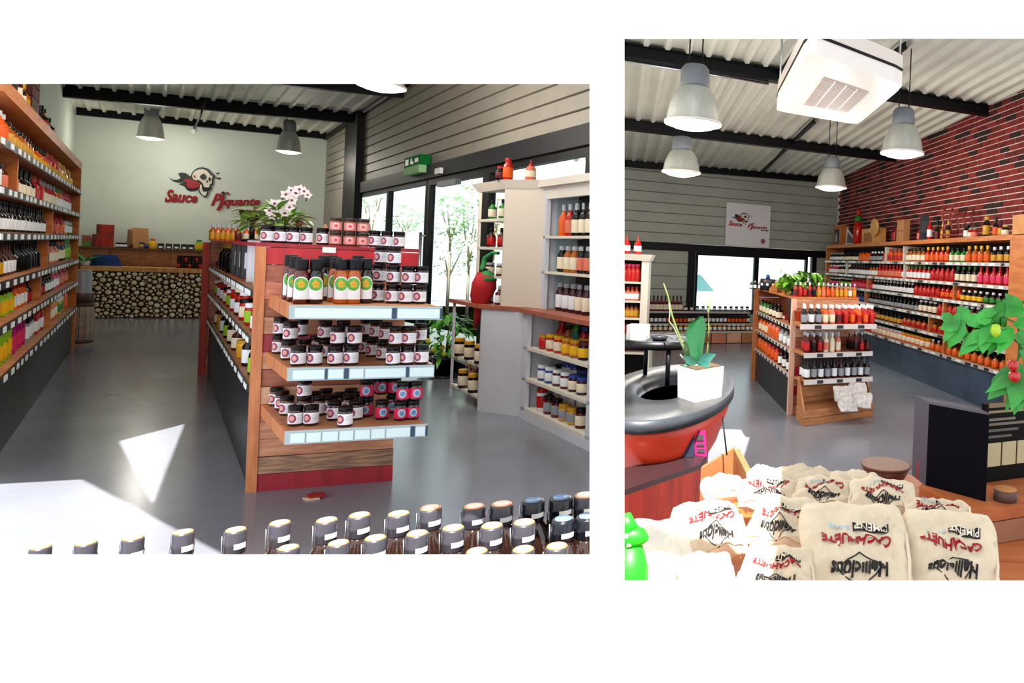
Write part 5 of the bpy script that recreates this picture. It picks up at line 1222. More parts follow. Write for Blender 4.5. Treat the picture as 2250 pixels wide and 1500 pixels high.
# ================================================================== RIGHT ROOM: long shelf on the brick wall
FR = Fr(RK1, -DR, ER)                                       # a: away from the camera, b: towards the wall
def rz2(x, y): return onp(x, y, RK1, nDR).z
rl = [rz2(2200, yn) * .5 + rz2(xf, yf) * .5 for yn, xf, yf in ((491, 1815, 565), (543, 1815, 590), (597, 1815, 615), (648, 1873, 645), (699, 1900, 676), (750, 1900, 706), (800, 1895, 735))]
Lr = -(onp(1816, 590, RK1, nDR) - RK1).dot(DR)
rs = thing('wall_shelf', 'long orange wood shelf of sauce bottles along the brick wall', 'shelf', RK1)
MB().box(FR, -.06, .0, -.01, .45, 0, rl[0] + .05).build('end_panel', M_ow, rs)
MB().box(FR, Lr, Lr + .06, -.01, .45, 0, rl[0] + .05).build('end_panel', M_ow, rs)
MB().box(FR, -.06, Lr + .06, -.015, .45, rl[0], rl[0] + .06).build('top_board', M_ow, rs)
MB().box(FR, 0, Lr, .42, .44, 0, rl[0]).build('back_panel', M_backp, rs)
M_kickb = mat('blue_kick_panel', '#41536a', .32, .3, var=.2, vscale=2.5)
for k in range(3): MB().box(FR, Lr * k / 3 + .004, Lr * (k + 1) / 3 - .004, .02, .04, 0, rl[6] - .03).build('kick_panel', M_kickb, rs)
for k in range(1, 7):
    MB().box(FR, 0, Lr, 0, .42, rl[k] - .025, rl[k]).build('shelf', M_shelf, rs)
    MB().box(FR, 0, Lr, -.012, 0, rl[k] - .045, rl[k] - .002).build('price_rail', mat('rail_pale', '#b9b4b0', .45), rs)
    tg = MB(); s = .1
    while s < Lr:
        w = .07 + .1 * random.random(); tg.box(FR, s, s + w, -.016, -.012, rl[k] - .04, rl[k] - .008, 0 if random.random() < .6 else 1); s += w + .06 + .1 * random.random()
    tg.build('price_tags', [M_tag, M_rail], rs)['kind'] = 'stuff'
def ra(x, y): return -(onp(x, y, RK1, nDR) - RK1).dot(DR)
rdiv = {1: [(1945, 555), (1985, 560)], 2: [(1858, 605), (1986, 590)], 3: [(2095, 635), (1905, 640)], 4: [(2072, 670), (1900, 665)], 5: [(2040, 715)], 6: [(2072, 760)]}
rdp = {k: [ra(*p) for p in v] for k, v in rdiv.items()}
for k, l in rdp.items():
    for s in l: MB().box(FR, s - .02, s + .02, .0, .42, rl[k], rl[k - 1] - .025).build('divider', M_ow if k > 2 else M_crm, rs)
OR2 = {1: 'first', 2: 'second', 3: 'third', 4: 'fourth', 5: 'fifth', 6: 'lowest'}
rrows = {
 1: [('slim/dark/gold/white', 3, .9), ('slim/amber/orange/yellow', 4, 1), ('slim/green/cream/black', 3, .9), ('slim/red/orange/yellow', 5, 1), ('slim/amber/cream/black', 5, .95), ('slim/orange/red/red', 6, .95), ('slim/dark/grey/white', 4, .8), ('wide/orange/orange/black', 4, .8), ('slim/dark/cream/black', 6, .75), ('slim/dark/white/grey', 6, .75)],
 2: [('slim/red/pink/red', 5, 1), ('slim/dark/cream/green', 4, 1), ('slim/red/red/black', 5, 1), ('slim/red/white/green', 7, .95), ('slim/red/salmon/red', 7, .95), ('slim/amber/white/black', 3, .9), ('slim/plum/white/black', 7, .9), ('slim/dark/cream/white', 5, .85), ('slim/pink/white/white', 4, .8)],
 3: [('slim/dark/green/white', 4, .75), ('slim/dark/yellow/white', 4, .75), ('squeeze/red/orange/red', 4, 1), ('slim/red/red/black', 6, 1), ('slim/dark/white/white', 12, .95), ('slim/red/pink/red', 8, .9), ('slim/dark/lime/white', 5, .85), ('slim/plum/pink/white', 5, .8)],
 4: [('wide/green/green/black', 3, .95), ('wide/dark/red/white', 5, .95), ('wide/red/red/black', 4, .95), ('wide/dark/cream/white', 4, .9), ('flask/dark/grey/black', 14, .95), ('flask/plum/blue/black', 6, .95), ('flask/dark/red/black', 6, .9), ('slim/wine/red/black', 4, .85)],
 5: [('slim/red/orange/red', 6, .8), ('slim/red/red/red', 3, .9), ('slim/amber/red/black', 8, .7), ('slim/dark/gold/black', 6, .75), ('jar/red/orange/black', 8, .7), ('slim/wine/cream/black', 8, .75)],
 6: [('slim/amber/orange/black', 8, .75), ('slim/amber/orange/white', 4, .75), ('jar/orange/cream/gold', 6, .7), ('jar/salmon/cream/silver', 8, .7), ('jar/red/orange/black', 8, .7), ('jar/salmon/orange/black', 8, .7)]}
for k, runs in rrows.items():
    n = sum(c for _, c, _ in runs); i = 0; hg = (rl[k - 1] - rl[k] - .03) * .93
    for kind, c, hf in runs:
        for _ in range(c):
            s = .07 + (Lr - .14) * (i + .5) / n; i += 1
            for q in rdp[k]:
                if abs(s - q) < .065: s = q + (.066 if s > q else -.066)
            bottle(kind, FR(s, .07 + .012 * random.random(), rl[k] + .002), hg * hf * random.uniform(.96, 1.0), .047 if kind[:3] != 'jar' else .055, f'{OR2[k]} row, brick-wall shelf', f'stock on the {OR2[k]} row of the brick-wall shelf', random.uniform(0, 6), 'from near end')
# on top of that shelf
ztr = rl[0] + .061
def topr(x, y=500, b=.16): return FR(ra(x, y), b, ztr)
for x, y, kind, h, r in ((2188, 480, 'wide/dark/cream/gold', .13, .05), (2178, 482, 'slim/wine/gold/black', .2, .04), (2167, 485, 'slim/dark/orange/black', .24, .04), (2147, 487, 'wide/dark/gold/gold', .26, .05), (2122, 490, 'wide/red/salmon/grey', .13, .045), (2113, 492, 'wide/red/cream/grey', .13, .045), (2064, 505, 'slim/dark/gold/yellow', .26, .035), (2052, 507, 'slim/amber/gold/yellow', .24, .035), (2040, 510, 'flask/dark/wine/black', .3, .04), (2024, 512, 'squeeze/red/white/red', .36, .045), (2003, 520, 'wide/red/salmon/black', .2, .05), (1949, 525, 'slim/wine/red/black', .34, .05), (1955, 525, 'slim/red/wine/black', .34, .05)):
    bottle(kind, topr(x, y), h, r, 'brick-wall shelf top board', 'bottles on the top board under the bricks')
def box_r(x, y, w, d, h, m, name, label, cat, b=.1):
    s = ra(x, y); t = thing(name, label, cat, FR(s, b + d / 2, ztr)); MB().box(FR, s - w / 2, s + w / 2, b, b + d, ztr, ztr + h).build('body', m, t); return t, s
M_pine = wood('pine_wood', '#c98f45', '#dca75e', .55, (6, 6, 6), 2)
t, s = box_r(1898, 545, .8, .2, .28, M_pine, 'wooden_caddy', 'pine bottle caddy with round cut end on the brick-wall shelf', 'caddy')
MB().lathe(FR(s - .35, .1, ztr + .28), [(.16, 0), (.16, .05)], 20, axis=nDR).build('round_end', M_pine, t)
for k in range(5): MB().box(FR, s - .15 + k * .09, s - .1 + k * .09, .095, .1, ztr + .03, ztr + .2).build('slot', mat('slot_brown', '#8a4a22', .6), t)
t, s = box_r(1966, 522, .3, .12, .36, M_card, 'cardboard_box', 'tall tan cardboard box on the brick-wall shelf', 'box')
MB().box(FR, s - .15, s + .15, .096, .1, ztr + .17, ztr + .19).build('seam', mat('card_seam', '#9c6a42', .6), t)
t, s = box_r(1828, 560, .5, .2, .42, M_ow, 'framed_box', 'orange wood box with dark framed front at the far end of the shelf', 'box')
MB().box(FR, s - .16, s + .16, .094, .1, ztr + .04, ztr + .34).build('dark_front', mat('front_dark', '#22242c', .5), t)
MB().prism([FR(s - .08, .09, ztr + .06), FR(s + .08, .09, ztr + .06), FR(s + .08, .09, ztr + .2), FR(s, .09, ztr + .28), FR(s - .08, .09, ztr + .2)], nDR if nDR.x < 0 else -nDR, .004).build('pale_mark', mat('mark_pale', '#8f9aa8', .5), t)
pb0 = topr(1868, 545); tb_ = thing('chilli_bottle', 'tall red chilli-shaped bottle with green collar before the bricks', 'bottle', pb0)
MB().lathe(pb0, [(.06, 0), (.09, .05), (.085, .35), (.06, .45)], 16).build('body', gm('red'), tb_)
MB().lathe(pb0 + UP * .45, [(.065, 0), (.07, .05), (.05, .12)], 16).build('collar', cm('green'), tb_)
MB().lathe(pb0 + UP * .57, [(.05, 0), (.035, .1), (.005, .18)], 14).build('tip', cm('red'), tb_)
pw = topr(1860, 555, .08); ws = thing('card_stand', 'small leaning card with stand at the foot of the chilli bottle', 'card', pw)
MB().prism([pw + V3((-.1, 0, .0)), pw + V3((.16, .02, .04)), pw + V3((-.08, .02, .34))], V3((0, 1, 0)), .01).build('card', mat('card_grey', '#a9a4a2', .5), ws)
MB().prism([pw + V3((-.08, -.006, .02)), pw + V3((.1, .014, .05)), pw + V3((-.06, .014, .25))], V3((0, 1, 0)), .003).build('print', mat('card_print', '#3a3438', .5), ws)
pd = topr(2012, 512); dk = thing('black_pouch', 'upright black pouch on the brick-wall shelf', 'pouch', pd)
MB().hexa([pd + V3(q) for q in ((-.07, -.03, 0), (.07, -.03, 0), (.07, .05, 0), (-.07, .05, 0), (-.065, .005, .4), (.065, .005, .4), (.065, .015, .4), (-.065, .015, .4))]).build('body', mat('pouch_black', '#1c2126', .45), dk)
MB().box(Fr(pd, V3((1, 0, 0)), V3((0, 1, 0))), -.05, .05, -.026, -.022, .12, .3).build('label', mat('pouch_label', '#34383e', .5), dk)
ps = topr(2084, 500); sk = thing('lettered_ornament', 'red wire-letter ornament leaning on the bricks above the shelf', 'ornament', ps)
mb = MB()
for k in range(5):
    x_ = -.2 + k * .1
    MB().tube([ps + V3((x_, 0, .0)), ps + V3((x_ + .02, .01, .16)), ps + V3((x_ - .02, .01, .3)), ps + V3((x_ + .02, .01, .42))], .016, 6).build('bar', mat('ornament_red', '#8f3a34', .5), sk)
MB().tube([ps + V3((-.24, 0, .05)), ps + V3((.24, 0, .05))], .014, 6).build('rail', mat('ornament_red', '#8f3a34'), sk)
MB().tube([ps + V3((-.24, 0, .36)), ps + V3((.24, 0, .36))], .014, 6).build('rail', mat('ornament_red', '#8f3a34'), sk)
pk = topr(2105, 498); bottle('wide/dark/white/black', pk, .18, .05, 'beside the wire-letter ornament', 'bottles on the top board under the bricks')
# wooden box at the near end, cut by the edge
pn = FR(-.22, .1, ztr); nbx = thing('wooden_box', 'plain wooden box on the near end of the brick-wall shelf at the edge', 'box', pn)
MB().box(FR, -.4, -.02, .0, .42, ztr, ztr + .22).build('body', wood('box_wood', '#b8772f', '#c98a44', .5), nbx)
MB().lathe(FR(-.4, .16, ztr + .14), [(.02, 0), (.02, .02), (.001, .02)], 10, axis=DR).build('knot', mat('knot_dark', '#5a2c14', .6), nbx)
MB().box(FR, -.42, -.06, -.012, .45, 0, rl[0] + .05).build('side_panel', M_ow, rs)

# ================================================================== RIGHT ROOM: gondola with crate
H1, H3 = fl(1730, 912), fl(1655, 832)
HV = flat(H3 - H1); HL = HV.length; HV.normalize(); HU = V3((1, .55, 0)).normalized(); nH = vert_plane(HU); FH = Fr(H1, HU, HV)
def hz(x, y): return onp(x, y, H1, nH).z
def hu(x, y): return (onp(x, y, H1, nH) - H1).dot(HU)
HW = hu(1884, 740); zth = hz(1735, 656)
gg = thing('gondola_shelf', 'smaller plank gondola with white-edged shelves of bottles before the brick wall', 'shelf', H1)
nn = ['pink', 'brown', 'red', 'tan', 'red', 'brown', 'tan', 'brown', 'light', 'red', 'brown', 'tan']
for k, c in enumerate(nn):
    z0, z1_ = zth * k / len(nn), zth * (k + 1) / len(nn) - .004
    MB().box(FH, .05, HW - .004 * (k % 2), -.004 * (k % 2), .03, z0, z1_).build('plank', PALL[c], gg)
    MB().box(FH, 0, HW, HL - .03, HL, z0, z1_).build('plank', PALL[('tan', 'pink', 'brown')[k % 3]], gg)
MB().box(FH, -.0, .06, -.012, .05, 0, zth).build('post', wood('post_pale', '#d9a58a', '#e6bda6', .5, (8, 8, 1), 3), gg)
MB().box(FH, -.04, .03, HL - .05, HL + .02, 0, zth).build('post', M_postw, gg)
MB().box(FH, 0, HW, 0, HL, zth, zth + .022).build('top_board', M_ow, gg)
MB().box(FH, .36, HW, .03, HL - .03, 0, zth - .002).build('core_panel', PALL['brown'], gg)
def hsz(x0, y0, x1, y1): n = vert_plane(HV); return (onp(x0, y0, H1, n).z + onp(x1, y1, H1, n).z) / 2
hs = [hsz(1650, 684, 1726, 702), hsz(1655, 724, 1726, 755), hsz(1650, 764, 1726, 806)]
MB().box(FH, .015, .035, .05, HL - .05, 0, hs[2] - .03).build('kick_panel', M_kick, gg)
for z in hs:
    MB().box(FH, .005, .36, .05, HL - .03, z - .025, z).build('side_shelf', M_shelf, gg)
    MB().box(FH, -.007, .005, .05, HL - .05, z - .04, z - .002).build('price_rail', mat('rail_white', '#cfcac8', .45), gg)
    tg = MB(); s = .1
    while s < HL - .2: tg.box(FH, -.011, -.007, s, s + .08, z - .036, z - .008); s += .2
    tg.build('price_tags', M_rail, gg)['kind'] = 'stuff'
HS = []
def huv(p):
    den = HU.x * HV.y - HU.y * HV.x; q = p - H1; return ((q.x * HV.y - q.y * HV.x) / den, (HU.x * q.y - HU.y * q.x) / den)
for (bx, by, lx, ly, rx, ry) in ((1742, 704, 1777, 720, 1904, 706), (1742, 766, 1777, 781, 1906, 767), (1742, 825, 1778, 842, 1905, 821)):
    z = hz(bx, by); (ul, vl), (ur, vr) = huv(fl(lx, ly, z)), huv(fl(rx, ry, z)); vv = (vl + vr) / 2; ub = hu(bx, by)
    vv = min(vv, -.25); HS.append((z, ul, ur, vv))
    sh = MB().hexa([FH(ub, -.006, z - .03), FH(ul, vv, z - .03), FH(ur, vv, z - .03), FH(ur - (ul - ub), -.006, z - .03), FH(ub, -.006, z), FH(ul, vv, z), FH(ur, vv, z), FH(ur - (ul - ub), -.006, z)]).build('front_shelf', M_shelf, gg)
    MB().box(FH, ul - .01, ur, vv - .012, vv, z - .05, z + .002).build('label_rail', mat('rail_white', '#cfcac8'), sh)
    for k in range(7):
        if k % 2: MB().box(FH, ul + (ur - ul) * (k + .2) / 7, ul + (ur - ul) * (k + .8) / 7, vv - .016, vv - .012, z - .043, z - .008).build('price_label', M_rail, sh)
# stock on the gondola front
def hrow(i, rows_, kinds, h, r, where, group, u0=.06, u1=None):
    z, ul, ur, vv = HS[i]
    for q in range(rows_):
        n = len(kinds); t_ = q / max(1, rows_ - 1) if rows_ > 1 else 0
        v = vv + .055 + q * .085
        if v > -.05: break
        f_ = v / vv; us, ue = ul * f_ + (1 - f_) * .1, ur * f_ + (1 - f_) * (ur - ul)
        for j, kd in enumerate(kinds):
            if kd is None: continue
            bottle(kd, FH(us + .04 + (ue - us - .08) * j / (n - 1), v, z + .002), h * random.uniform(.97, 1.02), r, where + (' front', ' middle', ' rear', ' rear')[min(q, 3)], group)
hrow(0, 3, ['slim/dark/grey/white', 'slim/dark/white/white', 'slim/dark/grey/white', 'slim/orange/cream/white', 'slim/salmon/cream/white', 'slim/red/wine/white', 'slim/red/red/white', 'slim/red/orange/white', 'slim/orange/red/white', 'slim/red/orange/white', 'slim/red/red/white'], .2, .03, 'small gondola upper shelf', 'bottles on the upper shelf of the smaller gondola')
hrow(1, 3, ['slim/wine/red/silver', 'slim/wine/dark/silver', 'slim/wine/red/silver', 'slim/cream/salmon/white', 'slim/cream/cream/white', 'slim/salmon/cream/silver', None, None, 'flask/wine/dark/silver', 'flask/wine/red/silver', 'flask/dark/wine/silver'], .21, .03, 'small gondola middle shelf', 'bottles on the middle shelf of the smaller gondola')
hrow(2, 3, ['flask/dark/white/black', 'flask/dark/grey/black', 'flask/dark/white/black', 'flask/dark/grey/black', 'flask/dark/white/black', 'flask/plum/grey/black', 'flask/dark/white/black', 'flask/dark/grey/black', 'flask/dark/white/black', 'flask/dark/grey/black'], .25, .033, 'small gondola lower shelf', 'dark bottles on the lower shelf of the smaller gondola')
for j in range(14):
    kd = ['slim/red/wine/silver', 'slim/red/red/white', 'slim/wine/red/silver', 'slim/red/wine/white', 'slim/wine/dark/black', 'slim/orange/gold/white', 'slim/orange/salmon/silver', 'slim/red/orange/silver', 'slim/amber/orange/silver', 'slim/orange/gold/silver', 'slim/amber/gold/white', 'slim/orange/gold/white', 'slim/amber/cream/silver', 'slim/orange/gold/silver'][j]
    bottle(kd, FH(.05 + (HW - .1) * j / 13, .05, zth + .023), .16, .024, 'small gondola top front edge', 'bottles along the smaller gondola top')
for j in range(9):
    for i, z in enumerate(hs):
        kd = [('wide/dark/white/black', 'slim/dark/cream/black', 'slim/green/cream/black'), ('slim/grey/white/black', 'wide/salmon/orange/black', 'slim/orange/cream/black'), ('slim/dark/white/black', 'wide/red/orange/black', 'jar/amber/orange/black')][i][(j // 3) % 3]
        if i == 0 and j < 3: continue
        bottle(kd, FH(.06, .2 + j * (HL - .4) / 8, z + .002), .2 if i else .17, .045, f'small gondola {("upper", "middle", "lower")[i]} side shelf', 'side-shelf bottles of the smaller gondola')
pj = FH(.1, .28, hs[0] + .002); jg = thing('black_jug', 'black ceramic jug with pale band on the upper side shelf of the smaller gondola', 'jug', pj)
MB().lathe(pj, [(.05, 0), (.06, .02), (.08, .22), (.075, .3), (.045, .36), (.05, .4)], 18).build('body', mat('jug_black', '#17120f', .3), jg)
MB().lathe(pj + UP * .38, [(.03, 0), (.045, .04), (.02, .08), (.001, .085)], 14).build('stopper', mat('jug_grey', '#a5adb0', .4), jg)
MB().tube([pj + V3((.05, -.03, .33)), pj + V3((.12, -.05, .3)), pj + V3((.12, -.05, .18)), pj + V3((.07, -.03, .1))], .012, 7).build('handle', mat('jug_black', '#17120f'), jg)
prc = FH(.1, .75, hs[0] + .002); rp = thing('red_packet', 'small red and white packet lying beside the black jug', 'packet', prc)
MB().box(Fr(prc, HU, HV), 0, .12, 0, .25, 0, .05).build('body', mat('packet_red', '#b82a38', .4), rp)
MB().box(Fr(prc, HU, HV), -.003, 0, .03, .22, .012, .04).build('label', M_tag, rp)
pr_ = FH(.075, -.06, HS[0][0] + .002) if HS[0][3] < -.2 else FH(.1, -.05, HS[0][0])
ro = thing('orange_tub', 'small orange tub at the side of the upper shelf of the smaller gondola', 'tub', pr_)
MB().lathe(pr_, [(.04, 0), (.05, .1), (.052, .1), (.04, .09)], 16).build('tub', mat('tub_orange', '#c8451e', .4), ro)
MB().lathe(pr_ + UP * .1, [(.053, 0), (.053, .012), (.001, .014)], 16).build('lid', mat('tub_lid', '#a83217', .4), ro)
# plant, house block and little bottles on the top
pg = FH(.28, .35, zth + .023); tp = thing('leafy_plant', 'bushy green plant on the smaller gondola top before the window', 'plant', pg)
MB().lathe(pg, [(.06, 0), (.08, .1), (.07, .1)], 14).build('pot', mat('orchid_pot', '#5a3a2a'), tp)
mb = MB()
for k in range(260):
    x_ = random.uniform(1716, 1806); b = onp(x_, random.uniform(592 + abs(x_ - 1768) * .3, 632), H1 + HV * random.uniform(.2, .55), nH); a = random.uniform(0, 6.28)
    mb.leaf(b, V3((math.cos(a), math.sin(a), random.uniform(-.4, .3))), UP, random.uniform(.09, .15), .055, 0, .5)
mb.build('foliage', mat('topplant_leaf', '#5f9a1f', .4, var=.35, vscale=10), tp)['kind'] = 'stuff'
for k in range(5):
    tip = onp(1730 + k * 17, 622, H1 + HV * .35, nH); MB().tube([pg + UP * .08, (pg + UP * .1).lerp(tip, .5) + UP * .03, tip], .005, 5).build('twig', mat('orchid_stem', '#5c6a2a'), tp)
ph = onp(1712, 645, H1 + HV * .9, nH); ph.z = zth + .023; hh_ = thing('wooden_house', 'small orange wooden roof-shaped block on the smaller gondola top', 'ornament', ph)
MB().prism([ph - HU * .12, ph + HU * .12, ph + HU * .12 + UP * .05, ph + UP * .15, ph - HU * .12 + UP * .05], HV, .08).build('block', M_ow, hh_)
MB().prism([ph - HU * .03 + UP * .0 - HV * .003, ph + HU * .03 - HV * .003, ph + HU * .03 + UP * .06 - HV * .003, ph - HU * .03 + UP * .06 - HV * .003], HV, .003).build('notch', mat('notch_dark', '#6a3d22'), hh_)
for k, x in enumerate((1650, 1658, 1668)):
    p = onp(x, 645, H1 + HV * 1.9, nH); p.z = zth + .023; bottle('slim/dark/white/silver', p, .11, .022, 'small gondola top far corner', 'tiny bottles on the smaller gondola top')
p = onp(1686, 645, H1 + HV * 1.5, nH); p.z = zth + .023; tn = thing('black_tin', 'round black tin with white dots on the smaller gondola top', 'tin', p)
MB().lathe(p, [(.1, 0), (.1, .14), (.09, .15), (.001, .15)], 20).build('body', mat('tin_black', '#15131a'), tn)
for k in range(8): MB().lathe(p + V3((.1 * math.cos(k * .785), .1 * math.sin(k * .785), .08)), [(.018, -.004), (.018, .004)], 8, axis=V3((math.cos(k * .785), math.sin(k * .785), 0))).build('dot', M_tag, tn)
MB().lathe(p + UP * .15, [(.03, 0), (.02, .05), (.001, .06)], 10).build('knob', mat('blue_plastic', '#123a86'), tn)
# crate at the foot with paper bags in it
c0, c1 = fl(1765, 937), fl(1918, 915); cU = flat(c1 - c0); cW = cU.length; cU.normalize(); FCr = Fr(c0, cU, HV)
M_cr = wood('crate_wood', '#9c6238', '#b87d4e', .6, (1.5, 1.5, 9), 4); dep = .34
cr = thing('wooden_crate', 'tilted open wooden crate at the foot of the smaller gondola', 'crate', c0)
hf, hbk = onp(1850, 893, c0, vert_plane(cU)).z - .0, .46
hf = max(.12, min(.22, hf))
for k in range(2): MB().box(FCr, 0, cW, 0, .02, hf * k / 2 + .003, hf * (k + 1) / 2 - .004).build('front_slat', M_cr, cr)
for k in range(4): MB().box(FCr, 0, cW, dep - .02, dep, hbk * k / 4, hbk * (k + 1) / 4 - .005).build('back_slat', M_cr, cr)
for u in (0, cW - .02):
    MB().hexa([FCr(u, .02, 0), FCr(u + .02, .02, 0), FCr(u + .02, dep - .02, 0), FCr(u, dep - .02, 0), FCr(u, .02, hf), FCr(u + .02, .02, hf), FCr(u + .02, dep - .02, hbk), FCr(u, dep - .02, hbk)]).build('side_board', M_cr, cr)
MB().hexa([FCr(.02, .02, .03), FCr(cW - .02, .02, .03), FCr(cW - .02, dep - .02, .16), FCr(.02, dep - .02, .16), FCr(.02, .02, .05), FCr(cW - .02, .02, .05), FCr(cW - .02, dep - .02, .18), FCr(.02, dep - .02, .18)]).build('sloping_floor', M_brown, cr)

# ================================================================== cloth bags
M_cloth = mat('cotton_cloth', '#dccdb3', .85, var=.05, vscale=40, bump=.25)
M_tred = mat('print_red', '#a01222', .7); M_tblk = mat('print_black', '#141216', .7); M_tpale = mat('print_blue', '#a9c2cc', .7)
M_string = mat('cotton_string', '#e3d6c0', .85)
def bag(cx, cy, wpx, hpx, Y, label, tilt=30., yaw=0., thick=.055, text=True, group='cotton bags heaped in the sun', strings=True, parent_z=None, col=M_cloth, name='cotton_bag', seed=0):
    rnd_ = random.Random(seed + int(cx)); C = at(cx, cy, Y); W = wpx * Y / F; tl = math.radians(tilt)
    D = hpx * Y / (F * (math.sin(tl) + (H - C.z) / Y * math.cos(tl)))
    ax = V3((math.cos(yaw), math.sin(yaw), 0)); by = V3((-math.sin(yaw) * math.cos(tl), math.cos(yaw) * math.cos(tl), math.sin(tl))); nn_ = ax.cross(by)
    if nn_.z < 0: nn_ = -nn_
    ph = [rnd_.uniform(0, 6) for _ in range(6)]
    def prof(a, b): return max(0., 1 - abs(a) ** 2.6) ** .5 * max(0., 1 - abs(b) ** 2.4) ** .5
    def crease(a, b): return .016 * abs(math.sin(2.6 * a + ph[4] + 1.5 * b)) + .013 * abs(math.sin(3.4 * b - 2.1 * a + ph[5])) + .006 * abs(math.sin(6.3 * a + 2.2 * b + ph[2]))
    def S(a, b, side=1, off=0.):
        wr = .006 * math.sin(7 * a + ph[0] + 3 * b) + .005 * math.sin(9 * b + ph[1] - 4 * a) + .004 * math.sin(15 * (a + b) + ph[2])
        edge = 1 + .05 * math.sin(3 * b + ph[3]) * abs(a)
        h = prof(a, b) * (thick * (1 if side > 0 else -1.0) - (crease(a, b) if side > 0 else 0)) + (wr * (W / .2) * prof(a, b) ** .5 if side > 0 else 0)
        p = C + ax * (a * W / 2 * edge * (1 - .16 * max(0, b) ** 3)) + by * (b * D / 2) + nn_ * (h - thick + off)
        return p
    t = thing(name, label, 'bag', V3((C.x, C.y, C.z - thick - D / 2 * math.sin(tl))), group)
    mb = MB(); n = 22
    for side in (1, -1):
        i = len(mb.v)
        for r in range(n + 1):
            for q in range(n + 1): 
                a_, b_ = math.sin((q / n - .5) * math.pi), math.sin((r / n - .5) * math.pi); mb.v.append(S(a_, b_, side))
        for r in range(n):
            for q in range(n):
                k = i + r * (n + 1) + q; f = (k, k + 1, k + n + 2, k + n + 1); f = f if side > 0 else f[::-1]
                mb.f.append(f); mb.m.append(0); mb.sm.append(True)
    mb.build('cloth', col, t)
    if strings:
        # gathered neck away from the viewer and two draw strings
        MB().tube([S(-.95, -.2), S(-.98, -.55), S(-.9, -.85), S(-.6, -1.0), S(-.45, -1.15)], W * .018, 6).build('draw_string', M_string, t)
        MB().tube([S(.95, .25, 1, .004), S(.97, -.3, 1, .004), S(.86, -.75, 1, .004), S(.7, -1.05, 1, .004)], W * .018, 6).build('draw_string', M_string, t)
        hem = MB(); hem.tube([S(a_ / 10, -.86, 1, .002) for a_ in range(-8, 9)], W * .012, 5); hem.build('hem', col, t)
    if text:
        def tx(s, r0, r1, t0, t1, m, nm='lettering', shear=0., bold=0., off=.004, arch=0.):
            m2 = MB()
            def fn(a, b, z): 
                rr = r0 + (r1 - r0) * a; tt = t0 + (t1 - t0) * b - arch * (rr * rr)
                return S(-rr, -tt, 1, off + .0015 * z)
            add_text(m2, s, fn, 0, shear, bold); m2.build(nm, m, t)
        tx('Hellicious', -.52, .5, .4, .68, M_tblk, shear=.25, bold=.03, arch=-.1)
        tx('CACAHUÈTE', -.64, .64, -.08, .14, M_tred, bold=.035, arch=.12)
        bx = MB(); i = 0
        for q in range(9):
            r0, r1 = -.62 + .075 * q, -.62 + .075 * (q + 1)
            bx.face([S(-r0, .34 + .12 * r0 * r0, 1, .003), S(-r1, .34 + .12 * r1 * r1, 1, .003), S(-r1, .17 + .12 * r1 * r1, 1, .003), S(-r0, .17 + .12 * r0 * r0, 1, .003)])
        bx.build('print_band', M_tblk, t)
        tx('PIMENT', -.59, .03, -.32, -.19, mat('print_light', '#e9dfcf', .7), bold=.012, off=.0065, arch=.12)
        pm = MB()
        for q in range(4):
            r0 = .12 + q * .1; r1 = r0 + .06; pm.face([S(-r0, .3 + .12 * r0 * r0, 1, .003), S(-r1, .3 + .12 * r1 * r1, 1, .003), S(-r1, .2 + .12 * r1 * r1, 1, .003), S(-r0, .2 + .12 * r0 * r0, 1, .003)])
        pm.build('pale_print', M_tpale, t)['kind'] = 'stuff'
        dm = MB(); pts = [(-.42, .5), (-.02, .9), (.38, .5), (-.02, .26)]
        for q in range(4):
            (x0, y0), (x1, y1) = pts[q], pts[(q + 1) % 4]
            dm.tube([S(-(x0 + (x1 - x0) * k / 6), -(y0 + (y1 - y0) * k / 6), 1, .002) for k in range(7)], W * .006, 5)
        dm.build('diamond_outline', M_tblk, t)
    return t
bag(1885, 1172, 250, 215, 1.42, 'largest cotton bag with big upside-down CACAHUÈTE print, nearest in the heap', 34, .05, .06, seed=1)
bag(2092, 1180, 215, 190, 1.45, 'printed cotton bag in the warm shade at the table edge, right of the largest', 34, -.12, .055, seed=2)
bag(1570, 1122, 160, 120, 1.62, 'rounded cotton bag with faint script beside the red cabinet', 32, .45, .07, seed=3)
bag(1716, 1112, 150, 110, 1.66, 'cotton bag between the rounded one and the largest one', 30, -.25, .055, seed=4)
bag(1706, 1225, 170, 120, 1.36, 'cotton bag at the lower edge left of the largest, its strings hanging', 32, -.1, .05, seed=5)
bag(1560, 1232, 130, 105, 1.38, 'plain creased cotton bag at the lower edge under the rounded one', 34, .3, .06, text=False, seed=6)
bag(1440, 1190, 190, 190, 1.5, 'plain cotton bag coloured white as in full sun, nearest the red cabinet', 30, .3, .07, text=False, strings=False, seed=7, col=mat('cotton_sun_white', '#efe8dc', .85, var=.03, bump=.2, vscale=30))  # whiter cloth colour carries the full sun on this bag
bag(1690, 1052, 140, 58, 1.86, 'printed cotton bag in the back row behind the rounded one', 24, .1, .05, seed=8)
bag(1812, 1052, 135, 62, 1.84, 'printed cotton bag in the middle of the back row', 24, -.08, .05, seed=9)
bag(1940, 1058, 150, 72, 1.80, 'printed cotton bag at the end of the back row by the black box', 24, -.1, .05, seed=10)
bag(2062, 1098, 150, 52, 1.70, 'narrow printed cotton bag below the black box', 26, -.15, .045, seed=11)
bag(1592, 1040, 95, 42, 1.95, 'knotted plain cotton bag in the corner by the wooden tray', 24, .3, .05, text=False, seed=12)
bag(1740, 1022, 190, 34, 2.02, 'plain cotton bag at the very back of the heap', 18, .05, .04, text=False, strings=False, seed=13)
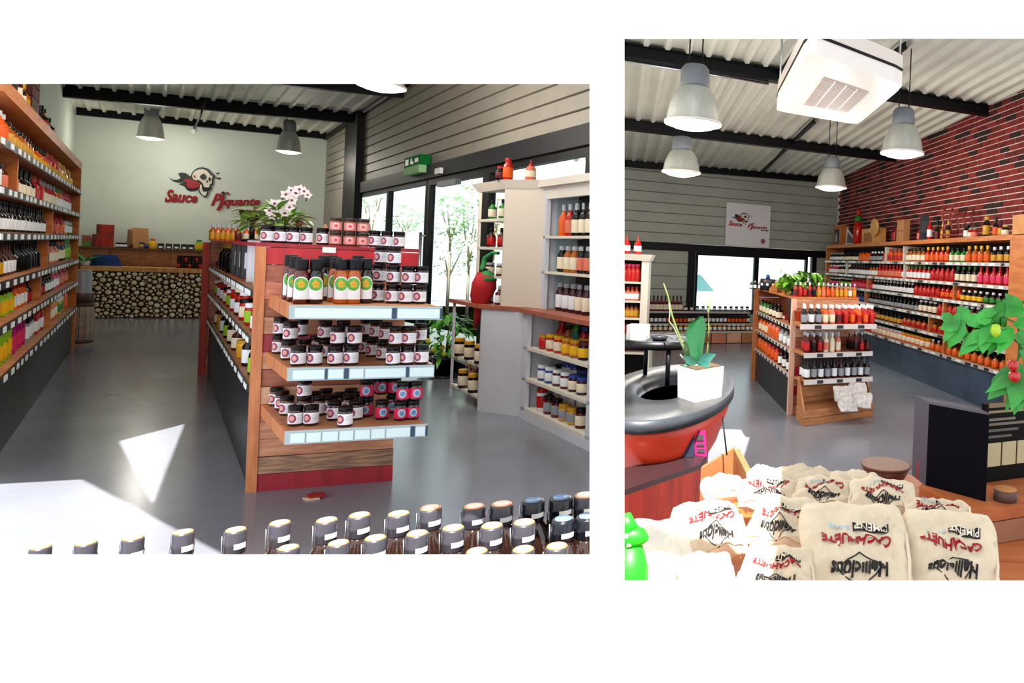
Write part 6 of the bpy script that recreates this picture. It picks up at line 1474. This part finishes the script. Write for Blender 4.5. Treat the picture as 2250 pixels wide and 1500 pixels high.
bag(1880, 1030, 110, 34, 1.98, 'pale cotton bag at the back beside the wooden bowl', 18, -.1, .04, text=False, seed=14)
# table under the heap
zT = .99
tq = [fl(x, y, zT) for x, y in ((1380, 1330), (2240, 1370), (2330, 1085), (1500, 1010))]
M_tab = wood('table_wood', '#a5572c', '#b96a3a', .5, (1.5, 8, 8), 3)
xs0, xs1, ys0, ys1 = -.27, 1.2, 1.06, 2.5
tbl = thing('wooden_table', 'orange-brown wooden table under the heap of cotton bags', 'table', V3(((xs0 + xs1) / 2, (ys0 + ys1) / 2, 0)))
for k in range(6): MB().box(WORLD, xs0, xs1, ys0 + (ys1 - ys0) * k / 6 + .002, ys0 + (ys1 - ys0) * (k + 1) / 6 - .002, .86, .9).build('board', M_tab, tbl)
for x, y in ((xs0 + .05, ys0 + .05), (xs1 - .05, ys0 + .05), (xs0 + .05, ys1 - .05), (xs1 - .05, ys1 - .05)): MB().box(WORLD, x - .03, x + .03, y - .03, y + .03, 0, .86).build('leg', M_tab, tbl)
# raised tray of the table at its end, carrying the black box
b0_ = fl(2105, 1100, .96); 
bxs = V3((.42, 1.66, .9)); FT = Fr(V3((0, 0, 0)), V3((1, 0, 0)), V3((0, 1, 0)))
sd0 = thing('side_cabinet', 'low orange wood cabinet with a dark gap beside the bags', 'cabinet', V3((.62, 1.9, .9)))
zs_ = 1.0
def tpx(x, y): return fl(x, y, zs_)
pc = [tpx(2010, 1075), tpx(2128, 1128), tpx(2330, 1092), tpx(2330, 1035), tpx(2060, 1040)]
pc = [V3((p.x, p.y, zs_)) for p in (tpx(2020, 1068), tpx(2132, 1126), tpx(2310, 1098), tpx(2310, 1050), tpx(2050, 1035))]
MB().prism([V3((p.x, p.y, .965)) for p in pc], UP, .035).build('top_board', M_tab, sd0)
MB().prism([V3((p.x, p.y, .902)).lerp(V3((.62, 1.9, .902)), .04) for p in pc], UP, .06).build('body', wood('cabinet_side', '#8f5f45', '#a3735a', .5), sd0)
# black box, information panel, coaster, small red bottle
def tp(x, y, z=zs_): return fl(x, y, z)
k0, k1 = tp(2034, 1066), tp(2166, 1102); kv = V3((-.25, 1, 0)).normalized() * .1
hbx = at(2034, 893, k0.y).z - zs_; hb2 = at(2172, 905, k1.y).z - zs_
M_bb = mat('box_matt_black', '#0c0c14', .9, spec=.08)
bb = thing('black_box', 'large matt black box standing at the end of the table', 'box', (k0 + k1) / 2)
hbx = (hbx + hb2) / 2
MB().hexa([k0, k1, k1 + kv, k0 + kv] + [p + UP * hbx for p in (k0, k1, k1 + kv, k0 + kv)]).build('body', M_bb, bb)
MB().hexa([k0 + UP * hbx, k1 + UP * hbx, k1 + kv + UP * hbx, k0 + kv + UP * hbx] + [p + UP * (hbx + .006) for p in (k0 + kv * .06, k1 + kv * .06, k1 + kv, k0 + kv)]).build('lid', mat('box_lit_top', '#57545e', .7, spec=.2), bb)  # grey top colour carries the light on the black box
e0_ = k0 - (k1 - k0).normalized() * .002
MB().hexa([e0_, k0, k0 + kv, e0_ + kv] + [p + UP * hbx for p in (e0_, k0, k0 + kv, e0_ + kv)]).build('lit_side_face', mat('box_lit_side', '#55525e', .7, spec=.2), bb)  # thin grey face painted for the lit side of the box
i0, i1 = tp(2172, 1075) + V3((0, .06, 0)), tp(2330, 1052) + V3((0, .06, 0)); hi_ = at(2200, 890, i0.y).z - zs_
ip = thing('info_panel', 'dark panel with rows of small print and cream cards behind the coaster', 'sign', (i0 + i1) / 2)
iU = (i1 - i0); iW = iU.length; iU.normalize(); FI = Fr(i0, iU, V3((-iU.y, iU.x, 0)))
MB().box(FI, 0, iW, 0, .02, 0, hi_).build('panel', mat('panel_black', '#080707', .6, spec=.12), ip)
for k, (z, w, c) in enumerate(((.97, .5, '#7a6a4a'), (.9, .9, '#8a7a5a'), (.8, .45, '#6f675a'), (.74, .6, '#6f675a'), (.66, .5, '#55504a'), (.58, .4, '#55504a'))):
    MB().box(FI, .01, w * iW * .9, -.002, 0, hi_ * z - .004, hi_ * z + .004 + (.006 if k == 0 else 0)).build('print_line', mat(f'panel_print_{c[1:]}', c, .6), ip)
for k in range(4): MB().box(FI, .008 + k * iW * .21, .008 + k * iW * .21 + iW * .19, -.003, 0, hi_ * .2, hi_ * .5).build('cream_card', mat('cream_card', '#b9ad86', .6), ip)
pc_ = tp(2208, 1098); cs = thing('wooden_coaster', 'round dark wooden block with pale top on the cabinet by the panel', 'coaster', pc_)
rc_ = 25 * pc_.y / F; hc2 = 24 * pc_.y / F
MB().lathe(pc_, [(rc_, 0), (rc_, hc2)], 24).build('side', mat('coaster_side', '#5a4038', .6), cs)
MB().lathe(pc_ + UP * hc2, [(rc_ * .98, 0), (rc_ * .96, .002), (.001, .003)], 24).build('top', mat('coaster_top', '#b9773f', .6, var=.15), cs)
p = tp(2019, 1050); p.z = zs_; bottle('flask/red/red/red', p + V3((0, -.01, .001)), 78 * p.y / F, .009, 'slim against the black box', 'small red bottle by the black box')
pw_ = fl(1958, 1030, 1.0); wbw = thing('wooden_bowl', 'shallow reddish wooden bowl behind the bags by the black box', 'bowl', V3((pw_.x, pw_.y + .12, .901)))
MB().lathe(V3((pw_.x, pw_.y + .12, .901)), [(.04, 0), (.06, .03), (.085, .075), (.078, .075), (.055, .035), (.001, .03)], 22).build('bowl', wood('bowl_wood', '#4f2010', '#6a3018', .5), wbw)
MB().lathe(V3((pw_.x, pw_.y + .12, .901)), [(.084, .072), (.088, .08), (.08, .081)], 22).build('rim', mat('bowl_rim', '#6a3a22', .5), wbw)
# ------------------------------------------------------------------ pepper plant at the right edge
qp = V3((1.02, 2.3, 0.9)); pl3 = thing('chilli_plant', 'bright green chilli plant with red fruit at the picture edge before the shelf', 'plant', qp)
M_cl = mat('chilli_leaf', '#2f9a32', .35, var=.35, vscale=14)
MB().lathe(qp + V3((0, .0, .0)), [(.07, 0), (.09, .16), (.1, .17), (.08, .17)], 18).build('pot', mat('terracotta', '#a3593a', .7), pl3)
def pq(x, y, Y=1.85): return at(x, y, Y)
stems = [[qp + UP * .16, pq(2262, 860), pq(2245, 760), pq(2215, 735)], [qp + UP * .16, pq(2258, 820), pq(2235, 710), pq(2190, 690)], [pq(2215, 735), pq(2160, 722), pq(2110, 705)], [qp + UP * .16, pq(2265, 760), pq(2262, 680), pq(2245, 660)], [pq(2245, 760), pq(2236, 790), pq(2228, 800)], [pq(2240, 740), pq(2238, 780), pq(2230, 815)]]
for s_ in stems: MB().tube(s_, .003, 6).build('stem', mat('chilli_stem', '#3f7a2e', .5), pl3)
LV = [(2110, 705, 2070, 720, 34), (2118, 700, 2085, 760, 36), (2150, 715, 2130, 690, 30), (2170, 720, 2110, 775, 34), (2165, 718, 2160, 770, 34), (2195, 690, 2140, 700, 34), (2185, 700, 2205, 665, 28), (2205, 735, 2150, 765, 32), (2215, 735, 2175, 745, 30), (2225, 720, 2195, 770, 30), (2235, 700, 2290, 690, 36), (2240, 690, 2215, 650, 34), (2250, 660, 2290, 640, 36), (2245, 665, 2215, 690, 34), (2255, 700, 2300, 720, 36), (2245, 800, 2175, 870, 46), (2255, 800, 2225, 890, 46), (2258, 790, 2300, 870, 44), (2250, 840, 2240, 895, 42), (2230, 735, 2260, 745, 32), (2128, 702, 2105, 675, 30), (2145, 708, 2180, 690, 30), (2240, 770, 2280, 790, 36), (2100, 712, 2120, 745, 30), (2090, 706, 2072, 690, 24)]
LV += [(x0 + random.uniform(-14, 14), y0 + random.uniform(-16, 16), x1 + random.uniform(-24, 24), y1 + random.uniform(-24, 24), w * random.uniform(.6, .85)) for x0, y0, x1, y1, w in LV if x1 > 2080]
for k, (x0, y0, x1, y1, w) in enumerate(LV):
    a, b = pq(x0, y0, 1.84), pq(x1, y1, 1.80 + .08 * random.random()); mb = MB(); d = b - a; ln = d.length; vw = (EYE - a).normalized() + UP * .3
    mb.leaf(a, d, vw, ln * 1.1, w * 1.85 / F * 1.15, 0, .12, .1); mb.build('leaf', M_cl, pl3)
for x, y, r in ((2226, 802, 13), (2229, 826, 14)):
    q = pq(x, y, 1.8); rr = r * 1.8 / F
    MB().lathe(q, [(.001, -rr), (rr * .7, -rr * .75), (rr, -.1 * rr), (rr * .85, rr * .6), (rr * .3, rr * .85), (.001, rr * .8)], 14).build('chilli', mat('chilli_red', '#b5121a', .2, coat=.4), pl3)
q = pq(2188, 725, 1.8); MB().lathe(q, [(.001, -.02), (.013, -.01), (.015, .0), (.01, .014), (.001, .016)], 10).build('young_chilli', mat('chilli_lime', '#a8cf2a', .3), pl3)

# ================================================================== fire bowl with plancha ring, orchid in a cream pot
zf = 1.05; cen = V3((-.575, 3.22, 0)); Rf = .585; FX, FY = .3 / .585, .72 / .585
M_iron = mat('plancha_iron', '#3c4148', .42, .35, var=.2, vscale=5); M_bowlr = mat('bowl_red', '#dd3d1c', .35, var=.1, vscale=3)
fb_ = thing('fire_bowl', 'orange-red fire bowl grill with wide black plancha ring beside the cotton bags', 'grill', cen)
MB().lathe(cen + UP * zf, [(Rf, -.045), (Rf, 0), (Rf - .01, .004), (.27, .004), (.265, -.02), (.25, -.045)], 64, FX, FY).build('plancha_ring', M_iron, fb_)
MB().lathe(cen + UP * (zf - .3), [(.001, -.16), (.15, -.14), (.32, -.06), (.45, .06), (.54, .2), (.555, .255), (.53, .255), (.4, .06), (.001, -.05)], 48, FX, FY).build('bowl', M_bowlr, fb_)
MB().lathe(cen + UP * (zf - .06), [(.26, 0), (.2, -.05), (.001, -.06)], 32, FX, FY).build('fire_pit', mat('soot', '#070708', .8), fb_)
MB().lathe(cen, [(.3, 0), (.3, .02), (.12, .05), (.1, .3), (.16, .56)], 32, FX, FX).build('foot', mat('foot_black', '#121214', .5), fb_)
zg = zf + .2
gt = thing('grill_grate', 'round raised grill grate of concentric rings above the fire bowl', 'grate', cen + UP * (zf + .005))
cg = cen + V3((-.09, .12, 0)); GX = .62 
for r in (.05, .08, .11, .14, .17): MB().lathe(cg + UP * zg, [(r, 0), (r + .011, 0), (r + .011, .014), (r, .014), (r, 0)], 48).build('ring', M_iron, gt)
MB().lathe(cg + UP * zg, [(.19, -.02), (.205, -.02), (.205, .018), (.19, .018), (.19, -.02)], 48).build('outer_ring', mat('grate_black', '#0e0e10', .4, .5), gt)
for k in range(4):
    a = k * math.pi / 2 + .5; MB().tube([cg + V3((0.18 * math.cos(a), 0.18 * math.sin(a), zg - .01)), cg + V3((0.18 * math.cos(a), 0.18 * math.sin(a), zf + .006))], .011, 8).build('leg', M_black, gt)
for k in range(2):
    a = k * math.pi / 2 + .2; d = V3((math.cos(a), math.sin(a), 0)); MB().tube([cg + UP * (zg - .006) - d * .19, cg + UP * (zg - .006) + d * .19], .008, 6).build('cross_bar', M_black, gt)
# small dark dish on the grate
pdi = cg + V3((.03, -.1, zg + .0145)); di = thing('small_dish', 'small dark dish with a pale block on the round grate', 'dish', pdi)
MB().lathe(pdi, [(.03, 0), (.045, .025), (.04, .025), (.028, .008), (.001, .008)], 20).build('dish', mat('dish_dark', '#23252c', .3), di)
MB().box(Fr(pdi, V3((1, 0, 0)), V3((0, 1, 0))), -.15, -.06, -.03, .06, 0.001, .07).build('pale_block', mat('wax_white', '#e9e4dc', .5), di)
# pot
zp = zf + .005; q0, q1, q2 = fl(1486, 872, zp), fl(1526, 886, zp), fl(1588, 872, zp); q3 = q0 + q2 - q1
hp_ = at(1526, 815, q1.y).z - zp
M_pot = mat('cream_ceramic', '#efe1cc', .4); 
ot = thing('orchid_pot', 'orchid with one big upright leaf in a square cream pot on the plancha', 'plant', (q0 + q2) / 2)
ring = [q0, q1, q2, q3]; cenp = (q0 + q2) / 2
MB().hexa([cenp + (p - cenp) * .94 for p in ring] + [p + UP * hp_ for p in ring]).build('pot', M_pot, ot)
MB().prism([cenp + (p - cenp) * .9 + UP * (hp_ + .001) for p in ring], UP, .004).build('bark_mulch', mat('mulch', '#4a3826', .9, var=.3, vscale=60), ot)
top = cenp + UP * (hp_ + .004); Yp = cenp.y
def oq(x, y, dy=0.): return at(x, y, Yp + dy)
M_ol = mat('orchid_big_leaf', '#0a4a22', .25, coat=.4)
lf = MB(); n = 10
ctr = [(1532, 795), (1528, 765), (1528, 735), (1532, 712), (1541, 694)]; wid = [10, 17, 22, 19, 4]
for k in range(len(ctr)):
    x, y = ctr[k]; w = wid[k]
    for j, o_ in enumerate((-1, -.5, 0, .5, 1)): lf.v.append(oq(x + w * o_, y + (3 if o_ == 0 else 0), .012 * (1 - o_ * o_) + .03 * k / 4))
for k in range(len(ctr) - 1):
    for j in range(4): a = k * 5 + j; lf.f.append((a, a + 1, a + 6, a + 5)); lf.m.append(0); lf.sm.append(True)
lf.build('leaf', M_ol, ot)
for (x0, y0, x1, y1, w, c) in ((1530, 800, 1502, 782, 22, '#2c5f52'), (1532, 800, 1528, 838, 34, '#2c6a64'), (1532, 796, 1572, 778, 26, '#2f6b60'), (1526, 800, 1500, 806, 20, '#3a7d5a'), (1535, 800, 1560, 805, 22, '#2f6b60'), (1512, 795, 1505, 745, 14, '#34502c')):
    a, b = oq(x0, y0, -.01), oq(x1, y1, -.06); mb = MB(); mb.leaf(a, b - a, (EYE - a).normalized(), (b - a).length, w * Yp / F, 0, .05, .15); mb.build('leaf', mat('orchid_leaf_' + c[1:], c, .3, coat=.3), ot)
for pts in (((1512, 795), (1505, 770), (1484, 715), (1476, 690), (1468, 650), (1458, 622)), ((1552, 797), (1556, 760), (1558, 720), (1556, 690), (1562, 655))):
    MB().tube([oq(x, y, .01) for x, y in pts], [.006, .005, .005, .0045, .004, .003][:len(pts)], 7).build('flower_stem', mat('stem_pale', '#5f6e30', .5), ot)
for pts in (((1505, 775), (1480, 718), (1470, 705), (1472, 685), (1470, 665)), ((1556, 690), (1552, 670), (1550, 655)), ((1508, 798), (1502, 788), (1494, 778))):
    MB().tube([oq(x, y, .0) for x, y in pts], .003, 6).build('air_root', mat('root_grey', '#7d8672', .6), ot)
# ------------------------------------------------------------------ red-brown cabinet, cards and tray below the fire bowl
zcab = .86; cb_ = [fl(x, y, zcab) for x, y in ((1345, 1085), (1538, 1020), (1556, 992), (1345, 1032))]
cabn = thing('red_cabinet', 'dark red wooden cabinet under the fire bowl rim', 'cabinet', V3((-.5, 2.4, 0)))
cp4 = [V3((p.x, p.y, 0)) for p in cb_]
MB().prism(cp4, UP, zcab - .02).build('body', wood('cabinet_red', '#5a160e', '#741f13', .45, (9, 9, 1), 3), cabn)
MB().prism([p + UP * (zcab - .02) for p in cp4], UP, .02).build('top_board', mat('cabinet_top', '#2c1d20', .35), cabn)
pk0, pk1 = fl(1527, 1000, zcab), fl(1554, 1003, zcab); 
cdp = V3((at(1540, 980, 2.55).x, 2.55, 0)); 
pkc = thing('pink_card', 'upright pink card printed with dark shapes on the red cabinet', 'card', at(1541, 1002, 2.765))
def cc(x, y, d=0.): return at(x, y, 2.765 - d)
MB().prism([cc(1527, 1000), cc(1553, 1003), cc(1550, 946), cc(1525, 946)], V3((0, 1, 0)), .008).build('card', mat('card_pink', '#a8145f', .5), pkc)
for (x0, y0, x1, y1) in ((1531, 955, 1546, 968), (1531, 975, 1547, 980), (1532, 986, 1548, 994)): MB().prism([cc(x0, y1, .004), cc(x1, y1, .004), cc(x1, y0, .004), cc(x0, y0, .004)], V3((0, 1, 0)), .003).build('print', mat('card_print', '#3a3438'), pkc)
dcd = thing('dark_card', 'leaning dark blue card beside the pink card', 'card', at(1505, 985, 2.74))
MB().prism([at(1488, 1003, 2.74), at(1525, 1004, 2.74), at(1525, 948, 2.74), at(1500, 955, 2.74)], V3((0, 1, 0)), .008).build('card', mat('card_navy', '#1d2438', .5), dcd)
MB().prism([at(1502, 978, 2.735), at(1513, 974, 2.735), at(1513, 966, 2.735), at(1504, 970, 2.735)], V3((0, 1, 0)), .003).build('print', M_tag, dcd)
# wooden tray behind the bags
wt0, wt1 = at(1540, 1030, 2.1), at(1612, 985, 2.2); wtr = thing('wooden_tray', 'rough wooden tray edge at the corner of the bag heap', 'tray', V3((wt0.x, wt0.y, .901)))
MB().hexa([V3((wt0.x, wt0.y, .901)), V3((wt1.x, wt1.y, .901)), V3((wt1.x, wt1.y + .03, .901)), V3((wt0.x, wt0.y + .03, .901)), wt0, wt1, wt1 + V3((0, .03, 0)), wt0 + V3((0, .03, 0))]).build('long_side', wood('tray_wood', '#7a4a28', '#9a6840', .6), wtr)
MB().hexa([V3((wt1.x, wt1.y, .901)), V3((wt1.x + .06, wt1.y - .16, .901)), V3((wt1.x + .08, wt1.y - .16, .901)), V3((wt1.x + .02, wt1.y, .901)), wt1, V3((wt1.x + .06, wt1.y - .16, wt1.z - .04)), V3((wt1.x + .08, wt1.y - .16, wt1.z - .04)), wt1 + V3((.02, 0, 0))]).build('short_side', wood('tray_wood', '#7a4a28', '#9a6840'), wtr)
MB().tube([at(1587, 915, 2.15), at(1597, 1000, 2.12)], .0025, 5).build('wire', M_black, wtr)
# bright green bottle cut by the lower edge
pg_ = at(1386, 1200, 1.25); pg_.z = .901; gb = thing('green_spray_bottle', 'bright green plastic spray bottle at the lower corner by the red cabinet', 'bottle', pg_)
zg1 = at(1386, 1196, 1.25).z
MB().lathe(pg_, [(.03, 0), (.034, .01), (.034, (zg1 - .901) * .8), (.02, zg1 - .901)], 18).build('body', mat('green_plastic', '#13a813'), gb)
MB().tube([at(1360, 1160, 1.25), at(1386, 1178, 1.25), at(1412, 1180, 1.25), at(1424, 1184, 1.25)], [.012, .022, .015, .004], 14).build('spray_head', mat('green_plastic', '#13a813'), gb)
MB().tube([at(1372, 1132, 1.25), at(1384, 1168, 1.25)], [.012, .018], 12).build('trigger', mat('green_plastic', '#13a813'), gb)
MB().tube([at(1378, 1172, 1.235), at(1382, 1200, 1.235)], [.005, .006], 10).build('white_tube', mat('white_plastic', '#e8efe4'), gb)

# ================================================================== RIGHT ROOM: stands below the window and hutch at the left
W0 = cornB - FB.v * .62; nW = nER
def wp(x, y): return onp(x, y, W0, nW)
wbase = flat(wp(1424, 700)); wend = flat(wp(1662, 700)); FW = Fr(wbase, ER, FB.v); Lw = (wend - wbase).length
wz = [wp(1500, 686).z, wp(1500, 712).z, wp(1500, 740).z, max(.25, wp(1500, 762).z)]
wsn = thing('window_stand', 'dark stepped bottle stand under the window before the grey siding', 'shelf', wbase)
for k, z in enumerate(wz):
    d0 = .36 - .12 * k
    MB().box(FW, 0, Lw, d0, .5, max(0, z - .03), z).build('step', M_brown if k == 3 else mat('stand_dark', '#2a1d18', .6), wsn)
    MB().box(FW, 0, Lw, d0 - .01, d0, max(0, z - .045), z - .005).build('price_rail', mat('rail_pale', '#b9b4b0'), wsn)
MB().box(FW, 0, Lw, .5, .53, 0, wz[0]).build('back_panel', mat('stand_dark', '#2a1d18'), wsn)
for k in range(7): MB().box(FW, Lw * k / 7 + .01, Lw * (k + 1) / 7 - .01, -.02, 0, .01, wz[3] - .05).build('crate_front', (M_cr, PALL['pink'], PALL['light'])[k % 3], wsn)
MB().box(FW, 0, Lw, 0, .03, 0, wz[3] - .03).build('core', mat('stand_dark', '#2a1d18'), wsn)
a15 = (wp(1514, 690) - wbase).dot(ER)
for j in range(10): bottle('flask/wine/cream/dark', FW(.05 + (a15 - .1) * j / 9, .42, wz[0] + .002), .3, .045, 'top step, window stand', 'wine-red bottles below the siding')
for j in range(12): bottle('jar/dark/white/black', FW(a15 + .06 + (Lw - a15 - .1) * j / 11, .42, wz[0] + .002), .1, .035, 'top step below window', 'small jars below the window')
for j in range(26): bottle(('jar/dark/white/black', 'wide/brown/orange/black', 'jar/dark/cream/black')[(j // 5) % 3], FW(.06 + (Lw - .12) * j / 25, .3, wz[1] + .002), .14, .036, 'second step, window stand', 'stock on the second step of the window stand')
for j in range(24): bottle(('wide/amber/orange/black', 'jar/salmon/cream/black', 'wide/red/orange/black')[(j // 4) % 3], FW(.06 + (Lw - .12) * j / 23, .18, wz[2] + .002), .15, .038, 'third step, window stand', 'stock on the third step of the window stand')
for j in range(22): bottle(('jar/brown/cream/white', 'jar/amber/white/gold')[(j // 4) % 2], FW(.06 + (Lw - .12) * j / 21, .06, wz[3] + .002), .12, .04, 'lowest step, window stand', 'stock on the lowest step of the window stand')
# cream hutch at the left edge of the opening
u0_, u1_ = at(1346, 740, 8.6), at(1418, 740, 8.6); FHu = Fr(flat(u0_), V3((1, .12, 0)).normalized(), V3((-.12, 1, 0)).normalized()); Lh = (flat(u1_) - flat(u0_)).length
def huz(y): return at(1395, y, 8.6).z
ch_ = thing('cream_hutch', 'cream painted hutch of red sauces cut by the edge of the opening', 'shelf', flat(u0_))
zle, zcr = huz(741), huz(572)
MB().box(FHu, 0, Lh, .33, .36, zle, zcr).build('back_panel', M_backp, ch_)
MB().box(FHu, Lh - .09, Lh, 0, .33, zle, zcr).build('side_panel', M_crm, ch_)
for z in (huz(619), huz(661), huz(699)): MB().box(FHu, 0, Lh - .09, .0, .33, z - .025, z).build('shelf_board', M_crm, ch_)
MB().hexa([FHu(-.02, -.03, zcr), FHu(Lh + .01, -.03, zcr), FHu(Lh + .01, .38, zcr), FHu(-.02, .38, zcr), FHu(-.05, -.07, zcr + .08), FHu(Lh + .05, -.07, zcr + .08), FHu(Lh + .05, .4, zcr + .08), FHu(-.05, .4, zcr + .08)]).build('crown', M_crm, ch_)
MB().box(FHu, -.05, Lh + .1, -.18, .42, zle - .05, zle).build('ledge', M_cnt, ch_)
MB().box(FHu, 0, Lh + .06, .36, .39, 0, zle - .05).build('back_panel', M_backp, ch_)
MB().box(FHu, Lh, Lh + .06, -.12, .36, 0, zle - .05).build('side_panel', M_crm, ch_)
MB().box(FHu, 0, Lh, -.12, -.09, 0, .12).build('plinth', M_crm, ch_)
MB().box(FHu, 0, Lh, -.12, .36, .45, .48).build('shelf_board', M_crm, ch_)
for k, (z, kd, h) in enumerate(((huz(619), 'wide/red/red/pink', .22), (huz(661), 'slim/salmon/white/red', .17), (huz(699), 'slim/amber/gold/black', .17), (zle, 'wide/red/wine/black', .17))):
    for j in range(5): bottle(kd, FHu(.05 + (Lh - .2) * j / 4, .1, z + .002), h, .042, f'{("top", "second", "third", "ledge")[k]} row, cream hutch', 'red sauces in the cream hutch')
for j in range(2): bottle('squeeze/red/white/red', FHu(Lh - .3 + j * .14, .1, zcr + .081), .24, .05, 'cream hutch crown', 'squeeze bottles on the cream hutch')
for j in range(4): bottle('jar/wine/red/black', FHu(.08 + j * (Lh - .15) / 3, .05, .482), .15, .05, 'under the cream hutch ledge', 'jars under the ledge of the cream hutch')
# small paper bags in the crate
for k, (x, y, Y, yw) in enumerate(((1854, 858, 7.32, .2), (1884, 850, 7.42, -.1), (1864, 880, 7.15, .3), (1895, 872, 7.24, -.2))):
    bag(x, y, 42, 34, Y, ('silver-white paper bag at the back of the tilted crate', 'silver-white paper bag in the back corner of the tilted crate', 'silver-white paper bag at the front of the tilted crate', 'silver-white paper bag in the front corner of the tilted crate')[k], 40, yw, .05, text=False, strings=False, group='paper bags in the tilted crate', col=mat('paper_silver', '#b9b4b4', .6, var=.2, vscale=25), name='paper_bag')
label_stock()
for im in list(bpy.data.meshes):
    if im.users == 0: bpy.data.meshes.remove(im)
